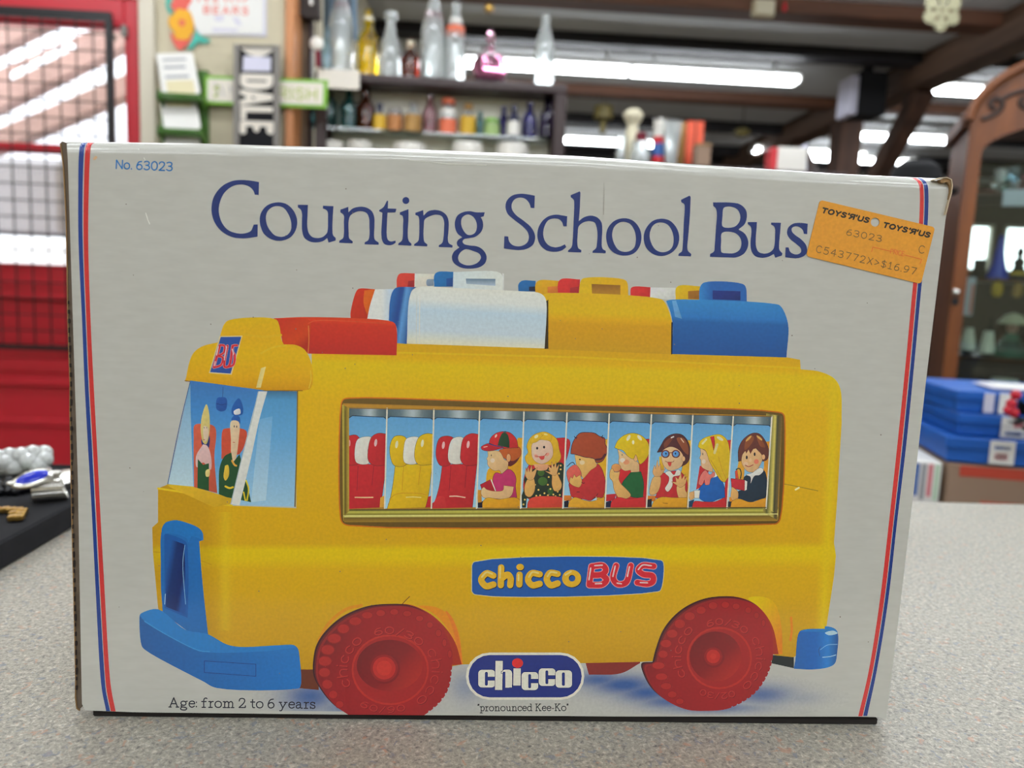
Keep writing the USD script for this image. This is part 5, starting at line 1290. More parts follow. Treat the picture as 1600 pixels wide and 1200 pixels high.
obj('lettering', px_plate(unary_union(bars + [text_on('BEARS', PP.p(600, 190), PP.p(1240, 210), 10.5, 2.6, gap=.45)]), yp - .0006, .0007), 'coral_ink', poster)
obj('small_print', px_plate(unary_union([PP.poly('740,240! 900,225! 880,310! 770,310!', True), PP.poly('1010,250! 1100,260! 1160,380! 1080,370!', True), PP.poly('720,410! 1100,420! 1090,470! 730,470!', True)]), yp - .0006, .0007), 'lilac_ink', poster)

RC = Crop(240, 80, 8.2759)
rack = thing('brochure_rack', 'green metal brochure rack on the beige wall beside the door', 'brochure rack', (0, 0, 0))
zb_ = float(at(300, 420, YW - .06)[2])
rx0, rx1 = X(252, 300, YW - .05), X(326, 200, YW - .05)
obj('back_plate', join(px_slab(RC.poly('560,250! 690,250! 700,2600! 560,2600!', True), YW - .02, YW - .002), px_slab(RC.poly('90,700! 700,700! 700,2600! 90,2600!', True), YW - .012, YW - .002)), 'rack_green', rack)
for k, zpx in enumerate((150, 205, 262)):
    z_ = float(at(300, zpx, YW - .08)[2])
    obj('pocket_front', bar((rx0 + .01, YW - .088, z_), (rx1 - .012, YW - .088, z_), .006, .010), 'rack_green', rack)
    obj('pocket_floor', cbox((rx0 + .01, YW - .088, z_ - .012), (rx1 - .012, YW - .012, z_ - .006), .001), 'rack_green', rack)
    for x_ in (rx0 + .008, rx1 - .014):
        obj('pocket_side', bar((x_, YW - .088, z_), (x_, YW - .012, z_ - .03), .005, .03), 'rack_green', rack)


def brochure(corn, y_top, y_bot, lab, prints):
    t = thing('brochure', lab, 'brochure', (0, 0, 0), group='brochures in the green rack')
    P = [at(*RC.p(*c), y) for c, y in zip(corn, (y_top, y_top, y_bot, y_bot))]
    nrm = np.cross(P[1] - P[0], P[3] - P[0]); nrm /= np.linalg.norm(nrm); nrm *= np.sign(nrm[1])
    obj('paper', hull([p + nrm * q for p in P for q in (0, .007)]), 'paper_white', t)
    for (u0, v0, u1, v1, m) in prints:
        q = lambda u, v: P[0] + (P[1] - P[0]) * u + (P[3] - P[0]) * v
        obj('print', hull([q(u, v) - nrm * s for u, v in ((u0, v0), (u1, v0), (u1, v1), (u0, v1)) for s in (-.0002, .0006)]), m, t)
    return t


brochure([(30, 30), (500, 15), (610, 570), (120, 590)], YW - .030, YW - .074, 'white brochure with grey text lines, top pocket of the green rack', [(.15, .13, .8, .18, 'grey_ink'), (.15, .3, .75, .36, 'grey_ink'), (.15, .52, .8, .58, 'grey_ink'), (.15, .64, .9, .96, 'cream_ink')])
brochure([(75, 590), (540, 590), (610, 1010), (140, 1030)], YW - .034, YW - .078, 'white brochure with yellow print, second pocket of the green rack', [(.15, .08, .8, .13, 'grey_ink'), (.15, .18, .85, .30, 'cream_ink')])
brochure([(110, 1040), (580, 1045), (640, 1480), (170, 1480)], YW - .038, YW - .080, 'plain white brochure in the lowest visible pocket of the green rack', [])

GS = Crop(310, 110, 7.619)
sg = thing('green_sign', 'white sign with leaf green border and the letters RISH, behind the black street sign', 'sign', (0, 0, 0))
ys = YW - .034
obj('board', px_plate(GS.poly('80,60! 1540,115! 1525,450! 60,400!', True), ys, .008), 'leaf_green', sg)
obj('face', px_plate(GS.poly('112,98! 1490,150! 1480,412! 105,362!', True), ys - .0012, .0012), 'sign_white', sg)
obj('lettering', px_plate(text_on('RISH', GS.p(960, 335), GS.p(1400, 350), 17, 2.6, gap=.3), ys - .0022, .001), 'olive_ink', sg)
obj('shamrock', px_plate(unary_union([GS.ell(200, 210, 18), GS.ell(230, 190, 18), GS.ell(225, 235, 18), GS.line('215,215 225,260 210,300', 1.2), GS.ell(205, 300, 26, 18)]), ys - .0022, .001), 'olive_ink', sg)
obj('sketch', px_plate(unary_union([GS.line('200,150! 240,300!', 1.6), GS.line('260,180 290,250 300,300', 1.4), GS.line('380,190 385,260', 1.4)]), ys - .0022, .001), 'grey_ink', sg)
for u in (200, 1380):
    obj('hanger', bar(at(*GS.p(u, 200), ys + .004), at(*GS.p(u, 200), YW - .001) * [0, 1, 0] + at(*GS.p(u, 200), ys + .004) * [1, 0, 1], .012), 'black_metal', sg) if u < 400 else None

DS = Crop(340, 60, 6.8571)
dl = thing('street_sign', 'black plate in a grey frame with the white letters DALE reading downwards', 'sign', (0, 0, 0))
yd = YW - .052
obj('plate', px_plate(DS.poly('225,80! 605,90! 600,1800! 225,1800!', True), yd, .004), 'sign_black', dl)
fr = DS.poly('170,60! 660,75! 655,1830! 165,1830!', True).difference(DS.poly('228,88! 602,98! 596,1790! 226,1790!', True))
obj('frame', px_slab(fr, yd - .008, yd + .006), 'grey_metal', dl)
WHT = {'cap': DS.poly('236,86! 602,95! 595,128! 560,150 500,182 420,192 330,168 280,130 245,108!'), 'letter_d': DS.poly('246,376! 592,386! 592,470 570,520 450,546 300,532 246,490', holes=['310,440! 525,446! 525,468! 310,462!']),
       'letter_a': DS.poly('240,545! 590,602! 590,662! 240,718! 240,660! 300,648! 300,612! 240,600!', True).difference(DS.poly('365,618! 420,636! 365,652!', True)),
       'letter_l': DS.poly('244,722! 588,735! 588,792! 304,786! 302,872! 244,870!', True), 'letter_e': DS.poly('240,880! 596,892! 596,1010 560,1028 528,1005 524,946! 452,942! 440,990 415,1002 388,985 380,940! 302,936! 300,1010 268,1026 240,1010')}
obj('lettering', px_plate(unary_union(list(WHT.values())), yd - .0016, .0016), 'sign_white', dl)
obj('paper_tag', px_plate(DS.poly('275,195! 290,188! 560,200! 572,212! 568,352! 268,348!'), yd - .0030, .0012), 'sign_lilac', dl)
for zpx in (110, 330):
    q_ = at(402, zpx, yd + .004)
    obj('standoff', bar(q_, (q_[0], YW - .001, q_[2]), .016), 'grey_metal', dl)

# ---------------------------------------------------------------- the bottle case
YC = 2.32                                        # front of the glass display case
xc = lambda px, Y=YC, py=150: float(at(px, py, Y)[0])
zc = lambda px, py, Y=YC: float(at(px, py, Y)[2])
SC = lambda Y: (Y - CAM_POS[1]) / FPX            # metres per pixel at that depth
dc = thing('display_case', 'dark framed glass display case full of small bottles, behind the white carton', 'display case', (0, 0, 0))
X0, X1 = xc(492), xc(886)
ZT1, ZT0 = zc(700, 122, YC), zc(700, 136, YC)
ZBOT = FLOOR
obj('top_board', cbox((X0, YC, ZT0), (X1, YC + .15, ZT1), .004), 'dark_brown_frame', dc)
for a, b in ((X0, X0 + .035), (X1 - .04, X1)):
    obj('post', cbox((a, YC, ZBOT), (b, YC + .04, ZT0), .003), 'dark_brown_frame', dc)
    obj('post', cbox((a, YC + .11, ZBOT), (b, YC + .15, ZT0), .003), 'dark_brown_frame', dc)
obj('back_panel', cbox((X0 + .035, YC + .125, ZBOT + .05), (X1 - .04, YC + .133, ZT0), .002), 'case_back', dc)
ZS1 = zc(700, 214, YC + .1)
ZS2 = ZS1 - .17
for z in (ZS1, ZS2):
    obj('glass_shelf', cbox((X0 + .03, YC + .02, z - .008), (X1 - .035, YC + .12, z), .001), 'case_glass', dc)
obj('plinth', cbox((X0 + .01, YC + .01, ZBOT), (X1 - .01, YC + .13, ZS2 - .25), .003), 'dark_brown_frame', dc)


def lath(pts, h, r):
    """Profile of (radius share, height share) -> metres."""
    return [(a * r, b * h) for a, b in pts]


SHAPES = {
    'soda': [(0, 0), (.9, 0), (1, .03), (1, .40), (.97, .46), (1, .52), (.9, .62), (.62, .76), (.42, .86), (.36, .94), (.44, .95), (.44, 1), (.32, 1)],
    'cone': [(0, 0), (.95, 0), (1, .03), (1, .30), (.85, .48), (.5, .68), (.36, .80), (.34, .87), (.5, .88), (.62, .93), (.5, .985), (.3, 1)],
    'flask': [(0, 0), (.92, 0), (1, .04), (1, .55), (.9, .62), (.45, .72), (.38, .8), (.5, .81), (.5, .86), (.36, .87), (.36, 1), (.28, 1)],
    'jug': [(0, 0), (.9, 0), (1, .04), (1, .62), (.85, .74), (.45, .82), (.4, .92), (.5, .93), (.5, 1), (.36, 1)],
    'slim': [(0, 0), (.9, 0), (1, .03), (1, .55), (.7, .68), (.42, .75), (.4, .94), (.52, .95), (.52, 1), (.36, 1)],
    'jar': [(0, 0), (.92, 0), (1, .05), (1, .72), (.86, .8), (.86, .84)],
    'round': [(0, 0), (.5, 0), (.55, .02), (.85, .10), (1, .27), (.97, .40), (.75, .50), (.4, .56), (.2, .58), (.2, .64), (.3, .65), (.3, .68), (.17, .69)],
}


def bottle(px, base, top, w, shape, mat, label, name='bottle', Y=YC + .075, z=None, band=None, cap=None, n=20, cat='bottle', group='bottles on top of the display case', stop=None):
    s = SC(Y)
    h, r = (base - top) * s, w * s / 2
    p = at(px, (base + top) / 2, Y)
    t = thing(name, label, cat, (p[0], Y, z), group=group)
    obj('glass', vessel(lath(SHAPES[shape], h, r), max(.0018, r * .12), n), mat, t, smooth=40)
    if band:
        for (b0, b1, m, k) in band:
            obj('label_band', lathe([(r * k * .9, h * b0), (r * k, h * b0), (r * k, h * b1), (r * k * .9, h * b1)], n), m, t)
    if cap:
        m, b0, b1, k = cap
        obj('cap', lathe([(0, h * b0), (r * k, h * b0), (r * k, h * b1 - .002), (r * k * .85, h * b1), (0, h * b1)], n), m, t)
    if stop:
        m, b0, b1, k = stop
        obj('stopper', lathe([(0, h * b0), (r * k * .5, h * b0), (r * k, h * (b0 * .55 + b1 * .45)), (r * k * .8, h * (b0 * .15 + b1 * .85)), (0, h * b1)], n), m, t)
    return t


ZC_ = ZT1
bottle(533, 122, -12, 36, 'soda', 'clear_glass', 'tall clear soda bottle, first from the post on the display case', z=ZC_, band=[(.70, .78, 'rose_glass', .64)])
bottle(511, 122, 54, 22, 'slim', 'ice_blue_glass', 'short pale blue bottle at the very end of the display case top', z=ZC_, Y=YC + .06)
bottle(575, 122, 24, 30, 'flask', 'yellow_glass', 'bright yellow glass bottle on the display case', z=ZC_, cap=('cream_plastic', .84, .90, .52))
bottle(610, 122, 24, 35, 'cone', 'clear_glass', 'cone-shaped clear bottle with a round lip, beside the yellow one', z=ZC_)
bottle(641, 122, 62, 27, 'flask', 'amber_glass', 'small dark amber bottle with a pale cap', z=ZC_, cap=('cream_plastic', .78, .95, .46))
bottle(677, 123, -10, 36, 'soda', 'clear_glass', 'tall clear soda bottle with a pink print, beside the amber one', z=ZC_, band=[(.66, .74, 'rose_glass', .74), (.05, .36, 'crystal', 1.01)])
bottle(711, 123, 8, 31, 'soda', 'clear_glass', 'clear bottle with an orange band round its neck', z=ZC_, band=[(.58, .71, 'orange_label', .86), (.72, .80, 'white_ceramic', .62)])
bottle(766, 124, 42, 54, 'round', 'pink_glass', 'round pink glass decanter with a tall stopper', 'decanter', z=ZC_, stop=('pink_glass', .68, 1.0, .24), cat='decanter')
bottle(851, 128, 22, 30, 'soda', 'clear_glass', 'slim clear soda bottle standing alone at the open end', z=ZC_)
KW = dict(Y=YC + .07, z=ZS1, group='small bottles inside the display case', n=16)
bottle(507, 214, 158, 38, 'jug', 'teal_glass', 'wide teal glass jug in the display case corner', 'jug', cat='jug', **KW)
bottle(545, 213, 154, 26, 'slim', 'teal_glass', 'slim teal bottle beside the teal jug', **KW)
bottle(571, 213, 152, 28, 'flask', 'amber_glass', 'dark amber bottle inside the display case', **KW)
bottle(593, 213, 172, 20, 'flask', 'clear_glass', 'small bottle with a yellow label and navy collar', band=[(.04, .58, 'yellow_label', 1.03)], cap=('navy_plastic', .66, 1, .5), **KW)
bottle(617, 213, 178, 22, 'jar', 'clear_glass', 'squat jar with a brown label', 'jar', band=[(.05, .70, 'brown_label', 1.03)], cap=('grey_metal', .8, .98, .95), cat='jar', **KW)
bottle(645, 213, 168, 25, 'flask', 'clear_glass', 'ochre filled flask with a dark stopper', band=[(.04, .58, 'ochre_label', 1.03)], cap=('grey_metal', .84, 1, .45), **KW)
bottle(672, 213, 156, 22, 'slim', 'rose_glass', 'slim rose pink bottle inside the case', **KW)
bottle(700, 213, 160, 25, 'slim', 'clear_glass', 'white-topped bottle with a bright orange label', band=[(.03, .42, 'orange_label', 1.03), (.44, .70, 'white_ceramic', .95)], cap=('orange_label', .84, 1.0, .8), **KW)
bottle(731, 213, 166, 23, 'flask', 'clear_glass', 'bottle with a mustard yellow label and dark cap', band=[(.03, .60, 'yellow_label', 1.03)], cap=('ochre_label', .82, 1, .6), **KW)
bottle(750, 213, 176, 15, 'slim', 'teal_glass', 'thin green-blue vial beside the mustard label', **KW)
bottle(768, 214, 186, 23, 'jar', 'clear_glass', 'jar with a pale green label', 'jar', band=[(.05, .70, 'green_label', 1.03)], cap=('leaf_green', .78, .98, .95), cat='jar', **KW)
bottle(787, 213, 164, 16, 'slim', 'cobalt_glass', 'thin cobalt blue bottle behind the green label', **{**KW, 'Y': YC + .10})
bottle(803, 213, 164, 20, 'flask', 'navy_plastic', 'navy bottle with a white label', band=[(.08, .50, 'white_ceramic', 1.04)], cap=('cobalt_glass', .8, 1, .5), **KW)
bottle(828, 212, 158, 22, 'slim', 'cobalt_glass', 'cobalt blue glass bottle inside the case', **KW)
bottle(855, 212, 150, 24, 'slim', 'violet_glass', 'tall violet glass bottle against the end post', **KW)
KW2 = dict(Y=YC + .07, z=ZS2, group='things on the lower shelf of the case', n=16)
for px_, lab in ((517, 'white china cup below the teal jug'), (562, 'white china cup below the amber bottle')):
    s = SC(YC + .07)
    p = at(px_, 250, YC + .07)
    c_ = thing('cup', lab, 'cup', (p[0], YC + .07, ZS2), group='things on the lower shelf of the case')
    hh = zc(px_, 222, YC + .07) - ZS2
    obj('bowl', vessel([(0, 0), (.022, 0), (.03, .01), (.04, hh * .6), (.043, hh)], .003, 20), 'white_ceramic', c_)
    obj('handle', tube([(.04 + .02 * math.sin(a), 0, hh * .55 + .03 * math.cos(a)) for a in np.linspace(0.1, math.pi - .1, 9)], .004, 6), 'white_ceramic', c_)
for px_, w_, top_, m_, lab in ((640, 48, 226, 'pale_green', 'pale green lidded tin below the ochre flask'), (730, 46, 224, 'cream_plastic', 'cream lidded tin below the mustard label'), (800, 48, 226, 'case_back', 'grey lidded tin below the navy bottle')):
    s = SC(YC + .07)
    p = at(px_, 240, YC + .07)
    hh = zc(px_, top_, YC + .07) - ZS2
    t = thing('tin', lab, 'tin', (p[0], YC + .07, ZS2), group='things on the lower shelf of the case')
    obj('body', lathe([(0, 0), (w_ * s / 2, 0), (w_ * s / 2, hh * .75), (0, hh * .75)], 20), m_, t)
    obj('lid', lathe([(0, hh * .75), (w_ * s / 2 * 1.04, hh * .75), (w_ * s / 2 * 1.04, hh * .95), (w_ * s / 2, hh), (0, hh)], 20), 'white_ceramic', t)
# price card fixed to the end of the case top, things hung beside the oak trim
cd = thing('price_card', 'blank white card hanging over the front edge of the display case top', 'card', (0, 0, 0))
obj('face', cbox((xc(497), YC - .012, zc(530, 140)), (xc(562), YC - .002, zc(530, 110)), .002), 'sign_white', cd)
obj('fold', cbox((xc(497), YC - .012, ZT1 + .0005), (xc(562), YC + .05, ZT1 + .003), .001), 'sign_white', cd)
pl = thing('partition_panel', 'grey brown wooden upright panel beside the orange-tan wood trim', 'panel', (0, 0, 0))
obj('board', cbox((xc(459, YW + .14), YW + .11, FLOOR), (xc(484, YW + .14), YW + .13, CEIL), .003), 'panel_wood', pl)
obj('edge_strip', cbox((xc(484, YW + .14), YW + .10, FLOOR), (xc(490, YW + .14), YW + .14, CEIL), .003), 'dark_brown_frame', pl)
bg = thing('shoulder_bag', 'dark brown leather bag hanging high on the grey brown panel', 'bag', (0, 0, 0))
Yb_ = YW + .09
bz = lambda py: float(at(480, py, Yb_)[2])
obj('body', hull([(xc(px_, Yb_), y_, bz(py)) for px_, py in ((460, -70), (497, -70), (462, 22), (478, 32), (500, 30)) for y_ in (Yb_ - .03, Yb_ + .012)]), 'dark_leather', bg)
obj('strap', tube([(xc(464, Yb_), Yb_, bz(-66)), (xc(472, Yb_), Yb_ - .005, bz(-150)), (xc(478, Yb_), Yb_ + .01, bz(-190)), (xc(486, Yb_), Yb_ - .005, bz(-150)), (xc(494, Yb_), Yb_, bz(-66))], .006, 6), 'dark_leather', bg)
obj('buckle', cbox((xc(486, Yb_), Yb_ - .040, bz(14)), (xc(492, Yb_), Yb_ - .030, bz(-2)), .002), 'silver', bg)
rb_ = thing('ribbon', 'maroon ribbon with a white rosette hanging beside the pale blue bottle', 'ribbon', (0, 0, 0))
Yr = YC - .03
obj('tail', bar((xc(497, Yr), Yr, zc(497, 105, Yr)), (xc(496, Yr), Yr, zc(497, 78, Yr)), .018, .004, up=(0, 1, 0)), 'maroon_cloth', rb_)
obj('rosette', lathe([(0, 0), (.02, 0), (.024, .004), (.02, .008), (0, .008)], 14, (0, 0, 0))[0] @ np.array([[1, 0, 0], [0, 0, 1], [0, -1, 0]]) + np.array([xc(494, Yr), Yr - .004, zc(494, 68, Yr)]) if False else ball((xc(494, Yr), Yr, zc(494, 68, Yr)), .022, 2, (1, .4, 1)), 'white_ceramic', rb_)
obj('cord', tube([(xc(494, Yr), Yr, zc(494, 60, Yr)), (xc(493, Yr), Yr + .01, zc(494, -60, Yr)), (xc(493, Yr), Yr + .02, CEIL)], .0025, 6), 'dark_leather', rb_)
cl = thing('hanging_cloth', 'slate blue cloth hanging from the ceiling behind the first soda bottle', 'cloth', (0, 0, 0))
Yk = YC + .22
pts_ = []
nx = 24
for j, zq in enumerate((CEIL - .012, zc(530, -60, Yk), zc(530, 20, Yk), zc(530, 62, Yk))):
    for i in range(nx):
        u = i / (nx - 1)
        pts_.append((xc(503 + u * (46 + 3 * j), Yk), Yk + .012 * math.sin(u * 19 + j * .4), zq))
V_ = np.array(pts_); F_ = []
for j in range(3):
    for i in range(nx - 1):
        a = j * nx + i
        F_ += [(a, a + 1, a + nx + 1), (a, a + nx + 1, a + nx)]
F_ = np.array(F_); n_ = len(V_)
obj('cloth', (np.vstack([V_, V_ + [0, .004, 0]]), np.vstack([F_, F_[:, ::-1] + n_])), 'slate_cloth', cl)
obj('rail', bar((xc(500, Yk), Yk, CEIL - .008), (xc(556, Yk), Yk, CEIL - .008), .014), 'black_metal', cl)

# ---------------------------------------------------------------- middle: a low shelf behind the carton with odds and ends
YM = 2.75
sm = SC(YM)
ZM = float(at(1100, 268, YM)[2])
mx0, mx1 = float(at(905, 268, YM)[0]), float(at(1300, 268, YM)[0])
ms = thing('middle_shelf', 'dark wooden shelf unit whose top shows just above the carton edge', 'shelf', (0, 0, 0))
obj('top_board', cbox((mx0, YM - .14, ZM - .03), (mx1, YM + .16, ZM), .004), 'dark_brown_frame', ms)
for x in (mx0, mx1 - .03):
    obj('side_panel', cbox((x, YM - .13, FLOOR), (x + .03, YM + .15, ZM - .03), .003), 'dark_brown_frame', ms)
for z in (ZM - .45, ZM - .9):
    obj('shelf_board', cbox((mx0 + .03, YM - .12, z), (mx1 - .03, YM + .14, z + .02), .003), 'dark_brown_frame', ms)
mid = lambda px, Y=YM: (float(at(px, 240, Y)[0]), Y, ZM)
zt = lambda px, py, Y=YM: float(at(px, py, Y)[2]) - ZM
G_ = 'odds and ends on the middle shelf'
h = zt(986, 170)
t = thing('vase', 'white turned vase shaped like a pepper mill', 'vase', mid(986), group=G_)
obj('body', lathe([(0, 0), (12 * sm, 0), (13 * sm, .01), (10 * sm, h * .2), (12 * sm, h * .4), (11 * sm, h * .55), (8 * sm, h * .72), (12 * sm, h * .80), (15 * sm, h * .86), (14.5 * sm, h * .93), (9 * sm, h * .985), (0, h)], 24), 'cream_plastic', t)
t = thing('glass_jar', 'round clear glass jar with a dark red lid, beside the vase', 'jar', mid(1000, YM - .10), group=G_)
h = zt(1000, 208, YM - .1); s_ = SC(YM - .1)
obj('bowl', vessel([(0, 0), (12 * s_, 0), (15 * s_, .008), (15.5 * s_, h * .35), (12 * s_, h * .5), (11 * s_, h * .56), (13 * s_, h * .62), (12 * s_, h * .72)], .003, 20), 'crystal', t)
obj('lid', lathe([(0, h * .72), (8 * s_, h * .72), (8.5 * s_, h * .95), (7 * s_, h), (0, h)], 20), 'maroon_cloth', t)
t = thing('glass_vial', 'small clear ribbed glass just beside the white vase', 'glass', mid(970, YM - .06), group=G_)
h = zt(970, 212, YM - .06)
obj('bowl', vessel([(0, 0), (7 * sm, 0), (8 * sm, h * .3), (6 * sm, h * .6), (8 * sm, h)], .002, 16), 'crystal', t)
t = thing('can', 'tall red, white and blue can standing between the jar and the tumbler', 'can', mid(1030), group=G_)
h = zt(1030, 186); r = 11 * sm
obj('body', lathe([(0, 0), (r, 0), (r, h * .25)], 20), 'scarlet', t); obj('blue_band', lathe([(r * 1.0, h * .25), (r, h * .5)], 20), 'blue_print', t); obj('red_band', lathe([(r, h * .5), (r, h * .64)], 20), 'scarlet', t)
obj('upper_band', lathe([(r, h * .64), (r, h * .95)], 20), 'white_ceramic', t); obj('rim', lathe([(r, h * .95), (r * 1.04, h * .97), (r * .9, h), (0, h * .99)], 20), 'silver', t)
t = thing('tumbler', 'flared clear drinking glass leaning by the striped can', 'glass', mid(1048, YM - .05), group=G_)
h = zt(1048, 190, YM - .05)
obj('bowl', vessel([(0, 0), (8 * sm, 0), (8.5 * sm, .01), (15 * sm, h)], .002, 20), 'crystal', t)
t = thing('sleeve_book', 'orange-red book cover with a dark band standing upright', 'book', mid(1082, YM + .06), group=G_)
h = zt(1082, 190, YM + .06)
obj('cover', join(cbox((-12 * sm, -.012, 0), (-11 * sm, .012, h)), cbox((-12 * sm, -.014, 0), (0, -.010, h)), cbox((2 * sm, -.014, h * .55), (14 * sm, -.010, h))), 'orange_cover', t)
obj('pages', cbox((-11 * sm, -.010, .002), (13 * sm, .011, h - .003)), 'dark_leather', t)
t = thing('brown_carton', 'small open tan box beside the orange cover', 'box', mid(1097, YM - .05), group=G_)
h = zt(1097, 226, YM - .05)
obj('body', cbox((-12 * sm, -.03, 0), (10 * sm, .03, h * .9)), 'tan_card', t); obj('lid', cbox((-12.5 * sm, -.032, h * .9), (10.5 * sm, .032, h)), 'kraft_core', t)
t = thing('dark_crate', 'dark olive cardboard sheet standing behind the orange cover', 'board', mid(1068, YM + .12), group=G_)
h = zt(1068, 192, YM + .12)
obj('sheet', cbox((-9 * sm, -.006, 0), (11 * sm, .006, h)), 'ochre_label', t)
t = thing('packet', 'white packet with a scarlet edge standing on the middle shelf', 'packet', mid(1231), group=G_)
h = zt(1231, 232)
obj('body', cbox((-20 * sm, -.03, 0), (26 * sm, .03, h)), 'white_ceramic', t); obj('edge', cbox((-31 * sm, -.031, 0), (-20.2 * sm, .031, h * .96)), 'scarlet', t)
t = thing('file_folder', 'pale grey folder leaning behind the white packet', 'folder', mid(1252, YM + .08), group=G_)
h = zt(1252, 222, YM + .08)
obj('cover', hull([(-12 * sm, 0, 0), (12 * sm, 0, 0), (12 * sm, .02, h), (-2 * sm, .02, h * .86), (-12 * sm, .018, h * .7), (-12 * sm, .01, 0), (12 * sm, .01, 0), (12 * sm, .03, h), (-12 * sm, .028, h * .7), (-2 * sm, .03, h * .86)]), 'sign_lilac', t)
# the black hat and its stand
YH = 1.62
sh = SC(YH)
p = at(1428, 300, YH)
zh = float(p[2])
t = thing('hat_stand', 'dark display stand carrying the black hat', 'stand', (p[0], YH, 0))
obj('pole', bar((0, 0, FLOOR + .02), (0, 0, zh), .03, up=(0, 1, 0)), 'dark_brown_frame', t); obj('foot', lathe([(0, FLOOR), (.11, FLOOR), (.10, FLOOR + .02), (0, FLOOR + .02)], 20), 'dark_brown_frame', t)
t = thing('hat', 'black felt hat with a round crown, just above the torn carton corner', 'hat', (p[0], YH, zh))
hc = float(at(1428, 250, YH)[2]) - zh
obj('crown', lathe([(0, 0), (38 * sh, 0), (40 * sh, hc * .3), (34 * sh, hc * .75), (20 * sh, hc * .97), (0, hc)], 28), 'black_felt', t)
obj('brim', lathe([(34 * sh, 0), (60 * sh, -.004), (62 * sh, .004), (34 * sh, .008)], 28), 'black_felt', t)
# loudspeaker on the girder, sensor box, ornament, snowflake
Ysp = CAM_POS[1] + 4.9
t = thing('loudspeaker', 'black loudspeaker fixed under the girder, one side coloured pale as lit', 'loudspeaker', (0, 0, 0))
a, b = at(1340, 178, Ysp), at(1390, 112, Ysp)
obj('cabinet', cbox((a[0], Ysp, a[2]), (b[0], Ysp + .2, b[2]), .006), 'black_felt', t)
obj('side_panel', cbox((a[0] - .05, Ysp + .01, a[2]), (a[0] - .001, Ysp + .19, b[2] - .03), .004), 'sign_lilac', t)  # pale slab: the light falling on this side is put into its colour
obj('bracket', bar((float((a[0] + b[0]) / 2), Ysp + .1, b[2]), (float((a[0] + b[0]) / 2), Ysp + .1, CEIL), .05, up=(0, 1, 0)), 'black_metal', t)
Ybx = CAM_POS[1] + 3.965
t = thing('sensor_box', 'beige plastic box fixed to the front of the ceiling beam', 'box', (0, 0, 0))
a, b = at(1176, 24, Ybx), at(1212, 3, Ybx)
obj('body', cbox((a[0], Ybx, a[2]), (b[0], Ybx + .033, b[2] + .01), .005), 'beige_plastic', t)
obj('cover', cbox((a[0] + .012, Ybx - .008, a[2] + .008), (b[0] - .004, Ybx, b[2] + .006), .003), 'cream_plastic', t)
t = thing('red_tag', 'small scarlet tag hanging beside the beige box', 'tag', (0, 0, 0))
a = at(1228, 10, Ybx)
obj('drop', ball((a[0], Ybx + .015, a[2]), .014, 2, (.8, .6, 1.6)), 'scarlet', t); obj('string', bar((a[0], Ybx + .015, a[2] + .015), (a[0], Ybx + .015, CEIL), .003, up=(0, 1, 0)), 'scarlet', t)
Ysf = CAM_POS[1] + 3.2
a = at(1472, 16, Ysf)
t = thing('paper_snowflake', 'pale yellow paper snowflake hanging from the ceiling', 'ornament', (a[0], Ysf, a[2]))
ssf = SC(Ysf)
arms = []
for k in range(6):
    g = unary_union([LineString([(0, 0), (0, 28)]).buffer(3.4), LineString([(-9, 21), (0, 12), (9, 21)]).buffer(2.8), LineString([(-6, 27), (0, 20), (6, 27)]).buffer(2.4), Point(0, 27).buffer(4.2)])
    arms.append(affinity.rotate(g, 60 * k, origin=(0, 0)))
sf = affinity.scale(unary_union(arms + [Point(0, 0).buffer(9)]).difference(Point(0, 0).buffer(3)), ssf, ssf, origin=(0, 0))
v, f = extrude(sf, .004)
obj('flake', (np.stack([v[:, 0], v[:, 2] - .002, v[:, 1]], 1), f[:, ::-1]), 'pale_yellow_card', t)
obj('thread', bar((0, 0, 26 * ssf), (0, 0, CEIL - a[2]), .002, up=(0, 1, 0)), 'pale_yellow_card', t)
for px_, py_, d_, lab in ((764, 13, 3.6, 'dull gold bauble hanging above the pink decanter'), (943, 176, 6.0, 'yellowish bell ornament hanging far off above the white vase')):
    Yo = CAM_POS[1] + d_
    a = at(px_, py_, Yo)
    t = thing('bauble', lab, 'ornament', (a[0], Yo, a[2]), group='hanging baubles')
    if d_ > 5:
        obj('bell', lathe([(0, -.045), (.07, -.045), (.075, -.03), (.07, .045), (.03, .06), (0, .06)], 16), 'dull_brass', t); obj('clapper', lathe([(0, -.16), (.02, -.15), (.028, -.09), (.01, -.05), (0, -.045)], 12), 'dull_brass', t)
    else:
        obj('ball', ball((0, 0, 0), .022, 2), 'gold', t)
    obj('thread', bar((0, 0, .02), (0, 0, CEIL - a[2] - (0 if d_ > 5 else .0)), .003, up=(0, 1, 0)), 'dark_leather', t)
t = thing('ceiling_disc', 'faint round yellow ceiling ornament far off above the middle shelf', 'ornament', tuple(at(1160, 207, CAM_POS[1] + 6.2)))
z_ = CEIL - float(at(1160, 207, CAM_POS[1] + 6.2)[2])
obj('ball', ball((0, 0, 0), .06, 2, (1, 1, .6)), 'dull_brass', t); obj('rod', bar((0, 0, .03), (0, 0, z_), .008, up=(0, 1, 0)), 'dark_leather', t)

# ---------------------------------------------------------------- the oak cabinet at the right, turned a little towards the counter
OA = math.radians(-24)
OP = at(1510, 250, 1.95); OP[2] = FLOOR
OR = np.array([[math.cos(OA), math.sin(OA), 0], [-math.sin(OA), math.cos(OA), 0], [0, 0, 1]])     # world -> cabinet


def inc(px, py, dep):
    """The point of the cabinet's upright plane 'dep' behind its front that the photograph shows there, in cabinet coordinates."""
    c, d = OR @ (CAM_POS - OP), OR @ (CAM_ROT.T @ np.array([(px - 800) / FPX, (py - 600) / FPX, 1.0]))
    return c + d * (dep - c[1]) / d[1]


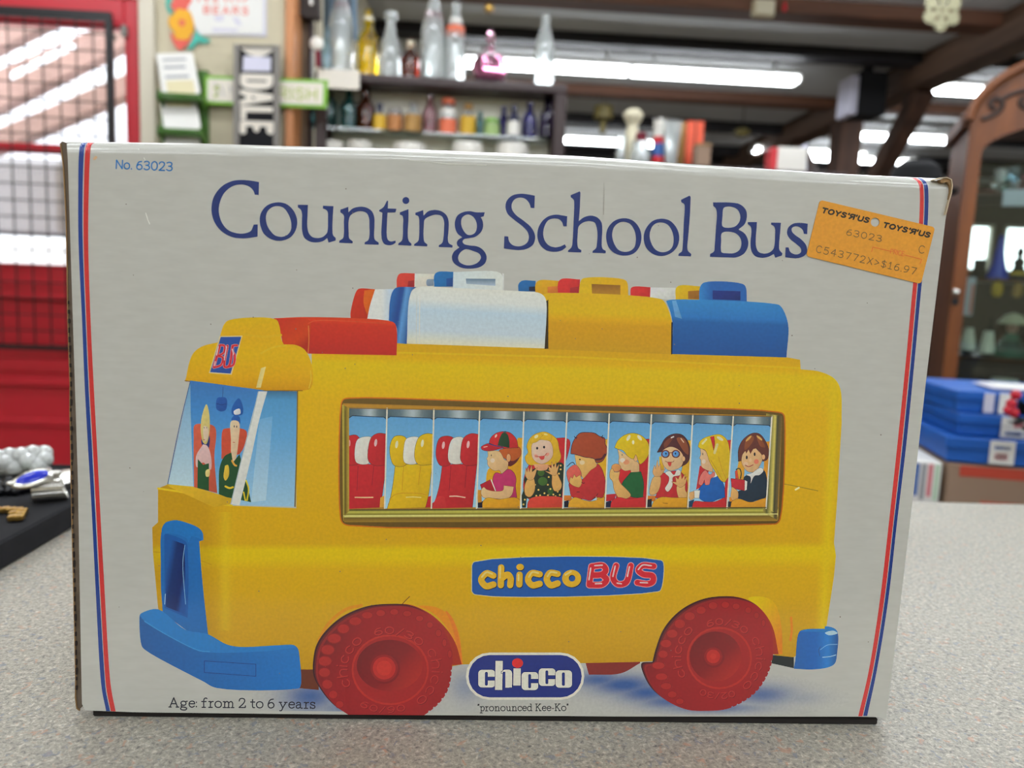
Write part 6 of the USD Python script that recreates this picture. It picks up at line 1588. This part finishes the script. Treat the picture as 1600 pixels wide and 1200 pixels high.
OD = math.degrees(OA)
oc = thing('oak_cabinet', 'arched oak display cabinet with a carved crest and a glass door', 'cabinet', OP, OD)
OW, DEP = .84, .34
ozs = float(inc(1512, 188, 0)[2]); OH = .20
gzs = float(inc(1532, 240, 0)[2])
SW = .037
obj('side_panel', cbox((0, .022, 0), (.022, DEP, ozs + .01), .003), 'oak_dark', oc)
obj('side_panel', cbox((OW - .022, .022, 0), (OW, DEP, ozs + .01), .003), 'oak_dark', oc)
obj('base', cbox((.001, .022, 0), (OW - .001, DEP, .55), .006), 'oak', oc)
obj('roof', cbox((0, .022, ozs), (OW, DEP, ozs + .02), .003), 'oak_dark', oc)
obj('cornice', cbox((-.02, .02, ozs - .02), (.0, DEP + .01, ozs + .03), .006), 'oak_dark', oc)
arc = lambda w, h, z0, n=40: [(OW / 2 + w * math.cos(a), z0 + h * math.sin(a)) for a in np.linspace(math.pi, 0, n)]


def oxz(poly, y0, y1, m, nm, par=oc):
    mb = MB()
    for g in polys(poly):
        e = trimesh.creation.extrude_polygon(g, y1 - y0, engine='earcut')
        mb.add((np.stack([e.vertices[:, 0], y1 - e.vertices[:, 2], e.vertices[:, 1]], 1), e.faces))
    return obj(nm, mb.get(), m, par)


outer_ = Polygon([(0, gzs - .02)] + arc(OW / 2, OH, ozs) + [(OW, gzs - .02)])
inner_ = Polygon([(SW, 0)] + arc(OW / 2 - SW, .10, gzs) + [(OW - SW, 0)])
oxz(outer_.difference(inner_), 0, .022, 'oak', 'arched_crest')
for a in (0, OW - SW):
    oxz(sbox(a, 0, a + SW, gzs - .0205), 0, .022, 'oak', 'stile')
oxz(sbox(SW, 0, OW - SW, .62), 0, .022, 'oak', 'rail')
obj('crest_moulding', tube([(x, -.008, z) for x, z in arc(OW / 2 + .004, OH + .004, ozs)], .014, 8), 'oak', oc)
for tr_px in ('1534,186 1548,181 1560,174 1566,163 1560,154 1550,157 1548,166 1555,170', '1562,158 1574,150 1592,143 1612,142 1622,152 1616,166 1602,168 1594,160 1600,152'):
    q = [inc(a, b, -.001) for a, b in curve(parse(tr_px), False)]
    obj('carving', tube(q, .0075, 6), 'carving_stain', oc)
    obj('carving', tube([(OW - x, y, z) for x, y, z in q], .0075, 6), 'carving_stain', oc)
obj('door_pane', cbox((SW - .005, .010, .6), (OW - SW + .005, .013, gzs - .022), .001), 'case_glass', oc)
obj('knob', ball(inc(1494, 457, -.012), .012), 'silver', oc)
lk = inc(1492, 470, 0)
obj('lock', cbox((lk[0] - .010, -.006, lk[2] - .012), (lk[0] + .010, 0, lk[2] + .008), .002), 'black_metal', oc)
SHZ = [float(inc(1545, q, .15)[2]) for q in (306, 436, 556, 642)]
for z in SHZ:
    obj('shelf_board', cbox((.022, .05, z - .010), (OW - .022, DEP - .01, z), .002), 'oak_dark', oc)
SI = 2.35 / FPX
GI = 'things inside the oak cabinet'


def ini(px, k, dep):
    q = OR.T @ inc(px, (306, 436, 556, 642)[k] - 20, dep) + OP
    return (q[0], q[1], SHZ[k] + FLOOR)


def lath_thing(name, px, k, prof, mat, label, cat, dep=.16, sub='body', extra=None):
    t = thing(name, label, cat, ini(px, k, dep), OD, group=GI)
    obj(sub, lathe([(a * SI, b * SI) for a, b in prof], 18), mat, t)
    for e in extra or ():
        obj(e[0], lathe([(a * SI, b * SI) for a, b in e[1]], 18), e[2], t)
    return t


lath_thing('wine_glass', 1562, 0, [(0, 0), (9, 0), (9, 1), (1.5, 2), (1.5, 14), (8, 22), (9, 34), (8, 42), (7.3, 42), (8, 34), (7, 23), (0, 15)], 'crystal', 'clear stemmed glass on the top cabinet shelf, nearer the oak stile', 'glass')
lath_thing('wine_glass', 1583, 0, [(0, 0), (9, 0), (9, 1), (1.5, 2), (1.5, 16), (7, 24), (8, 36), (7, 46), (6.3, 46), (7, 36), (6, 25), (0, 17)], 'ice_blue_glass', 'pale blue stemmed glass on the top cabinet shelf', 'glass')
lath_thing('dish', 1540, 0, [(0, 0), (8, 0), (13, 5), (12.5, 6), (7, 2), (0, 2)], 'maroon_cloth', 'small dark red dish on the top cabinet shelf', 'dish', .12)
lath_thing('goblet', 1553, 0, [(0, 0), (6, 0), (2, 3), (2, 8), (7, 16), (6.5, 30), (6, 30), (6, 17), (0, 10)], 'silver', 'small silver goblet behind the dark red dish', 'goblet', .25)
lath_thing('rose_vase', 1600, 0, [(0, 0), (7, 0), (10, 12), (4, 26), (6, 34), (5.3, 34), (3, 26), (0, 4)], 'rose_glass', 'rose pink vase on the top cabinet shelf', 'vase')
a, b = inc(1565, 322, .048), inc(1620, 295, .048)
t = thing('shelf_card', 'white card fixed along the edge of the top cabinet shelf', 'card', OP, OD)
obj('card', cbox((a[0], .046, SHZ[0] - .042), (b[0], .0495, SHZ[0] + .006), .001), 'sign_lilac', t)
lath_thing('cone_ornament', 1560, 1, [(0, 0), (16, 0), (16.5, 2), (9, 30), (3, 68), (0, 73)], 'cone_blue', 'tall bright blue cone ornament inside the oak cabinet', 'ornament')
lath_thing('figurine', 1592, 1, [(0, 0), (12, 0), (11, 14), (7, 22), (9, 28), (6, 34), (3, 36), (6, 42), (4, 50), (0, 54)], 'black_felt', 'black figurine standing beside the blue cone', 'figurine', extra=[('belt', [(11.6, 8), (12.0, 8), (11.4, 13), (11, 13)], 'yellow_label')])
lath_thing('photo_box', 1531, 1, [(0, 0), (10, 0), (10, 34), (0, 34)], 'dark_leather', 'dark round box beside the cabinet stile', 'box', .25)
a, b = inc(1505, 488, .04), inc(1526, 430, .04)
t = thing('leaflet', 'pale folded leaflet hanging just inside the cabinet stile', 'leaflet', OP, OD, group=GI)
obj('sheet', cbox((a[0], .040, SHZ[1] - .115), (b[0], .043, SHZ[1] + .001), .0008), 'sign_lilac', t)
obj('strip', cbox((b[0] - .010, .0392, SHZ[1] - .11), (b[0] - .003, .0398, SHZ[1] - .02), .0002), 'orange_label', t)
for px_, m_, lab in ((1548, 'yellow_label', 'small gilt clock under the second cabinet shelf'), (1580, 'ochre_label', 'small brass bell under the second cabinet shelf, farther right')):
    lath_thing('trinket', px_, 2, [(0, 96), (5, 96), (8, 102), (8, 112), (5, 119), (0, 119)], m_, lab, 'trinket', .07, extra=[('hook', [(0, 119), (1, 119), (1, 127), (0, 127)], 'black_metal')])
lath_thing('lamp', 1511, 2, [(0, 0), (8, 0), (8, 4), (2, 6), (2, 12)], 'dark_leather', 'small lamp with a tapering white shade nearest the cabinet stile', 'lamp', sub='foot', extra=[('shade', [(14, 8), (14.6, 8), (7, 44), (6.4, 44)], 'shade_white')])
lath_thing('lamp', 1543, 2, [(0, 0), (8, 0), (8, 4), (2, 6), (2, 12)], 'dark_leather', 'second small lamp with a white shade, between the first lamp and the doll', 'lamp', sub='foot', extra=[('shade', [(12, 4), (12.6, 4), (7, 40), (6.4, 40)], 'shade_white')])
lath_thing('doll', 1579, 2, [(0, 0), (24, 0), (23, 10), (13, 28), (8, 38), (0, 40)], 'doll_green', 'doll in a sage green skirt with a pale hat', 'doll', extra=[('face', [(0, 38), (6, 40), (9, 48), (6, 56), (0, 58)], 'skin_pink'), ('hat', [(9, 53), (22, 54), (21, 57), (12, 68), (0, 72), (0, 54)], 'cream_plastic'), ('apron', [(20.6, 14), (21.8, 14), (15.4, 27), (14.4, 27)], 'ice_blue_glass')])
for nm, px_, k_, r_, h_, m_, lab, cat, dp in (
        ('dark_bottle', 1572, 0, 6, 40, 'teal_glass', 'dark teal bottle standing behind the two stemmed glasses', 'bottle', .27), ('crystal_decanter', 1590, 0, 9, 34, 'crystal', 'squat crystal decanter deep on the top cabinet shelf', 'decanter', .28), ('dark_vase', 1612, 0, 9, 44, 'dark_leather', 'dark brown vase deep on the top cabinet shelf', 'vase', .26),
        ('candlestick', 1545, 2, 5, 62, 'dark_leather', 'tall dark candlestick between the two white lamps', 'candlestick', .26), ('tea_tin', 1562, 2, 12, 66, 'dusky_brown', 'brown tea tin standing behind the doll', 'tin', .28), ('black_urn', 1603, 2, 14, 58, 'black_felt', 'black urn to the right of the doll', 'urn', .25),
        ('dark_jug', 1530, 3, 9, 50, 'dark_leather', 'dark jug between the china bowl and the brown pottery jar', 'jug', .27), ('brown_urn', 1590, 3, 14, 60, 'dusky_brown', 'dull brown urn to the right of the white pitcher', 'urn', .2)):
    lath_thing(nm, px_, k_, [(0, 0), (r_ * .7, 0), (r_, h_ * .2), (r_, h_ * .5), (r_ * .45, h_ * .75), (r_ * .4, h_ * .92), (r_ * .6, h_), (0, h_)], m_, lab, cat, dp)
lath_thing('china_bowl', 1518, 3, [(0, 0), (8, 0), (14, 10), (16, 24), (14, 34), (8, 40), (0, 42)], 'white_ceramic', 'round white china lidded bowl on the lower cabinet shelf', 'bowl', .14)
lath_thing('brown_pot', 1542, 3, [(0, 0), (12, 0), (15, 12), (15, 28), (10, 40), (0, 42)], 'dusky_brown', 'brown pottery jar beside the white china bowl', 'jar', .2)
lath_thing('pitcher', 1566, 3, [(0, 0), (14, 0), (15, 6), (20, 54), (19, 56), (13, 8), (0, 6)], 'shade_white', 'white flared pitcher on the lower cabinet shelf', 'pitcher', .11)

# ---------------------------------------------------------------- blue boxes beyond the counter
YX = 1.02
sx_ = SC(YX)
st = thing('side_table', 'dark low table behind the counter carrying the stacked boxes', 'table', (0, 0, 0))
ztab = float(at(1520, 815, YX)[2])
ax0 = float(at(1425, 700, YX)[0])
obj('table_top', cbox((ax0 - .05, YX - .12, ztab - .03), (ax0 + .75, YX + .45, ztab), .004), 'dark_brown_frame', st)
for x in (ax0 - .03, ax0 + .70):
    for y in (YX - .1, YX + .4):
        obj('leg', cbox((x, y, FLOOR), (x + .04, y + .04, ztab - .03), .003), 'dark_brown_frame', st)
GB = 'boxes stacked beyond the counter'
zx = lambda py, px=1540, Y=YX: float(at(px, py, Y)[2])


def crate(pxc, top, bot, w, dpt, rz, label, mat='blue_card', Y=YX, lid=True, extra=()):
    """A flat box whose near left corner stands at pixel pxc."""
    z0, z1 = zx(bot, pxc, Y), zx(top, pxc, Y)
    p = at(pxc, (top + bot) / 2, Y)
    t = thing('lidded_box', label, 'box', (p[0], Y, z0), rz, group=GB)
    h = z1 - z0 - .0012
    obj('body', cbox((.004, .004, 0), (w - .004, dpt - .004, h * .62), .002), mat, t)
    if lid:
        obj('lid', cbox((0, 0, h * .55), (w, dpt, h), .002), mat, t)
    for e in extra:
        nm, x0, zz0, x1, zz1, m = e
        obj(nm, cbox((x0, -.0012, h * zz0), (x1, -.0002, h * zz1), .0004), m, t)
    return t


TB, CB = zx(722), zx(779)
t = thing('carton_box', 'tan cardboard box with a red printed band at the bottom of the stack', 'box', (float(at(1478, 760, YX)[0]), YX, ztab), -14, group=GB)
h = zx(723, 1478) - ztab - .001
obj('body', cbox((0, 0, 0), (.42, .24, h), .002), 'tan_card', t); obj('red_band', cbox((.02, -.001, h * .80), (.40, -.0002, h * .985), .0003), 'red_print', t); obj('lower_band', cbox((.06, -.001, h * .36), (.24, -.0002, h * .40), .0003), 'red_print', t)
pg = thing('magazine_stack', 'printed white carton with coloured stripes under the blue boxes', 'carton', (float(at(1474, 760, YX)[0]) - .004, YX + .003, ztab), 76, group=GB)
obj('body', cbox((0.0, 0, 0), (.24, .05, h), .002), 'paper_white', pg)
for k, m in enumerate(('pale_green', 'pink_print', 'grey_ink', 'blue_print')):
    obj('stripe', cbox((-.0010, .004 + .0115 * k, h * (.34 + .06 * (k % 2))), (-.0002, .0115 + .0115 * k, h * .96), .0002), m, pg)
CR1 = crate(1478, 681, 721, .40, .235, -14, 'lowest of the three blue lidded boxes, white label with red and blue print', extra=(('label', .073, .05, .115, .98, 'paper_white'), ('print', .080, .62, .108, .78, 'blue_print'), ('print', .082, .2, .104, .5, 'pink_print')))
CR2 = crate(1496, 645, 679.6, .40, .23, -12, 'middle one of the three blue lidded boxes, white label near its end', Y=YX + .01, extra=(('label', .074, .02, .116, .98, 'paper_white'), ('print', .082, .12, .110, .32, 'blue_print'), ('print', .094, .5, .112, .85, 'pink_print')))
CR3 = crate(1494, 609, 643.6, .40, .23, -10, 'topmost of the three blue lidded boxes, torn white label on its front', Y=YX + .02, extra=(('label', .048, .05, .066, .95, 'sign_lilac'), ('label', .074, .02, .104, .99, 'paper_white')))
zt_ = zx(607, 1494, YX + .02)
p = at(1560, 606, YX + .09)
t = thing('paper_sheet', 'lilac white papers lying on the topmost blue box', 'papers', (float(p[0]) - .05, YX + .035, zt_), -14, group=GB)
obj('sheet', cbox((0, 0, 0), (.2, .1, .0015), .0004), 'sign_lilac', t); obj('sheet', cbox((.015, .01, .0017), (.21, .112, .003), .0004), 'paper_white', t)
# the dark sprig with red berries
p = at(1600, 640, YX - .04)
t = thing('berry_sprig', 'dark evergreen sprig with red berries standing in front of the blue boxes', 'sprig', (float(p[0]), YX - .09, float(p[2])))
r_ = random.Random(5)
for k in range(46):
    a, b = r_.uniform(0, 2 * math.pi), r_.uniform(-.6, 1.1)
    d_ = np.array([math.cos(a) * math.cos(b), math.sin(a) * math.cos(b) * .6, math.sin(b)])
    o_ = np.array([-.004, .012, -.012]) + d_ * .008
    obj('needle_tuft', hull([o_, o_ + d_ * .046 + [0, 0, .004], o_ + d_ * .028 + np.cross(d_, (0, 0, 1)) * .013, o_ + d_ * .028 - np.cross(d_, (0, 0, 1)) * .013, o_ + d_ * .03 + [0, .006, 0]]), 'fir_green', t)
for px_, py_ in ((1587, 617), (1580, 631), (1576, 641), (1584, 645)):
    q = at(px_, py_, YX - .10) - np.array([float(p[0]), YX - .09, float(p[2])])
    obj('berry', ball(q, .0085), 'berry_red', t)
obj('stem', tube([(.03, 0, .01), (.05, 0, -.05), (.055, 0, ztab - float(p[2]) + .004)], .004, 6), 'dark_leather', t)
obj('foot', lathe([(0, 0), (.022, 0), (.02, .006), (0, .006)], 14, (.055, 0, ztab - float(p[2]))), 'dark_leather', t)

# ---------------------------------------------------------------- the jewellery tray at the left
TH = .020
fA, fB = at_z(0, 893, 0), at_z(110, 828, 0)
ex = (fB - fA); ex[2] = 0; ex /= np.linalg.norm(ex)
ang = math.degrees(math.atan2(ex[1], ex[0]))
o0 = fA - ex * .30
TW, TD = .52, .26
tr_ = thing('jewellery_tray', 'black velvet jewellery tray lying on the counter', 'tray', (o0[0], o0[1], 0), ang)
obj('base', cbox((0, 0, 0), (TW, TD, TH * .72), .002), 'velvet', tr_)
obj('rim', join(cbox((0, 0, TH * .5), (TW, .006, TH), .002), cbox((0, TD - .006, TH * .5), (TW, TD, TH), .002), cbox((0, 0, TH * .5), (.006, TD, TH), .002), cbox((TW - .006, 0, TH * .5), (TW, TD, TH), .002)), 'velvet', tr_)
obj('pad', cbox((.006, .006, TH * .7), (TW - .006, TD - .006, TH * .92), .002), 'velvet', tr_)
ZP = TH * .92
tz = lambda px, py, dz=0.0: at_z(px, py, ZP + dz)
GJ = 'jewellery on the black tray'


def jewel(name, px, py, label, cat, dz=0):
    q = tz(px, py)
    return thing(name, label, cat, (q[0], q[1], ZP), 0, group=GJ)


sj = lambda px, py: float(np.linalg.norm((at_z(px, py, ZP) - CAM_POS))) / FPX
for px_, py_, r0, lab in ((16, 742, 25, 'clear crystal brooch at the very edge of the tray'), (52, 741, 27, 'larger clear crystal brooch at the back of the tray')):
    t = jewel('crystal_brooch', px_, py_, lab, 'brooch')
    s = sj(px_, py_)
    rr_ = r0 * s
    obj('setting', lathe([(0, 0), (rr_ * .7, 0), (rr_ * .8, rr_ * .2), (0, rr_ * .25)], 16), 'silver', t)
    q_ = random.Random(int(px_))
    for k in range(9):
        a = 2 * math.pi * k / 8
        c_ = (rr_ * .55 * math.cos(a), rr_ * .4 * math.sin(a), rr_ * (.75 + .25 * math.sin(a * 2))) if k < 8 else (0, 0, rr_ * 1.05)
        obj('stone', ball(c_, rr_ * .42, 1), 'crystal_stone', t, smooth=False)
t = jewel('silver_compact', 108, 757, 'round silver compact half hidden by the carton edge', 'compact')
s = sj(108, 757)
obj('lower_shell', lathe([(0, 0), (22 * s, 0), (24 * s, 3 * s), (24 * s, 5 * s), (0, 5 * s)], 24), 'silver', t); obj('lid', lathe([(24 * s, 5.5 * s), (24 * s, 8 * s), (18 * s, 17 * s), (8 * s, 20 * s), (0, 21 * s)], 24), 'silver', t)
t = jewel('jade_slab', 56, 752, 'pale green stone slab under the crystal brooch', 'stone')
s = sj(56, 752)
obj('stone', hull([(x * s, y * s * .6, z * s) for x, y, z in ((-24, -8, 0), (22, -10, 0), (28, 10, 0), (-20, 12, 0), (-20, -6, 5), (18, -8, 5), (24, 8, 5), (-16, 10, 5))]), 'pale_green', t)
# watch: silver expansion band in an arch, blue oval face
t = jewel('bracelet_watch', 66, 784, 'silver expansion bracelet with an oval blue face', 'bracelet')
t.GetAttribute('xformOp:translate'); UsdGeom.Xformable(t).AddRotateZOp().Set(27.0)
s = sj(66, 788)
N_ = 24
R_ = 15 * s
for k in range(N_):
    a = math.radians(70 + 320 * k / (N_ - 1))                       # a hoop in the y-z plane, open under the face
    q_ = np.array([4 * s + 6 * s * (1 - math.sin(a)) * .5, R_ * math.cos(a), R_ + 3 * s + R_ * math.sin(a)])
    w = (17 + 4 * (1 - math.sin(a)) * .5) * s
    obj('link', bar(q_ - [w, 0, 0], q_ + [w, 0, 0], 4.6 * s, 3.2 * s, .0005, up=(0, math.cos(a), math.sin(a))), 'silver', t)
fc = np.array([-10 * s, -8 * s, 2 * R_ + 4 * s])
_c, _s = math.cos(math.radians(38)), math.sin(math.radians(38))


def tilted(c_, r_, sc, lift=0.0):
    v_, f_ = ball((0, 0, 0), r_, 3, sc)
    v_ = v_ + [0, 0, lift]
    return np.stack([v_[:, 0], v_[:, 1] * _c - v_[:, 2] * _s, v_[:, 1] * _s + v_[:, 2] * _c + v_[:, 0] * .22], 1) + c_, f_


obj('bezel', tilted(fc, 25 * s, (1, .58, .24)), 'silver', t)
obj('face', tilted(fc, 19 * s, (1, .52, .22), 3.2 * s), 'sapphire', t)
obj('lug', ball(fc + [27 * s, 4 * s, 5 * s], 7 * s, 2, (1, .8, .6)), 'silver', t)
obj('lug', ball(fc + [-24 * s, 0, -4 * s], 6 * s, 2, (1, .8, .6)), 'silver', t)
t = jewel('gold_bracelet', 22, 806, 'gold link bracelet near the front of the tray', 'bracelet')
s = sj(22, 806)
for k, (x, y) in enumerate(((-34, 0), (-25, 3), (-16, 5), (-7, 4), (2, 4), (10, 1), (15, -8), (20, -16), (4, -6), (12, -17))):
    obj('link', bar((x * s - 5 * s, y * s * 1.5, 5 * s), (x * s + 5 * s, y * s * 1.5 + 2 * s, 6 * s), 11 * s, 7 * s, .0008), 'gold', t)
t = jewel('jet_necklace', 14, 770, 'heap of glossy black beads on the tray', 'necklace')
s = sj(14, 770)
q_ = random.Random(9)
for k in range(22):
    a = k * 2.4
    rr_ = 4.2 * math.sqrt(k)
    obj('bead', ball((rr_ * math.cos(a) * 1.25 * s, rr_ * math.sin(a) * s, (6 + max(0, 14 - rr_) * .7) * s), 6.5 * s, 1), 'jet', t, smooth=True)
